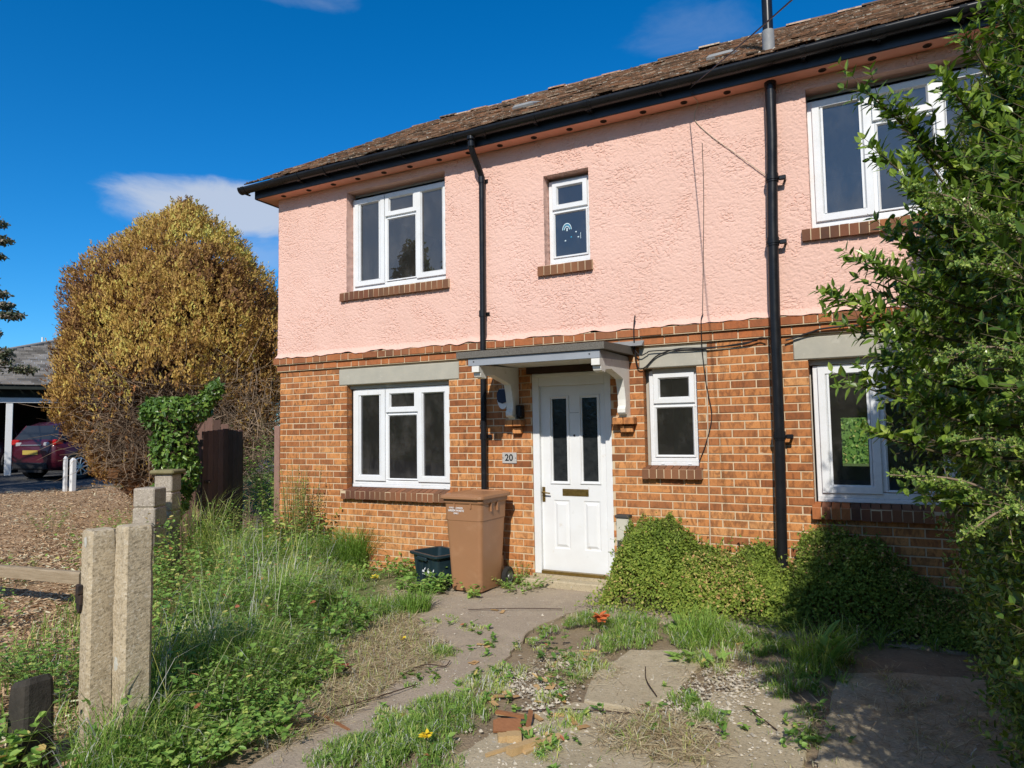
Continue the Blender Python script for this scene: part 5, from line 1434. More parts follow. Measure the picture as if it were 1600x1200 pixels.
# --- herb bushes against the wall
def herb_bush(name, label, hfun, x0, x1, y0, y1, n, seed, rr):
    gq = np.random.default_rng(seed)
    o = plant(name, label, 'bush', ((x0 + x1) / 2, -.3, 0))
    P2 = gq.uniform((x0, y0), (x1, y1), (n, 2))
    hh = hfun(P2[:, 0], P2[:, 1])
    hh = hh * (1 + .05 * lump(np.c_[P2, np.zeros(n)], 9, seed + 1) + .08 * lump(np.c_[P2, np.zeros(n)], 24, seed + 2) + .05 * lump(np.c_[P2, np.zeros(n)], 50, seed + 5)) + np.where(gq.random(n) < .05, gq.uniform(0, .10, n), 0)
    k = hh > .03; P2, hh = P2[k], hh[k]; n = len(P2)
    z = hh * (1 - np.minimum(1, gq.exponential(.16, n)))
    # slope normal
    e = .03
    nx_ = (hfun(P2[:, 0] - e, P2[:, 1]) - hfun(P2[:, 0] + e, P2[:, 1])) / (2 * e); ny_ = (hfun(P2[:, 0], P2[:, 1] - e) - hfun(P2[:, 0], P2[:, 1] + e)) / (2 * e)
    nm = unit(np.c_[nx_, ny_, np.ones(n)])
    P = np.c_[P2, z]
    a = Geo(); b = Geo()
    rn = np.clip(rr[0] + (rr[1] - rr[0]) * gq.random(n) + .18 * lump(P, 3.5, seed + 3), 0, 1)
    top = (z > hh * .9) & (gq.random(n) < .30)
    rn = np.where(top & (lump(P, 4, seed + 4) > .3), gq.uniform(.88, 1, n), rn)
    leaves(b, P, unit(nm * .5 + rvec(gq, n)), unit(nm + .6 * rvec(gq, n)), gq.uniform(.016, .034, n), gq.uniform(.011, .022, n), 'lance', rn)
    s = gq.choice(n, n // 9, replace=False)
    A = P[s] - nm[s] * gq.uniform(.06, .2, len(s))[:, None]; A[:, 2] = np.maximum(A[:, 2], 0)
    twigs(a, A, P[s] + nm[s] * .015 + np.c_[np.zeros((len(s), 2)), gq.uniform(0, .03, len(s))], .0016, .0008, 0, gq.random(len(s)))
    # dark woody inside
    m = 150
    k = gq.choice(np.where(z > hh * .85)[0], m)
    A = P[k]; B = A + unit(nm[k] + .6 * rvec(gq, m)) * gq.uniform(.04, .16, m)[:, None]
    twigs(a, A, B, .0016, .0008, 0, gq.random(m))
    for q in range(6):
        t = gq.uniform(.1, 1, (m, 1))
        leaves(b, A + (B - A) * t, rvec(gq, m), unit(np.array([0, -.3, 1.0]) + .6 * rvec(gq, m)), gq.uniform(.015, .036, m), gq.uniform(.010, .022, m), 'lance', np.clip(gq.normal(.6, .25, m), 0, 1))
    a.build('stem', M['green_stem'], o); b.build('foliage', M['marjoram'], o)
def sm(a, b, x): t = np.clip((x - a) / (b - a), 0, 1); return t * t * (3 - 2 * t)
def h_left(x, y):
    prof = .30 * np.exp(-(np.abs(x - 4.99) / .40) ** 2.4) + .43 * sm(4.50, 4.80, x) + .03 * np.sin(x * 9) * sm(5.1, 5.3, x)
    prof = prof + .10 * np.exp(-((x - 5.93) / .13) ** 2)
    d = np.clip(1 - (np.maximum(0, -y - .10) / (.58 + .07 * np.sin(x * 5))) ** 2.4, 0, 1) * (y < .02)
    return prof * np.sqrt(d) * sm(4.50, 4.66, x) * (1 - sm(6.12, 6.3, x))
def h_right(x, y):
    prof = .62 + .10 * np.exp(-((x - 6.5) / .25) ** 2) - .35 * sm(6.75, 7.3, x)
    d = np.clip(1 - ((-y - .14) / (.64 + .07 * np.sin(x * 6))) ** 2, 0, 1)
    return prof * np.sqrt(d) * sm(6.06, 6.3, x) * (1 - sm(7.4, 7.9, x))
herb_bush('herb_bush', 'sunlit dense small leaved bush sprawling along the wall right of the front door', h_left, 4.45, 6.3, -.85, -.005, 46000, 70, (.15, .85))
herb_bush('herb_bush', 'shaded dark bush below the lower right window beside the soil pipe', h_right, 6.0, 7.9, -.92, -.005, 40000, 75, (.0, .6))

# ================================================================= BIN, RECYCLING BOX, WOOD SCRAPS
M['bin_brown'] = pm('brown bin plastic', (0.335, 0.170, 0.086), (0.30, 0.155, 0.078), 3, .42, .4, .08, 90, .002, c3=(0.42, 0.24, 0.135), s3=5, t3=(.56, .85))
M['rubber'] = pm('black rubber', (0.02, 0.02, 0.02), (0.035, 0.033, 0.03), 12, .75, .2)
M['box_green'] = pm('dark green plastic', (0.012, 0.027, 0.036), (0.017, 0.036, 0.046), 5, .38, .45, .06, 60, c3=(0.06, 0.09, 0.08), s3=7, t3=(.6, .8))
BC, BR = np.array([3.235, -0.475, 0.012]), R(-2)
def rotz(a): return np.array([[math.cos(a), -math.sin(a), 0], [math.sin(a), math.cos(a), 0], [0, 0, 1]])
bin_ = tag(empty('wheelie_bin', BC), 'brown wheelie bin with closed lid standing against the brick between window and front door', 'bin')
bxf = (rotz(BR), BC)
def rrect(w, d, r, z, n=4, y0=0.0):
    P = []
    for cx, cy, a0 in ((w / 2 - r, d / 2 - r, 0), (-w / 2 + r, d / 2 - r, 1.5708), (-w / 2 + r, -d / 2 + r, 3.1416), (w / 2 - r, -d / 2 + r, 4.7124)):
        for k in range(n + 1):
            a = a0 + 1.5708 * k / n
            P.append((cx + r * math.cos(a), y0 + cy + r * math.sin(a), z))
    return P
def loft(g, rings, mi=0, cap0=True, cap1=True, smooth=False):
    n = len(rings[0])
    V = [p for r in rings for p in r]
    g.add(V, [[(k * n + i, k * n + (i + 1) % n, (k + 1) * n + (i + 1) % n, (k + 1) * n + i) for k in range(len(rings) - 1) for i in range(n)]], mi, smooth=smooth)
    if cap0: g.add(rings[0], [[tuple(range(n - 1, -1, -1))]], mi)
    if cap1: g.add(rings[-1], [[tuple(range(n))]], mi)
g = Geo()
loft(g, [rrect(.345, .40, .035, .02), rrect(.355, .41, .04, .06), rrect(.418, .478, .04, .70), rrect(.420, .480, .04, .705), rrect(.428, .488, .04, .708), rrect(.440, .500, .04, .865), rrect(.455, .515, .04, .872), rrect(.470, .53, .04, .885), rrect(.470, .53, .04, .915)])
for xx in (-.09, .10):   # ribs under the rim
    g.box(xx - .006, xx + .006, -.262, -.245, .83, .885)
for yy in (-.08, .04):
    g.box(.216, .236, yy - .006, yy + .006, .79, .885); g.box(-.236, -.216, yy - .006, yy + .006, .79, .885)
g.box(-.16, .16, .19, .262, .03, .30); g.tube([(-.20, .235, .098), (.20, .235, .098)], .012, 8)
g.build('body', M['bin_brown'], bin_, xf=bxf)
g = Geo()
loft(g, [rrect(.50, .58, .05, .917), rrect(.515, .595, .05, .925), rrect(.510, .59, .05, .950), rrect(.44, .53, .06, .966, y0=.01), rrect(.40, .48, .06, .967, y0=.01), rrect(.38, .44, .06, .958, y0=.02)])
g.box(-.20, .20, -.302, -.28, .918, .948, bev=.005)
g.tube([(-.20, .30, .93), (-.20, .345, .93), (.20, .345, .93), (.20, .30, .93)], .015, 8)
g.build('lid', M['bin_brown'], bin_, xf=bxf)
for sx in (-1, 1):
    g = Geo()
    x0, x1 = (.200, .250) if sx > 0 else (-.250, -.200)
    th = np.arange(24) * 2 * math.pi / 24
    def disc(x, r): return [(x, .235 + r * math.cos(a), .098 + r * math.sin(a)) for a in th]
    loft(g, [disc(x0, .06), disc(x0, .088), disc(x0 + .008, .098), disc(x1 - .008, .098), disc(x1, .088), disc(x1, .06)], cap0=True, cap1=False)
    wh = g.build('wheel', M['rubber'], bin_, xf=bxf)
    g = Geo()
    xo = x1 if sx > 0 else x0
    s = 1 if sx > 0 else -1
    loft(g, [disc(xo + .001 * s, .062), disc(xo - .010 * s, .052), disc(xo - .012 * s, .030), disc(xo + .004 * s, .026), disc(xo + .004 * s, .010)], cap0=False)
    g.build('hub', M['steel'], wh, xf=bxf)
for s_, z, sz in (('FOOD & GARDEN', .830, .020), ('GREEN WASTE', .803, .028), ('ONLY', .776, .022)):
    yy = -.244 - (z - .705) / .16 * .006
    c_, s__ = math.cos(BR), math.sin(BR)
    org = rotz(BR) @ np.array([-.075, yy - .0035, z]) + BC
    text_mesh(s_, sz, M['white_letter'], bin_, 'lettering', org, (c_, s__, 0), (0, 0, 1), .0004, bold=.0006)

KC, KR = np.array([2.745, -.435, .012]), R(-24)
kxf = (rotz(KR), KC)
box_ = tag(empty('recycling_box', KC), 'open dark green recycling box half behind the brown bin', 'recycling box')
g = Geo()
w, d = .50, .37
loft(g, [rrect(w - .09, d - .07, .04, .0), rrect(w - .03, d - .02, .04, .285), rrect(w - .03, d - .02, .04, .300), rrect(w + .02, d + .03, .045, .302), rrect(w + .035, d + .045, .045, .312), rrect(w + .035, d + .045, .045, .330), rrect(w + .02, d + .03, .04, .334),
         rrect(w - .04, d - .03, .04, .332), rrect(w - .05, d - .04, .04, .27), rrect(w - .10, d - .09, .04, .012)], cap1=True)
for xx in (-.12, 0, .12):
    g.box(xx - .004, xx + .004, -d / 2 - .004, -d / 2 + .02, .03, .27)
g.box(-.09, .09, -d / 2 - .024, -d / 2 + .004, .262, .300, bev=.006)
g.build('tub', M['box_green'], box_, xf=kxf)
g = Geo()
yf = -d / 2 - .0055
def mark(P): g.add([(p[0], yf - .006 * (p[1] < .2), p[1]) for p in P], [[tuple(range(len(P)))]])
for ox in (.03, .12, .195):
    th = np.arange(8) * .785
    if ox != .12:
        mark([(ox - .030, .150), (ox + .012, .150), (ox + .016, .166), (ox + .004, .172), (ox - .018, .172), (ox - .028, .165)])
        mark([(ox + .006, .178), (ox + .026, .176), (ox + .026, .204), (ox + .012, .186)])
    else:
        mark([(ox + .022 * math.cos(a), .173 + .026 * math.sin(a)) for a in th])
    mark([(ox - .025, .128), (ox + .025, .128), (ox + .025, .134), (ox - .025, .134)])
g.build('recycling_symbols', M['white_letter'], box_, xf=kxf)

M['board_brown'] = pm('broken brown board', (0.30, 0.135, 0.06), (0.22, 0.095, 0.042), 6, .5, .35, .1, 30, sc3=(3, 20, 20))
M['raw_wood'] = pm('raw splintered wood', (0.52, 0.36, 0.18), (0.40, 0.27, 0.13), 8, .85, .15, .3, 60, sc3=(3, 25, 25))
def scrap(name, label, c, ang, L, Wd, T, mat, tilt=0.0, roll=0.0, seed=1, taper=.3):
    gq = np.random.default_rng(seed)
    n = 6
    t = np.linspace(-.5, .5, n)
    w0 = Wd * (1 + gq.normal(0, .05, n)); w1 = Wd * (1 + gq.normal(0, .05, n))
    w0[-1] *= 1 - taper; w1[0] *= 1 - taper * .7
    jag = gq.uniform(-.05, .05, 2) * L
    g = Geo()
    V = []
    for k in range(n):
        x = t[k] * L
        V += [(x + (jag[0] if k == 0 else 0), -w0[k] / 2, 0), (x + (jag[1] if k == n - 1 else 0), w1[k] / 2, 0), (x, w1[k] / 2, T), (x, -w0[k] / 2, T)]
    g.add(V, [[(k * 4 + i, k * 4 + (i + 1) % 4, k * 4 + 4 + (i + 1) % 4, k * 4 + 4 + i) for k in range(n - 1) for i in range(4)], [(3, 2, 1, 0), tuple(range(4 * n - 4, 4 * n))]])
    ry = np.array([[math.cos(tilt), 0, math.sin(tilt)], [0, 1, 0], [-math.sin(tilt), 0, math.cos(tilt)]])
    rx = np.array([[1, 0, 0], [0, math.cos(roll), -math.sin(roll)], [0, math.sin(roll), math.cos(roll)]])
    Rm = rotz(ang) @ ry @ rx
    zmin = (np.array(V) @ Rm.T)[:, 2].min()
    o = g.build(name, mat, loc=(c[0], c[1], .016 - zmin + c[2]), xf=(Rm, np.array([c[0], c[1], .016 - zmin + c[2]])))
    return tag(o, label, 'wood scrap', 'broken wood scraps on the driveway')
scrap('broken_board', 'wide reddish brown broken board leaning up in the scrap pile', (5.02, -3.20, 0), R(32), .15, .085, .012, M['board_brown'], R(4), R(24), 1, .45)
scrap('broken_board', 'long narrow dark board edge lying above the wide brown board', (5.00, -3.12, .03), R(20), .17, .022, .016, M['board_brown'], R(8), 0, 2)
scrap('broken_board', 'dark brown strip pointing up and left behind the wide brown board', (5.10, -3.10, .012), R(110), .17, .028, .014, M['board_brown'], R(-7), R(20), 3)
scrap('wood_block', 'small pale wood block at the left below the wide board', (5.055, -3.31, 0), R(35), .055, .05, .03, M['raw_wood'], 0, 0, 4, .05)
scrap('wood_block', 'pale wood block stacked in the middle of the scraps', (5.105, -3.285, 0), R(30), .075, .06, .035, M['raw_wood'], 0, 0, 5, .05)
scrap('wood_block', 'pale block end right of the wide board', (5.135, -3.19, 0), R(30), .05, .04, .03, M['raw_wood'], 0, 0, 9, .05)
scrap('timber_offcut', 'thick brown sided timber offcut lying at the bottom of the pile', (5.20, -3.36, 0), R(62), .19, .042, .036, M['raw_wood'], 0, 0, 6, .1)
scrap('timber_strip', 'long pale splintered strip at the right of the scrap pile', (5.26, -3.27, 0), R(68), .26, .040, .012, M['raw_wood'], 0, R(8), 7, .5)
scrap('timber_strip', 'thin brown stick at the bottom left of the scrap pile', (5.10, -3.43, 0), R(60), .16, .020, .012, M['raw_wood'], 0, 0, 8, .3)
scrap('timber_strip', 'thin reddish lath lying on the left edge of the concrete path', (4.12, -3.52, 0), R(-18), .26, .018, .006, M['board_brown'], 0, 0, 10, .5)
scrap('timber_strip', 'flat pale splinter above the scrap pile by the gravel', (4.95, -3.02, 0), R(12), .17, .035, .008, M['raw_wood'], 0, 0, 11, .5)
# long thin dead bramble stems lying on the concrete
for i, (P, lb) in enumerate([([(5.0, -2.98, .03), (5.2, -2.86, .035), (5.6, -2.74, .03), (6.0, -2.75, .025)], 'long dead stem lying across the slab joint in the driveway'),
                             ([(3.6, -1.25, .03), (4.0, -1.05, .035), (4.35, -.9, .03)], 'dead reddish stem lying on the path below the bin'),
                             ([(4.02, -2.75, .03), (4.1, -2.62, .05), (4.2, -2.55, .03), (4.18, -2.45, .035)], 'curled dark twig on the left of the path'),
                             ([(4.0, -3.45, .03), (4.15, -3.15, .04), (4.22, -2.9, .03)], 'thin dead stem on the path near the bottom of the picture'),
                             ([(5.42, -2.0, .03), (5.5, -2.25, .04), (5.62, -2.45, .03)], 'short dark twig curved on the pale slab'),
                             ([(6.1, -2.35, .02), (6.2, -2.5, .035), (6.3, -2.6, .02)], 'small bent twig on the gravel by the hedge shadow')]):
    P = curve_pts(P, 5)
    o = Geo().tube(P, .0035, 5).build('dead_stem', M['dark_wood'], loc=P[0])
    tag(o, lb, 'twig', 'dead stems lying on the concrete')

# ================================================================= CONCRETE POSTS, RAIL, PIER, GATE
def conc(name, c1, c2, c3):
    m, t, b = newmat(name)
    c = mixrgb(t, ramp(t, noise(t, 4, 7), [(0.3, 0.0), (0.7, 1.0)]), c1, c2)
    c = mixrgb(t, ramp(t, noise(t, 10, 7, .7), [(0.55, 0.0), (0.75, .8)]), c, c3)
    c = mixrgb(t, ramp(t, noise(t, 1.6, 8, .7, sc3=(4, 4, 1)), [(0.48, 0.0), (0.70, .55)]), c, (0.17, 0.145, 0.10))
    vo = node(t, 'ShaderNodeTexVoronoi', {'Vector': node(t, 'ShaderNodeTexCoord').outputs['Object'], 'Scale': 95.0})
    ag = node(t, 'ShaderNodeSeparateColor', {0: vo.outputs['Color']}).outputs[0]
    c = mixrgb(t, ramp(t, ag, [(0.0, .55), (0.30, 0.0)]), c, (0.15, 0.12, 0.08))
    c = mixrgb(t, ramp(t, ag, [(0.72, 0.0), (1.0, .55)]), c, (0.62, 0.56, 0.45))
    c = mixrgb(t, ramp(t, noise(t, 24, 6, .75), [(0.30, 0.5), (0.42, 0.0)]), c, (0.12, 0.10, 0.07))
    c = mixrgb(t, ramp(t, noise(t, 5.3, 6, .6), [(0.70, 0.0), (0.72, .75)]), c, (0.58, 0.56, 0.49))
    setc(t, b, c, .92, .15)
    bump(t, b, noise(t, 75, 8, .75), .7, .006)
    return m
M['post_concrete'] = conc('weathered concrete', (0.44, 0.36, 0.24), (0.54, 0.45, 0.31), (0.28, 0.235, 0.16))
M['pier_stone'] = conc('grey pink block', (0.42, 0.365, 0.30), (0.34, 0.295, 0.245), (0.50, 0.43, 0.34))
M['moss'] = pm('mossy cap', (0.17, 0.16, 0.07), (0.26, 0.22, 0.13), 14, .95, .1, .6, 60, .01)
M['lichen'] = pm('white lichen', (0.55, 0.54, 0.48), (0.46, 0.45, 0.39), 40, .95, .1)
def conc_post(label, c, w, hgt, ang, seed, top=.03):
    g = Geo()
    nz_ = 150
    zs = np.concatenate([np.linspace(-.05, hgt - top, nz_), [hgt - top * .45, hgt - top * .1, hgt]])
    rings = []
    gq = np.random.default_rng(seed)
    side = []
    ch = .016
    hw = w / 2
    base = [(-hw + ch, -hw), (0, -hw), (hw - ch, -hw), (hw, -hw + ch), (hw, 0), (hw, hw - ch), (hw - ch, hw), (0, hw), (-hw + ch, hw), (-hw, hw - ch), (-hw, 0), (-hw, -hw + ch)]
    B = []
    for i in range(12):      # subdivide outline
        a, b = np.array(base[i]), np.array(base[(i + 1) % 12])
        for k in range(3): B.append(a + (b - a) * k / 3)
    B = np.array(B)
    for z in zs:
        s = 1.0 if z <= hgt - top else (1 - .10 * ((z - hgt + top) / top) ** 2 - (.16 if z == hgt else 0))
        P = np.c_[B * s, np.full(len(B), z)]
        d = lump(P + seed, 12, seed, 7) * .0022 + lump(P + seed, 70, seed + 1, 7) * .0008 + gq.normal(0, .00035, len(B)) - .010 * np.clip(lump(P + seed, 12, seed + 2, 5) - .75, 0, 1)
        r = unit(np.c_[P[:, :2], np.zeros(len(P))])
        rings.append(P + r * d[:, None])
    loft(g, [list(map(tuple, r)) for r in rings], smooth=False)
    o = tag(empty('concrete_post', (c[0], c[1], 0)), label, 'post', 'pair of concrete gate posts')
    xf = (rotz(ang), np.array([c[0], c[1], 0]))
    g.build('shaft', M['post_concrete'], o, xf=xf)
    return o, xf
def lich(o, xf, x, z, r, hw, seed):
    gq = np.random.default_rng(seed)
    th = np.arange(14) * 2 * math.pi / 14
    rr = r * (1 + .12 * gq.standard_normal(14))
    g = Geo().add([(x + q * math.cos(a), -hw - .0035, z + q * 1.2 * math.sin(a)) for a, q in zip(th, rr)] + [(x, -hw - .006, z)], [[(i, (i + 1) % 14, 14) for i in range(14)]])
    g.build('lichen_patch', M['lichen'], o, xf=xf)
pL, xfL = conc_post('shorter left concrete gate post with a rusty black iron clip', (3.200, -4.285), .132, 1.128, R(-14), 81)
pR, xfR = conc_post('taller right concrete gate post with a white lichen spot', (3.380, -4.212), .146, 1.150, R(-14), 82)
lich(pR, xfR, -.008, .46, .030, .071, 3)
lich(pL, xfL, .005, 1.07, .022, .064, 4)
g = Geo()
g.box(-.075, -.012, -.082, -.0655, .745, .80, bev=.004); g.box(-.090, -.062, -.082, -.02, .745, .845, bev=.006); g.box(-.035, -.012, -.094, -.0655, .80, .850, bev=.005)
g.prism([(-.075, .745), (-.015, .745), (-.025, .715), (-.048, .70), (-.068, .72)], 'y', -.080, -.0655)
M['iron'] = pm('rusty black iron', (0.022, 0.02, 0.02), (0.06, 0.035, 0.022), 20, .7, .3, .4, 80)
g.build('iron_clip', M['iron'], pL, xf=xfL)
# dark stump; its shade is also put into the dark colour
g = Geo()
rg = []
for z, s in ((-.05, 1.05), (.15, 1.0), (.34, .95), (.40, .90), (.425, .74)):
    rg.append([(3.07 + p[0] * s, -4.525 + p[1] * s, z + (.02 * p[0] / .1 if z > .3 else 0)) for p in rrect(.155, .155, .025, 0, 2)])
loft(g, rg)
M['stump_dark'] = pm('shade-darkened stump', (0.035, 0.032, 0.028), (0.065, 0.058, 0.048), 9, .9, .15, .6, 50, .01)
tag(g.build('post_stump', M['stump_dark'], loc=(3.07, -4.525, 0)), 'short dark post stump in the shade left of the concrete posts', 'stump')
# knee rail
ra = np.array([-2.4, -3.12]); rb = np.array([.52, -2.79])
rail = tag(empty('knee_rail', (rb[0], rb[1], 0)), 'low weathered timber rail across the bark bed left of the posts', 'rail')
def obox(g, a, b, hw, z0, z1, seed=0, taper=0.0):
    """box along a-b in plan"""
    d = (b - a) / np.linalg.norm(b - a); n = np.array([-d[1], d[0]]) * hw
    m = 14
    gq = np.random.default_rng(seed)
    rg = []
    for k in range(m):
        q = a + (b - a) * k / (m - 1)
        j = gq.normal(0, .002, 8)
        rg.append([(q[0] - n[0] * (1 + j[0]), q[1] - n[1], z0 + j[1]), (q[0] + n[0], q[1] + n[1], z0 + j[2]), (q[0] + n[0], q[1] + n[1], z1 - .015 + j[3]), (q[0] + n[0] * .7, q[1] + n[1] * .7, z1 + j[4]), (q[0] - n[0] * .7, q[1] - n[1] * .7, z1 + j[5]), (q[0] - n[0], q[1] - n[1], z1 - .015 + j[6])])
    loft(g, rg)

g = Geo(); obox(g, ra, rb, .035, .295, .400, 1); g.build('rail_board', M['timber_rail'], rail)
for q in (.985, .50, .03):
    c = ra + (rb - ra) * q
    g = Geo().box(c[0] - .04, c[0] + .04, c[1] + .037, c[1] + .117, -.05, .36, bev=.006)
    g.build('leg', M['timber_rail'], rail)
gb = tag(Geo().box(.02, .22, -3.62, -3.50, .0, .10, bev=.02).build('plastic_block', M['steel'], loc=(.1, -3.56, 0)), 'small smooth grey block lying on the bark under the rail', 'block')
# stepped block pier
def block_pier(name, label, c, w, z1, cap, ang, seed):
    o = tag(empty(name, (c[0], c[1], 0)), label, 'pier', 'stepped block piers of the old wall')
    xf = (rotz(ang), np.array([c[0], c[1], 0]))
    gq = np.random.default_rng(seed)
    g = Geo()
    z = z1 - (.05 if cap else 0)
    k = 0
    while z > -.1:
        g.box(-w / 2 + gq.normal(0, .003), w / 2 + gq.normal(0, .003), -w / 2 + gq.normal(0, .003), w / 2, z - .205, z, bev=.012)
        z -= .215
    g.box(-w / 2 + .012, w / 2 - .012, -w / 2 + .012, w / 2 - .012, -.1, z1 - .06)
    g.build('shaft', M['pier_stone'], o, xf=xf)
    if cap:
        Geo().box(-w / 2 - .04, w / 2 + .04, -w / 2 - .04, w / 2 + .04, z1 - .0495, z1, bev=.015).build('cap', M['moss'], o, xf=xf)
block_pier('block_pier', 'taller grey block pier with a mossy flat cap below the ivy', (-.52, -1.22), .21, 1.20, True, R(24), 1)
block_pier('block_pier', 'lower uncapped grey block pier in front of the capped one', (-.26, -1.62), .24, 1.03, False, R(24), 2)
# brown side gate standing open, its frame posts, and the broken fence panel behind
M['gate_wood'] = pm('dark brown stained boards', (0.125, 0.072, 0.058), (0.180, 0.108, 0.085), 5, .75, .2, .4, 45, .004, sc3=(14, 14, 2), rvar=.35)
M['post_wood'] = pm('reddish timber post', (0.24, 0.13, 0.10), (0.32, 0.20, 0.16), 6, .8, .2, .3, 40, .004, sc3=(12, 12, 2))
gate = tag(empty('side_gate', (-.9, .2, 0)), 'dark brown boarded side gate standing open beside the house corner', 'gate')
ga, gb_ = np.array([-.93, .20]), np.array([-.70, -.62])
gd = (gb_ - ga) / np.linalg.norm(gb_ - ga); L_ = np.linalg.norm(gb_ - ga)
xfG = (np.array([[gd[0], -gd[1], 0], [gd[1], gd[0], 0], [0, 0, 1]]), np.array([ga[0], ga[1], 0]))
g = Geo(); gq = np.random.default_rng(5)
nb = 8
for k in range(nb):
    a, b = k * L_ / nb + .002, (k + 1) * L_ / nb - .003
    top = 1.64 + .03 * math.sin(k / (nb - 1) * 3.14) + gq.normal(0, .004)
    g.box(a, b, -.011 + gq.normal(0, .0015), .011, .04, top, rnd=gq.random(), bev=.003)
g.build('board_panel', M['gate_wood'], gate, xf=xfG)
for z in (.25, .85, 1.45): Geo().box(.01, L_ - .01, -.045, -.0125, z, z + .09, rnd=.3).build('ledge', M['gate_wood'], gate, xf=xfG)
g = Geo().box(L_ - .14, L_ - .03, .0125, .022, .98, 1.02).tube([(L_ - .10, .02, 1.0), (L_ - .10, .06, 1.0), (L_ - .06, .065, 1.0)], .010, 6)
g.build('latch', M['iron'], gate, xf=xfG)
tag(Geo().box(-1.045, -.955, .16, .25, -.1, 1.66, bev=.006).build('gate_post', M['gate_wood'], loc=(-1.0, .2, 0)), 'brown hinge post behind the open gate', 'post')
tag(Geo().box(-.125, -.03, .02, .10, -.1, 1.70, bev=.006).build('gate_post', M['post_wood'], loc=(-.08, .05, 0)), 'reddish timber post fixed to the left corner of the house', 'post')
# fence panel
fa, fb = np.array([-1.55, -.42]), np.array([-1.10, .12])
fd = (fb - fa) / np.linalg.norm(fb - fa); FL = np.linalg.norm(fb - fa)
g = Geo()
nb = 7
for k in range(nb):
    a, b = k * FL / nb, (k + 1) * FL / nb - .004
    t = (k + .5) / nb
    g.box(a, b, -.01, .01, .02, 1.87 if t < .62 else 1.87 - (t - .62) * .42, rnd=gq.random(), bev=.003)
g.box(0, FL, .0105, .05, .4, .48); g.box(0, FL, .0105, .05, 1.4, 1.48)
tag(g.build('fence_panel', M['gate_wood'], loc=(fa[0], fa[1], 0), xf=(np.array([[fd[0], -fd[1], 0], [fd[1], fd[0], 0], [0, 0, 1]]), np.array([fa[0], fa[1], 0]))), 'brown fence panel with a slanting broken top behind the ivy', 'fence')

# ================================================================= IVY
def blob_leaves(g, blobs, n, tpl, L, Wd, gq, rr=(0, 1), depth=.12, upb=.3, hang=0.0, lum=3.0, lseed=3, zmin=.02):
    """leaves over the outsides of a set of ellipsoid lumps: blobs = (x,y,z,rx,ry,rz)"""
    B = np.array(blobs, float)
    wts = (B[:, 3] * B[:, 5]) ** .9; wts /= wts.sum()
    k = gq.choice(len(B), n, p=wts)
    d = rvec(gq, n)
    P = B[k, :3] + d * B[k, 3:6] * (1 - np.abs(gq.normal(0, depth, n)))[:, None]
    # drop those buried deep in another lump
    inside = np.zeros(n, bool)
    for j in range(len(B)):
        q = (((P - B[j, :3]) / (B[j, 3:6] * .78)) ** 2).sum(1)
        inside |= (q < 1) & (k != j)
    ok = ~inside & (P[:, 2] > zmin)
    P, d = P[ok], d[ok]; m = len(P)
    nrm_ = unit(d + .5 * rvec(gq, m) + np.array([0, 0, upb]))
    ax = unit(rvec(gq, m) + np.array([0, 0, -hang]) + .3 * d)
    rn = np.clip(rr[0] + (rr[1] - rr[0]) * gq.random(m) + .2 * lump(P, lum, lseed), 0, 1)
    leaves(g, P, ax, nrm_, L * gq.uniform(.6, 1.25, m), Wd * gq.uniform(.6, 1.25, m), tpl, rn)
    return P, d
gq = np.random.default_rng(301)
iv = plant('ivy', 'bright green ivy clump smothering the fence post beside the open gate', 'ivy', (-1.0, -.9, 0))
g = Geo(); s = Geo()
IV = [(-.93, -.94, 1.86, .32, .30, .22), (-.78, -.72, 1.92, .24, .24, .17), (-1.02, -1.04, 1.94, .18, .16, .13), (-.88, -.88, 1.48, .26, .26, .42), (-.82, -.82, 1.15, .21, .21, .30), (-.66, -.60, 2.05, .10, .10, .12), (-.60, -.52, 2.18, .09, .09, .12), (-.92, -.88, .85, .22, .22, .3)]
P, d = blob_leaves(g, IV, 4800, 'ivy', .062, .056, gq, (.15, .9), .10, .35, .6, 3, 31)
k = gq.choice(len(P), 300)
twigs(s, np.tile(np.array([[-.95, -.9, 1.3]]), (300, 1)) + gq.normal(0, .09, (300, 3)) * (1, 1, 2.2), P[k], .004, .002, 0, gq.random(300))
s.tube([(-.95, -.9, -.1), (-.97, -.9, .9), (-.95, -.88, 1.9)], [.06, .05, .03], 8)
s.build('stem', M['bark'], iv); g.build('foliage', M['ivy'], iv)
weed('bramble', 'fresh green brambles in the gateway behind the open gate', 'bramble', (-.72, .95), seed=91, z0=.03,
     specs=[dict(n_st=110, hgt=1.45, spread=.75, leaf=.065, lw=.048, per=11, tpl='oval', rr=(.15, .9)), dict(at=(-.4, .2), n_st=80, hgt=1.6, spread=.7, leaf=.06, lw=.045, per=11, tpl='oval', rr=(.1, .8)), dict(at=(.35, .5), n_st=60, hgt=1.3, spread=.6, leaf=.06, lw=.045, per=11, tpl='oval', rr=(.1, .8))])

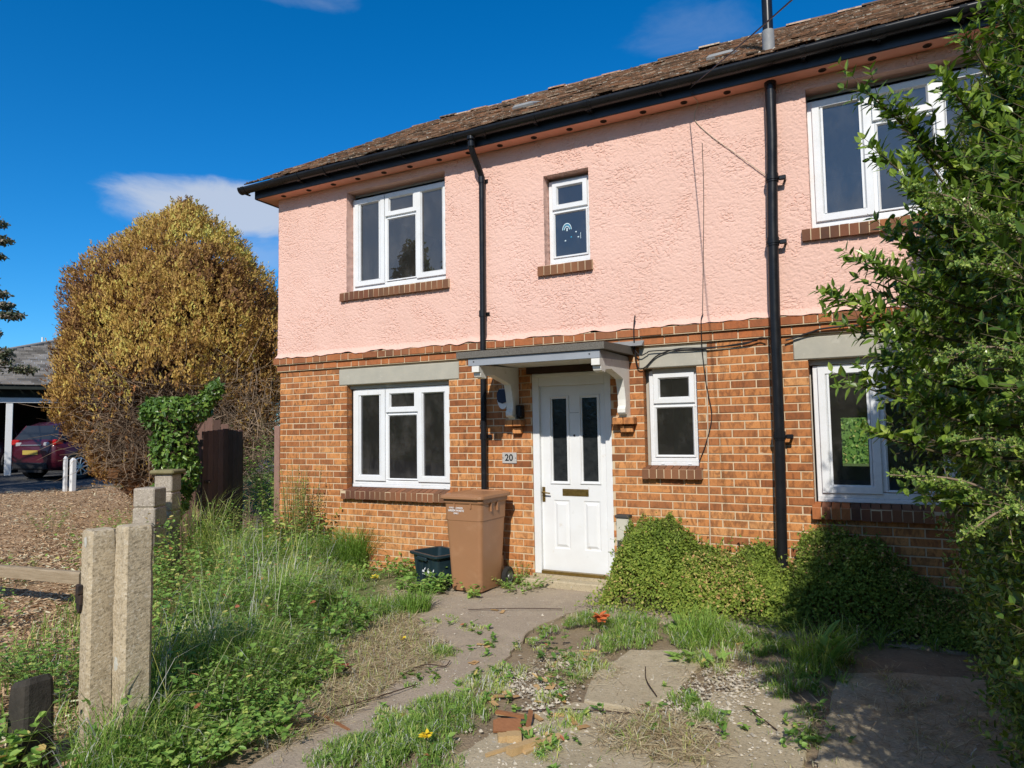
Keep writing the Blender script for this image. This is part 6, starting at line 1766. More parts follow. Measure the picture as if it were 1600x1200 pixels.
# ================================================================= DEAD GOLDEN CONIFER
gq = np.random.default_rng(401)
TC = np.array([-4.42, 1.84])
tz0 = float(gz(*TC))
con = plant('conifer_tree', 'large dome shaped half dead golden brown conifer left of the house', 'tree', (TC[0], TC[1], tz0))
ZP = [0.2, .6, .9, 1.4, 2.0, 2.4, 3.0, 3.6, 4.2, 4.6, 5.05, 5.35, 5.6, 5.8, 5.92]
RP = [.7, .9, 1.2, 1.58, 1.86, 1.97, 1.98, 1.90, 1.72, 1.46, 1.08, .78, .48, .22, .05]
def con_r(z, a):
    r = np.interp(z, ZP, RP)
    P = np.c_[r * np.cos(a), r * np.sin(a), z]
    return r * (1 + .045 * lump(P, 2.2, 411)) + .10 * lump(P, 4.2, 412) + .085 * lump(P, 9.5, 413) + .05 * lump(P, 17, 417)
n = 26000
z = np.interp(gq.random(n), np.cumsum(np.array([0] + [(RP[i] + RP[i + 1]) * math.hypot(ZP[i + 1] - ZP[i], RP[i + 1] - RP[i]) for i in range(14)])) / sum([(RP[i] + RP[i + 1]) * math.hypot(ZP[i + 1] - ZP[i], RP[i + 1] - RP[i]) for i in range(14)]), ZP)
a = gq.uniform(0, 6.2832, n)
dep = np.minimum(gq.exponential(.11, n), .7)
r = np.maximum(con_r(z, a) - dep - .04, .02)
P = np.c_[TC[0] + r * np.cos(a), TC[1] + r * np.sin(a), z]
od = np.c_[np.cos(a), np.sin(a), np.zeros(n)]
# the bald lower front: where the foliage has died away
front = np.cos(a - math.atan2(CAM[1] - TC[1], CAM[0] - TC[0]))
bald = np.clip((2.55 + .45 * lump(P, 1.6, 421) - z) / .7, 0, 1) * np.clip(front * 1.6 + .55, 0, 1)
ok = gq.random(n) > bald * .93
lm = lump(P, 5, 414) ; l2 = lump(P, 2.1, 415)
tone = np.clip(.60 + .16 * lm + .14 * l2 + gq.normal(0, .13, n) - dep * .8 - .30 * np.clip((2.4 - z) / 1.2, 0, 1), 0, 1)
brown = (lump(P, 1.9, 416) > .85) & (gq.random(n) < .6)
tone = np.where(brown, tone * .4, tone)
c1, c2_ = Geo(), Geo()
sel = np.where(ok)[0][:int(9600)]
PC, OC, TCo = P[sel], od[sel], tone[sel]
npl = 13
def plumes(g, PC, OC, T0, gq):
    m = len(PC)
    ax0 = unit(OC * gq.uniform(.15, .8, (m, 1)) + np.array([0, 0, 1.0]) + .28 * rvec(gq, m))
    hl = gq.uniform(.12, .30, m)[:, None]
    for k in range(npl):
        t = (k + gq.random(m)) / npl
        wd = (.075 * (1 - t) + .018)[:, None]
        Q = PC + ax0 * hl * (t[:, None] - .35) + rvec(gq, m) * wd
        leaves(g, Q, unit(ax0 + .55 * rvec(gq, m)), unit(OC + .7 * rvec(gq, m)), gq.uniform(.035, .085, m), gq.uniform(.016, .038, m), 'spray', np.clip(T0 + gq.normal(0, .10, m) + .16 * (t - .5), 0, 1))
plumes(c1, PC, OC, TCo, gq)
# side lump on the left and the untidy top
P3, d3 = None, None
def lumps(g, bl, n, seed, tl):
    gq = np.random.default_rng(seed)
    B = np.array(bl); k = gq.integers(0, len(B), n); d = rvec(gq, n)
    P = B[k, :3] + d * B[k, 3:4] * (1 - np.abs(gq.normal(0, .16, n)))[:, None] * (1 + .18 * lump(B[k, :3] + d * .6, 6, seed))[:, None]
    q_ = slice(0, n // 6)
    plumes(g, P[q_], unit(d[q_] * np.array([1, 1, .2])), np.clip(tl + .16 * lump(P, 5, seed + 1) + gq.normal(0, .12, n), 0, 1)[q_], gq)
lumps(c1, [(-5.22, .66, 3.70, .42), (-5.28, .58, 3.35, .36), (-5.12, .74, 3.95, .28)], 3200, 431, .42)
lumps(c1, [(-5.15, .95, 2.3, .46), (-5.25, .80, 1.75, .40), (-5.10, .95, 1.2, .38), (-5.25, .82, 2.75, .38)], 3400, 432, .22)
lumps(c1, [(-2.75, 2.0, 2.3, .55), (-2.6, 1.9, 1.7, .45), (-2.55, 2.2, 3.1, .5)], 3200, 433, .40)
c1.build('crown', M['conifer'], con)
# dead rusty sprays hanging in the bald part
n = 3600
z = gq.uniform(.5, 3.0, n); a = math.atan2(CAM[1] - TC[1], CAM[0] - TC[0]) + gq.normal(0, .75, n)
r = np.interp(z, ZP, RP) - gq.uniform(.15, .7, n)
P = np.c_[TC[0] + r * np.cos(a), TC[1] + r * np.sin(a), z]
okk = lump(P, 3.4, 441) > .1
P = P[okk]; m = len(P); a = a[okk]
leaves(c2_, P, unit(np.c_[np.cos(a), np.sin(a), np.full(m, -.6)] + .7 * rvec(gq, m)), rvec(gq, m), gq.uniform(.08, .17, m), gq.uniform(.04, .09, m), 'spray', gq.random(m))
c2_.build('dead_foliage', M['dead_spray'], con)
# tangle of bare twigs
tw = Geo()
n = 3400
z = np.clip(gq.normal(1.55, .62, n), .15, 3.0); a0 = math.atan2(CAM[1] - TC[1], CAM[0] - TC[0])
a = a0 + gq.normal(.12, .62, n)
r = np.interp(z, ZP, RP) - gq.uniform(.0, .55, n)
A = np.c_[TC[0] + r * np.cos(a), TC[1] + r * np.sin(a), z]
dirs = unit(np.c_[np.cos(a), np.sin(a), np.zeros(n)] * .35 + rvec(gq, n) * .9 + np.array([0, 0, .15]))
B = A + dirs * gq.uniform(.15, .75, n)[:, None]
twigs(tw, A, B, gq.uniform(.003, .007, n), .002, 0, gq.random(n), rvec(gq, n) * gq.uniform(0, .12, n)[:, None])
n = 420   # long limbs from the trunk out through the bald part
z = gq.uniform(.5, 3.4, n); a = a0 + gq.normal(0, .9, n)
r = np.interp(z, ZP, RP) * gq.uniform(.85, 1.05, n)
A = np.c_[np.full(n, TC[0]), np.full(n, TC[1]), z * .8]; B = np.c_[TC[0] + r * np.cos(a), TC[1] + r * np.sin(a), z]
twigs(tw, A, B, gq.uniform(.010, .024, n), .003, 0, gq.random(n) * .6, rvec(gq, n) * .12)
n = 1500   # thicket of bare stems between the conifer and the house corner
A = np.array([-2.55, 1.55, 1.45]) + gq.normal(0, 1, (n, 3)) * np.array([.55, .40, .55]); A[:, 2] = np.clip(A[:, 2], .1, 2.7)
B = A + unit(rvec(gq, n) + np.array([.1, -.2, .1])) * gq.uniform(.2, .8, n)[:, None]
twigs(tw, A, B, gq.uniform(.003, .007, n), .0018, 0, gq.random(n), rvec(gq, n) * gq.uniform(0, .14, n)[:, None])
tw.build('dead_twigs', M['twig'], con)
Geo().tube([(TC[0], TC[1], tz0 - .1), (TC[0] + .05, TC[1], 1.5), (TC[0] - .03, TC[1] + .05, 3.5), (TC[0], TC[1], 5.3)], [.24, .18, .11, .02], 10).build('trunk', M['bark'], con)
# dark inner limbs so that the crown is not hollow
gi = Geo()
n = 2600
z = gq.uniform(.6, 4.7, n); a = gq.uniform(0, 6.2832, n); r = np.interp(z, ZP, RP) * np.sqrt(gq.random(n)) * .78
P = np.c_[TC[0] + r * np.cos(a), TC[1] + r * np.sin(a), z]
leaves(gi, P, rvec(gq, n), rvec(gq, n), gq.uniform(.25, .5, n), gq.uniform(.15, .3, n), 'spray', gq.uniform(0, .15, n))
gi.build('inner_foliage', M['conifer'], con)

# ================================================================= TREE AT THE LEFT EDGE
gq = np.random.default_rng(501)
T2 = np.array([-9.9, -1.6]); z2 = float(gz(*T2))
tr = plant('broadleaf_tree', 'tree with silvery leaf sprays reaching into view at the left edge', 'tree', (T2[0], T2[1], z2))
w_ = Geo(); lf = Geo()
w_.tube([(T2[0], T2[1], z2 - .1), (T2[0] + .05, T2[1] + .1, 1.8), (T2[0] + .1, T2[1] + .3, 3.6), (T2[0] + .1, T2[1] + .4, 5.6), (T2[0], T2[1] + .3, 7.0)], [.22, .18, .13, .08, .02], 10)
tips = [(-8.55, .87, 5.95), (-8.50, .95, 5.62), (-8.58, .85, 5.30), (-8.50, 1.0, 4.30), (-8.40, 1.16, 4.12), (-8.55, .93, 4.55), (-8.50, 1.05, 3.35), (-8.58, .84, 3.75), (-8.32, 1.38, 3.02), (-8.50, 1.0, 3.18), (-8.62, .74, 4.80)]
for q in range(26):
    dv_ = rvec(gq, 1)[0]
    tips.append(tuple(np.array([T2[0] - .3, T2[1] - .1, 5.0]) + dv_ * np.array([2.3, 2.0, 2.2])))
allP = []
for i, tp in enumerate(tips):
    tp = np.array(tp)
    s0 = np.array([T2[0] + .1, T2[1] + .3, np.clip(tp[2] - gq.uniform(.2, .9), 2.2, 6.0)])
    mid_ = (s0 + tp) / 2 + np.array([0, 0, .18])
    w_.tube(curve_pts([s0, mid_, tp], 4), np.linspace(.04, .006, 9), 5)
    m = 420 if i < 11 else 520
    if i < 11:
        # flat layered sprays, 25 to 60 cm across, close to the tip
        ext = np.array([.26, .26, .085]); base = tp - unit(tp - s0) * .22
    else:
        ext = np.array([.75, .75, .45]); base = tp
    q = base + rvec(gq, m) * ext * gq.random((m, 1)) ** .45
    allP.append(q)
    k = gq.choice(m, m // 5)
    twigs(w_, np.tile(base, (len(k), 1)), q[k], .006, .002, 0, .3)
    if i < 11:      # foliage all along the limb as well
        t = gq.uniform(.15, .8, (420, 1))
        allP.append((1 - t) ** 2 * s0 + 2 * t * (1 - t) * mid_ + t * t * tp + rvec(gq, 420) * np.array([.22, .22, .10]) * gq.random((420, 1)) ** .5)
Pq = np.concatenate(allP); m = len(Pq)
leaves(lf, Pq, unit(rvec(gq, m) + np.array([0, 0, -.2])), unit(rvec(gq, m) + np.array([0, 0, .9])), gq.uniform(.04, .085, m), gq.uniform(.025, .05, m), 'oval', np.clip(gq.normal(.45, .25, m), 0, 1))
w_.build('trunk', M['bark'], tr); lf.build('crown', M['blossom'], tr)

# ================================================================= CARPORT BUILDING AND CARS
M['slate'] = pm('old grey roof tiles', (0.16, 0.145, 0.13), (0.24, 0.22, 0.195), 5, .9, .15, .3, 40, .01, c3=(0.30, 0.20, 0.13), s3=2.2, t3=(.62, .8), rvar=.45)
M['dark_board'] = pm('dark green black boarding', (0.020, 0.026, 0.022), (0.032, 0.038, 0.033), 4, .7, .2)
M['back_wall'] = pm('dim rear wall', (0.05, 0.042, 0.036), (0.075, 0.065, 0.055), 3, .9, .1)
CO = np.array([-14.45, 3.9, float(gz(-14.2, 4.35))])
ca = math.atan2(.885, .465)
Rx = np.array([[.465, -.885, 0], [.885, .465, 0], [0, 0, 1]])      # local x along the front, local y away from the camera
cxf = (Rx, CO)
cp = tag(empty('carport', CO), 'open fronted carport with white posts and a grey tiled hipped roof behind the conifer', 'carport')
g = Geo(); gq = np.random.default_rng(601)
for i in range(3): 
    x = (-3.4, 0.0, 3.6)[i]
    Geo().box(x - .08, x + .08, -.08, .08, -.1, 2.02, bev=.008).build('post', M['white_paint'], cp, xf=cxf)
Geo().box(-5, 5.2, -.10, .10, 2.021, 2.16).build('beam', M['white_paint'], cp, xf=cxf)
Geo().box(-5, 5.2, -.02, .05, 2.161, 2.50).box(-5.1, 5.3, -.42, -.30, 2.38, 2.53).build('fascia', M['dark_board'], cp, xf=cxf)
g = Geo().box(-5, 5.2, 5.4, 5.6, -.1, 2.6).box(-5.1, -4.95, .3, 5.4, -.1, 2.6).box(5.1, 5.3, .3, 5.4, -.1, 2.6).box(-5, 5.2, .06, 5.5, 2.44, 2.50)
g.build('wall', M['back_wall'], cp, xf=cxf)
Geo().box(.9, 1.7, 5.30, 5.39, 1.1, 2.0).build('window', M['room_pale'], cp, xf=cxf)
# tiled hip roof, courses of tiles
g = Geo()
E0 = np.array([-3.3, -.45, 2.50]); RG = np.array([2.6, 4.6, 4.75])
rows = 34
for r in range(rows):
    t0, t1 = r / rows, (r + 1) / rows
    y0, y1 = E0[1] + (RG[1] - E0[1]) * t0, E0[1] + (RG[1] - E0[1]) * t1
    z0_, z1_ = E0[2] + (RG[2] - E0[2]) * t0, E0[2] + (RG[2] - E0[2]) * t1
    xl = E0[0] + (RG[0] - E0[0]) * t0
    x = xl
    while x < 6.5:
        w = .24
        xa, xb = x, min(x + w - .006, 6.5)
        j = gq.normal(0, .006)
        g.add([(xa, y0 - .02, z0_ + .045 + j), (xb, y0 - .02, z0_ + .045 + j), (xb, y1, z1_ + .01), (xa, y1, z1_ + .01), (xa, y0 - .02, z0_ + .01), (xb, y0 - .02, z0_ + .01)], [[(0, 1, 2, 3), (4, 5, 1, 0)]], 0, gq.random())
        x += w
g.add([tuple(E0), tuple(RG), (-3.3, 9.6, 2.5)], [[(0, 2, 1)]], 0, .4)
g.tube([E0 + (0, 0, .04), RG + (0, 0, .04)], .06, 6, rnd=.9)
g.build('roof', M['slate'], cp, xf=cxf)
# far building glimpsed at the left edge
fbp = CAM[:2] + 42 * np.array([-math.sin(R(63.6)), math.cos(R(63.6))])
fb_ = tag(empty('far_building', (fbp[0], fbp[1], 0)), 'pale distant building with a reddish ridged roof and thin white mast at the left edge', 'building')
fx = (Rx, np.array([fbp[0], fbp[1], 0]))
M['far_blue'] = pm('pale distant wall', (0.40, 0.45, 0.52), (0.36, 0.41, 0.48), 1, .8, .2)
Geo().box(-8, 1.2, 0, 6, 0, 4.9).build('wall', M['far_blue'], fb_, xf=fx)
Geo().prism([(-.5, 4.9), (3, 6.3), (6.5, 4.9)], 'x', -8.3, 1.5).build('roof', M['far_blue'], fb_, xf=fx)
Geo().tube([(1.0, .4, 4.0), (1.0, .4, 6.7)], .05, 6).build('mast', M['white_paint'], fb_, xf=fx)

def carpaint():
    m, t, b = newmat('dark red car paint')
    setc(t, b, (0.065, 0.006, 0.016), .35, .4, .15)
    b.inputs['Coat Weight'].default_value = .45
    b.inputs['Coat Roughness'].default_value = .05
    return m
M['car'] = carpaint()
M['car_glass'] = pm('car glass', (0.012, 0.014, 0.017), None, rough=.04, spec=.6)
M['car_black'] = pm('black car plastic', (0.018, 0.018, 0.02), None, rough=.6)
M['alloy'] = pm('silver alloy', (0.55, 0.56, 0.58), None, rough=.3, metal=.8)
M['tail'] = pm('red lamp', (0.40, 0.012, 0.012), None, rough=.15, spec=.6)
M['clear_lamp'] = pm('clear lamp', (0.35, 0.36, 0.38), None, rough=.12, spec=.6)
M['plate_y'] = pm('yellow number plate', (0.42, 0.32, 0.07), None, rough=.4)
def make_car(label, loc, ang):
    """local x forward from the rear bumper, y to the left, z up"""
    o = tag(empty('parked_car', loc), label, 'car', 'cars parked at the carport')
    xf = (rotz(ang), np.array(loc))
    # lower body: stations (x, half width, sill z, belt z)
    st = [(0.00, .62, .40, .74), (.04, .74, .30, .90), (.12, .80, .26, 1.00), (.45, .845, .22, 1.02), (1.2, .86, .20, .99), (2.2, .86, .20, .96), (2.95, .85, .21, .93), (3.45, .80, .24, .84), (3.80, .70, .28, .70), (3.92, .52, .34, .60)]
    def sec(x, w, zs, zb):
        h_ = zb - zs
        half = [(w * .86, zs), (w * .97, zs + h_ * .12), (w, zs + h_ * .38), (w * .985, zs + h_ * .62), (w * .96, zs + h_ * .84), (w * .90, zs + h_ * .97), (w * .5, zb + .012)]
        return [(x, -y, z) for y, z in half] + [(x, y, z) for y, z in half[::-1]]
    g = Geo(); loft(g, [sec(*s) for s in st], smooth=True)
    # roof shell
    rs = [(.30, .60, 1.36), (.55, .62, 1.445), (1.1, .63, 1.475), (1.8, .62, 1.46), (2.15, .60, 1.42)]
    rr_ = [[(x, -w, z - .035), (x, -w * .8, z), (x, 0, z + .015), (x, w * .8, z), (x, w, z - .035), (x, 0, z - .05)] for x, w, z in rs]
    loft(g, rr_, smooth=True)
    for s in (-1, 1):     # pillars
        for P in ([(.16, .80, 1.0), (.32, .60, 1.35)], [(.95, .83, .99), (.98, .63, 1.43)], [(1.75, .83, .98), (1.72, .625, 1.43)], [(2.75, .80, .95), (2.12, .60, 1.40)]):
            g.tube([(p[0], s * p[1], p[2]) for p in P], .035, 6)
    g.build('body', M['car'], o, xf=xf)
    gh = [(.12, .79, 1.0, .60, .30, 1.36), (.70, .825, 1.0, .62, .65, 1.43), (1.75, .825, .98, .62, 1.72, 1.43), (2.80, .79, .945, .595, 2.12, 1.40)]
    gg = Geo()
    V = []
    for xb, wb, zb, wt, xt, zt in gh: V += [(xb, -wb, zb), (xt, -wt, zt), (xt, wt, zt), (xb, wb, zb)]
    gg.add(V, [[(k * 4 + i, k * 4 + i + 1, k * 4 + 5 + i, k * 4 + 4 + i) for k in range(3) for i in (0, 2)], [(0, 3, 2, 1), (12, 13, 14, 15)]])
    gg.build('windows', M['car_glass'], o, xf=xf)
    bp = Geo().box(-.035, .08, -.60, .60, .27, .44, bev=.03); bp.box(.0, .05, -.42, .42, .20, .30)
    bp.build('rear_bumper', M['car_black'], o, xf=xf)
    Geo().box(-.012, .03, -.27, .27, .635, .745, bev=.004).build('number_plate', M['plate_y'], o, xf=xf)
    Geo().box(.0, .10, -.36, .36, .855, .885, bev=.006).build('chrome_strip', M['alloy'], o, xf=xf)
    for s in (-1, 1):
        Geo().box(.055, .30, s * .67 - .11, s * .67 + .14 * (1 if s > 0 else 1), .86, 1.01, bev=.03).build('tail_lamp', M['tail'], o, xf=xf)
        Geo().box(.03, .10, s * .50 - .10, s * .50 + .10, .83, .94, bev=.02).build('reversing_lamp', M['clear_lamp'], o, xf=xf)
    for xw in (.66, 3.13):
        for s in (-1, 1):
            th = np.arange(28) * 2 * math.pi / 28
            yo = s * .865; yi = s * .66
            def ringw(y, r): return [(xw + r * math.cos(a), y, .315 + r * math.sin(a)) for a in th]
            g = Geo(); loft(g, [ringw(yi, .25), ringw(yi, .31), ringw(yo - s * .02, .315), ringw(yo, .295), ringw(yo + s * .004, .225), ringw(yo - s * .05, .215)])
            w = g.build('wheel', M['rubber'], o, xf=xf)
            g = Geo()
            loft(g, [ringw(yo + s * .005, .222), ringw(yo + s * .008, .205), ringw(yo - s * .02, .200)], cap0=False, cap1=False)
            for k in range(9):
                a = k * 2 * math.pi / 9
                g.tube([(xw + .03 * math.cos(a), yo - s * .01, .315 + .03 * math.sin(a)), (xw + .205 * math.cos(a), yo + s * .002, .315 + .205 * math.sin(a))], [.020, .013], 6)
            g.tube([(xw, yo - s * .02, .315), (xw, yo + s * .006, .315)], .045, 10)
            g.build('rim', M['alloy'], w, xf=xf)
            ar = Geo(); a2 = np.linspace(-.15, math.pi + .15, 16)
            V = [(xw + r_ * math.cos(q), yo + s * d, .315 + r_ * math.sin(q)) for d, r_ in ((-.06, .34), (.006, .345), (.006, .385), (-.03, .40)) for q in a2]
            ar.add(V, [[(k * 16 + i, k * 16 + i + 1, k * 16 + 17 + i, k * 16 + 16 + i) for k in range(3) for i in range(15)]])
            ar.build('wheel_arch', M['car_black'], o, xf=xf)
    return o
cz = float(gz(-11, 3))
make_car('dark red hatchback seen from the rear corner, in front of the white carport post', (-11.65, 3.02, float(gz(-11.6, 4.0))), R(97))
make_car('dark red car in deep shade inside the carport at the left edge', (-16.1, 3.6, float(gz(-15, 4.5))), R(118))
# white picket posts by the drive
wp = tag(empty('white_post', (-8.75, 2.35, float(gz(-8.75, 2.35)))), 'short white timber post pair at the drive edge in front of the car wheel', 'post')
zz_ = float(gz(-8.75, 2.35))
for (x, y, w, h0) in ((-8.78, 2.42, .10, .74), (-8.855, 2.30, .07, .78)):
    g = Geo(); 
    rg = [[(x + p[0] * s, y + p[1] * s, zz_ + z) for p in rrect(w, w, .01, 0, 1)] for z, s in ((-.1, 1), (h0 - .05, 1), (h0, .3))]
    loft(g, rg); g.build('post', M['white_paint'], wp)

# ================================================================= HEDGE ON THE RIGHT
gq = np.random.default_rng(701)
def shoots(sg, lg, A, B, K, L, Wd, tpl, gq, rr, sr=.0022, bendz=.05, tip_bias=0.0, pair=True):
    """leafy shoots with opposite leaf pairs"""
    N = len(A)
    bend = np.c_[np.zeros((N, 2)), np.linalg.norm(B - A, axis=1) * bendz * gq.uniform(.2, 1.5, N)]
    twigs(sg, A, B, sr, sr * .5, 0, gq.random(N), bend)
    mid = (A + B) / 2 + 2 * bend
    phase = gq.uniform(0, 6.283, N)
    for k in range(K):
        t = np.clip((k + .5 + .3 * gq.standard_normal(N)) / K, .05, 1)[:, None] ** (1 - tip_bias)
        P = (1 - t) ** 2 * A + 2 * t * (1 - t) * mid + t * t * B
        T = unit(2 * (1 - t) * (mid - A) + 2 * t * (B - mid))
        ref = np.where(np.abs(T[:, 2:3]) < .9, np.array([[0, 0, 1.0]]), np.array([[1.0, 0, 0]]))
        s1 = unit(np.cross(T, ref)); s2 = np.cross(T, s1)
        ang = phase + k * 1.5708 + gq.normal(0, .25, N)
        sd = s1 * np.cos(ang)[:, None] + s2 * np.sin(ang)[:, None]
        fade = (1.1 - .45 * t[:, 0])
        for sgn in ((1, -1) if pair else (1,)):
            ax = unit(T * .55 + sd * sgn + .25 * rvec(gq, N) + np.array([0, 0, .12]))
            nr = unit(T * .9 - .25 * sd * sgn + np.array([0, 0, .75]) + .30 * rvec(gq, N))
            rn = np.clip(rr[0] + (rr[1] - rr[0]) * (gq.random(N) * .7 + .3 * t[:, 0]), 0, 1)
            leaves(lg, P, ax, nr, L * fade * gq.uniform(.7, 1.2, N), Wd * fade * gq.uniform(.75, 1.2, N), tpl, rn)
hz = [0, .5, 1.0, 1.5, 2.0, 2.4, 2.7, 3.0, 3.4, 3.8, 4.2]
hx = [7.26, 7.24, 7.21, 7.15, 7.05, 7.04, 7.16, 7.28, 7.46, 7.66, 7.95]
def hedge_x(y, z):
    x = np.interp(z, hz, hx)
    P = np.c_[np.zeros(len(y)), y, z]
    x = x + .09 * lump(P, 3.2, 711) + .05 * lump(P, 7.5, 712)
    x = x + .22 * sm(-2.0, -.6, y) + .10 * sm(-4.4, -5.2, y)
    return x
hd = plant('privet_hedge', 'tall leafy privet hedge filling the right edge in front of the house', 'hedge', (7.6, -3.0, 0))
sg, lg = Geo(), Geo()
n = 7000
y = gq.uniform(-5.3, -.45, n); z = gq.uniform(.05, 4.15, n)
okz = z < np.interp(y, [-5.3, -4.8, -4.45, -4.2, -1.2, -.45], [1.3, 1.7, 2.4, 4.15, 4.15, 3.4])
y, z = y[okz], z[okz]; n = len(y)
x = hedge_x(y, z)
dp = np.minimum(gq.exponential(.16, n), .6)
B = np.c_[x + dp, y, z]
sl_ = np.interp(z, hz, np.gradient(hx, hz))
od = unit(np.c_[-np.ones(n), gq.normal(0, .45, n), .25 + .9 * np.maximum(sl_, 0) + gq.normal(0, .30, n)])
B = B + od * gq.uniform(-.04, .14, n)[:, None] * (gq.random(n) < .6)[:, None]
A = B - od * gq.uniform(.18, .32, n)[:, None] - np.array([0, 0, .05])
shoots(sg, lg, A, B, 7, .053, .023, 'lance', gq, (.05, .97), .0014)
# top and hidden right-hand mass
n = 2600
y = gq.uniform(-5.3, -.5, n); zt = np.interp(y, [-5.3, -4.8, -4.45, -4.2, -1.2, -.45], [1.3, 1.7, 2.4, 4.3, 4.3, 3.5]); x = gq.uniform(7.45, 9.0, n)
top = np.minimum(zt, 4.25 - .1 * lump(np.c_[x, y, x], 3, 721) - .3 * np.maximum(0, 7.95 - x) * 3)
B = np.c_[x, y, top - np.minimum(gq.exponential(.2, n), .8)]
od = unit(np.c_[gq.normal(-.1, .4, n), gq.normal(0, .4, n), np.ones(n)])
shoots(sg, lg, B - od * .3, B, 6, .055, .024, 'lance', gq, (.0, .9))
# inner leaf mass that closes the hedge
n = 26000
y = gq.uniform(-5.3, -.5, n); z = gq.uniform(.0, 4.1, n)
okz = z < np.interp(y, [-5.3, -4.8, -4.45, -4.2, -1.2, -.45], [1.2, 1.6, 2.3, 4.1, 4.1, 3.3])
y, z = y[okz], z[okz]; n = len(y)
x = np.minimum(hedge_x(y, z) + .22 + gq.exponential(.35, n), 9.0)
leaves(lg, np.c_[x, y, z], rvec(gq, n), rvec(gq, n), gq.uniform(.05, .09, n), gq.uniform(.03, .045, n), 'lance', gq.uniform(0, .4, n))
# unseen leaf mass added on the right to block skylight and deepen the shade
n = 14000
x = gq.uniform(8.3, 11.0, n); y = gq.uniform(-5.4, -.4, n); z = gq.uniform(2.5, 6.2, n)
kk = z < np.minimum(6.2, 3.6 + 2.6 * (x - 8.2))
leaves(lg, np.c_[x, y, z][kk], rvec(gq, kk.sum()), rvec(gq, kk.sum()), gq.uniform(.12, .20, kk.sum()), gq.uniform(.07, .11, kk.sum()), 'lance', gq.uniform(0, .5, kk.sum()))
# branches that stick out of the face
arms = [((7.25, -3.75, 2.30), (6.83, -4.05, 2.69)), ((7.2, -3.8, 2.2), (6.86, -4.06, 2.47)), ((7.2, -3.7, 2.2), (6.92, -4.0, 2.60)), ((7.2, -3.8, 1.95), (6.80, -4.08, 2.12)), ((7.15, -3.85, 1.85), (6.72, -4.08, 2.01)), ((7.15, -3.8, 1.8), (6.77, -4.06, 1.91)),
        ((7.2, -3.8, 1.7), (6.85, -4.1, 1.80)), ((7.15, -3.85, 1.62), (6.78, -4.1, 1.73)), ((7.2, -3.9, 1.5), (6.83, -4.1, 1.57)), ((7.2, -3.9, 1.6), (6.93, -4.1, 1.66)), ((7.35, -3.7, 2.5), (7.12, -4.0, 2.80)), ((7.3, -3.7, 2.45), (7.06, -4.05, 2.64)),
        ((7.4, -3.7, 2.6), (7.20, -4.0, 2.9)), ((7.2, -3.8, 2.15), (6.93, -4.05, 2.34)), ((7.2, -3.6, 2.05), (6.89, -3.9, 2.24)), ((7.15, -3.6, 1.95), (6.84, -3.95, 2.05)), ((7.3, -3.5, 2.35), (7.0, -3.9, 2.52)), ((7.25, -3.4, 2.2), (6.98, -3.8, 2.30)), ((7.2, -3.7, 1.35), (6.95, -4.0, 1.38))]
for a, b in arms:
    a, b = np.array(a), np.array(b)
    sg.tube(curve_pts([a, (a + b) / 2 + (0, 0, -.02), b], 3), [.006, .005, .005, .004, .004, .003, .002], 5)
    m = 20
    t = np.linspace(.15, 1.0, m)[:, None]
    A = a + (b - a) * t
    od = unit((b - a)[None] * np.array([1.0]) / np.linalg.norm(b - a) + .75 * rvec(gq, m) + np.array([0, 0, .35]))
    od[-1] = unit((b - a) + np.array([0, 0, .1]))
    shoots(sg, lg, A, A + od * gq.uniform(.06, .14, m)[:, None], 5, .052, .022, 'lance', gq, (.25, .97), .0013)
sg.tube([(7.75, -4.3, -.1), (7.7, -4.2, 1.5), (7.8, -4.1, 3.2)], [.05, .04, .015], 7); sg.tube([(7.8, -2.6, -.1), (7.75, -2.7, 1.7), (7.9, -2.5, 3.6)], [.06, .04, .015], 7)
M['hedge_twig'] = pm('hedge twigs', (0.075, 0.060, 0.035), (0.12, 0.10, 0.055), 9, .8, .15)
sg.build('stem', M['hedge_twig'], hd); lg.build('foliage', M['privet'], hd)
# arching small leaved shrub growing out of the hedge face
ln = plant('honeysuckle_shrub', 'arching sunlit sprays of tiny leaves growing out of the shaded hedge face', 'shrub', (7.45, -4.35, 0))
sg, lg = Geo(), Geo()
arcs = [((7.133, -4.457, 1.399), (6.828, -4.577, 1.49)), ((7.163, -4.462, 1.521), (6.95, -4.584, 1.567)), ((7.157, -4.461, 1.416), (6.964, -4.585, 1.345)), ((7.196, -4.469, 1.701), (7.033, -4.593, 1.758)),
        ((7.172, -4.464, 1.702), (6.963, -4.585, 1.718)), ((7.192, -4.468, 1.626), (7.045, -4.595, 1.643)), ((7.209, -4.472, 1.522), (7.064, -4.598, 1.556)), ((7.152, -4.46, 1.765), (6.94, -4.58, 1.763)),
        ((7.095, -4.451, 2.088), (6.90, -4.579, 2.185)), ((7.142, -4.459, 2.047), (6.95, -4.582, 2.127)), ((7.161, -4.462, 1.934), (6.98, -4.583, 1.983)), ((7.188, -4.467, 2.007), (7.049, -4.595, 2.073)), ((7.2, -4.47, 1.36), (7.051, -4.596, 1.412))]
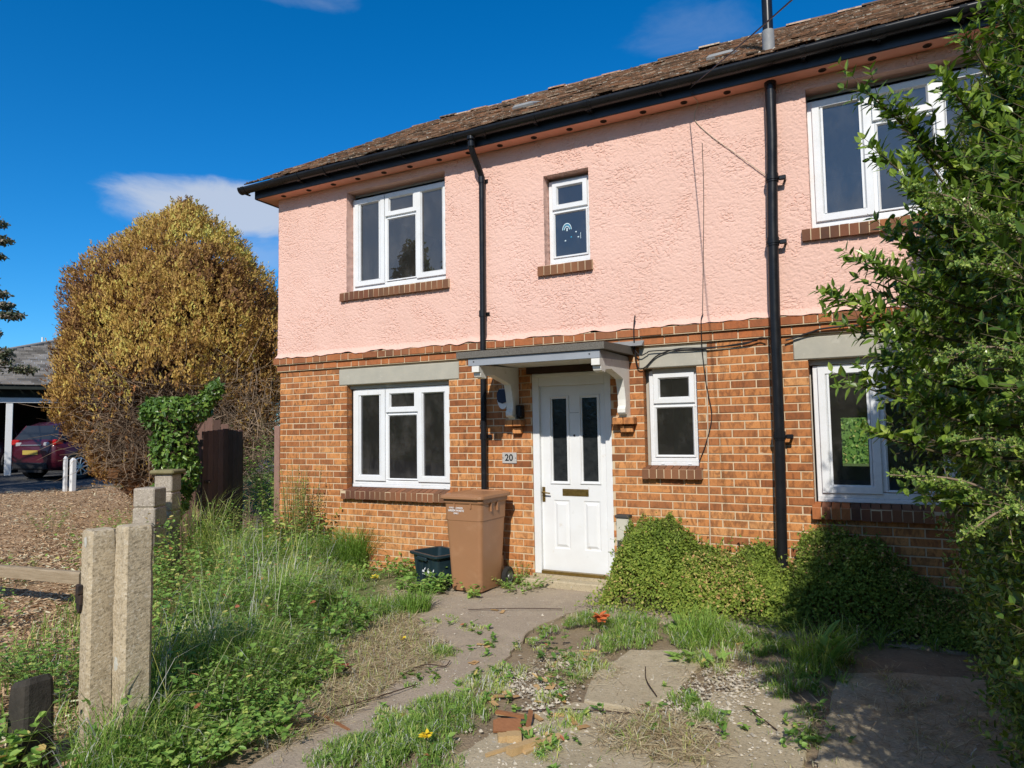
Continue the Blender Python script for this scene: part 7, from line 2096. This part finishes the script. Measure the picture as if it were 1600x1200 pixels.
for a, b in arcs:
    a, b = np.array(a), np.array(b)
    c = curve_pts([a, (a + b) / 2 + (0, 0, .03), b], 5)
    sg.tube(c, np.linspace(.005, .0015, len(c)), 5)
    m = 26
    t = np.linspace(.08, .97, m)[:, None]
    A = (1 - t) ** 2 * a + 2 * t * (1 - t) * ((a + b) / 2 + np.array([0, 0, .03])) + t * t * b
    od = unit(unit(b - a) * .9 + rvec(gq, m) * np.array([.9, .9, .7]) + np.array([0, 0, .25]))
    shoots(sg, lg, A, A + od * (gq.uniform(.03, .11, m) * (1.1 - .8 * t[:, 0]))[:, None], 7, .0135, .0085, 'small', gq, (.15, 1.0), .0009, .05)
    m = 40
    t = np.linspace(.05, 1.0, m)[:, None]
    A = (1 - t) ** 2 * a + 2 * t * (1 - t) * ((a + b) / 2 + np.array([0, 0, .03])) + t * t * b
    for s in (-1, 1):
        leaves(lg, A, unit(unit(b - a) * .6 + s * np.array([.2, .8, .3]) + .3 * rvec(gq, m)), unit(np.array([-.3, -.2, .8]) + .4 * rvec(gq, m)), gq.uniform(.011, .016, m), gq.uniform(.007, .010, m), 'oval', gq.uniform(.2, 1, m))
sg.tube([(7.5, -4.35, -.1), (7.40, -4.40, .8), (7.22, -4.45, 1.4), (7.2, -4.45, 2.1)], [.03, .02, .012, .005], 6)
sg.build('stem', M['twig'], ln); lg.build('foliage', M['lonicera'], ln)

# ================================================================= ACROSS THE ROAD (seen only in the window glass)
def simple_tree(label, x, y, h0, blobs, n, seed, mat='privet'):
    gq = np.random.default_rng(seed)
    o = plant('street_tree', label, 'tree', (x, y, 0), 'trees across the road')
    Geo().tube([(x, y, -.1), (x + .1, y, h0 * .4), (x, y + .1, h0 * .8)], [.3, .22, .08], 8).build('trunk', M['bark'], o)
    g = Geo(); blob_leaves(g, blobs, n, 'oval', .34, .24, gq, (0, .5), .25, .3, 0, 1.2, seed)
    g.build('crown', M[mat], o)
simple_tree('tall narrow tree across the road mirrored in the middle upper left pane', -17.0, -26, 12.6, [(-17.0, -26, 6.5, 1.4, 1.4, 3.5), (-16.6, -26, 9.4, 1.5, 1.4, 2.6), (-17.4, -26, 8.2, 1.1, 1.1, 2.2), (-16.6, -26, 11.6, .8, .8, 1.2)], 5200, 801)
simple_tree('second tree across the road mirrored in the right upper left pane', -13.3, -26.5, 12.8, [(-13.3, -26.5, 6.8, 1.7, 1.5, 3.8), (-13.2, -26.5, 10.0, 1.6, 1.4, 2.6), (-13.2, -26.5, 12.0, .9, .9, 1.1)], 5200, 802)
gq = np.random.default_rng(811)
sh = plant('reflection_hedge', 'long tall hedge added across the road to darken the window reflections', 'hedge', (-2, -15.5, 0))  # hedge added so the lower panes mirror something dark, not sky
g = Geo()
g.box(-34, 24, -16.6, -15.2, -.05, 3.3)
n = 16000
P = np.c_[gq.uniform(-34, 24, n), -15.2 + gq.normal(0, .14, n), gq.uniform(0, 3.6, n)]
leaves(g, P, rvec(gq, n), unit(rvec(gq, n) + np.array([0, 1, .3])), gq.uniform(.10, .22, n), gq.uniform(.08, .15, n), 'oval', gq.uniform(0, .6, n))
g.build('foliage', M['privet'], sh)
# back garden hedge, glimpsed right through the room
bh = plant('garden_hedge', 'back garden hedge glimpsed through the house from window to window', 'hedge', (5, 24, 0))
g = Geo(); g.box(-6, 16, 24, 25, -.05, 1.9)
n = 9000
P = np.c_[gq.uniform(-6, 16, n), 24 + gq.normal(0, .12, n), gq.uniform(0, 2.2, n)]
leaves(g, P, rvec(gq, n), unit(rvec(gq, n) + np.array([0, -1, .3])), gq.uniform(.08, .18, n), gq.uniform(.06, .12, n), 'oval', gq.uniform(.2, 1, n))
g.build('foliage', M['weed'], bh)
# unseen shrub added outside the frame to shade the stump
os_ = plant('shade_shrub', 'unseen leafy shrub added by the pavement to shade the dark stump', 'shrub', (2.65, -6.1, 0))
g = Geo(); blob_leaves(g, [(2.60, -6.1, .55, .50, .4, .55), (2.75, -6.05, .95, .34, .3, .40), (2.35, -6.15, .9, .35, .3, .4)], 3800, 'oval', .07, .05, gq, (0, .8), .2)
g.build('foliage', M['privet'], os_)
Geo().tube([(2.6, -6.1, -.05), (2.62, -6.1, .6), (2.7, -6.1, 1.0)], [.03, .02, .008], 6).build('stem', M['bark'], os_)
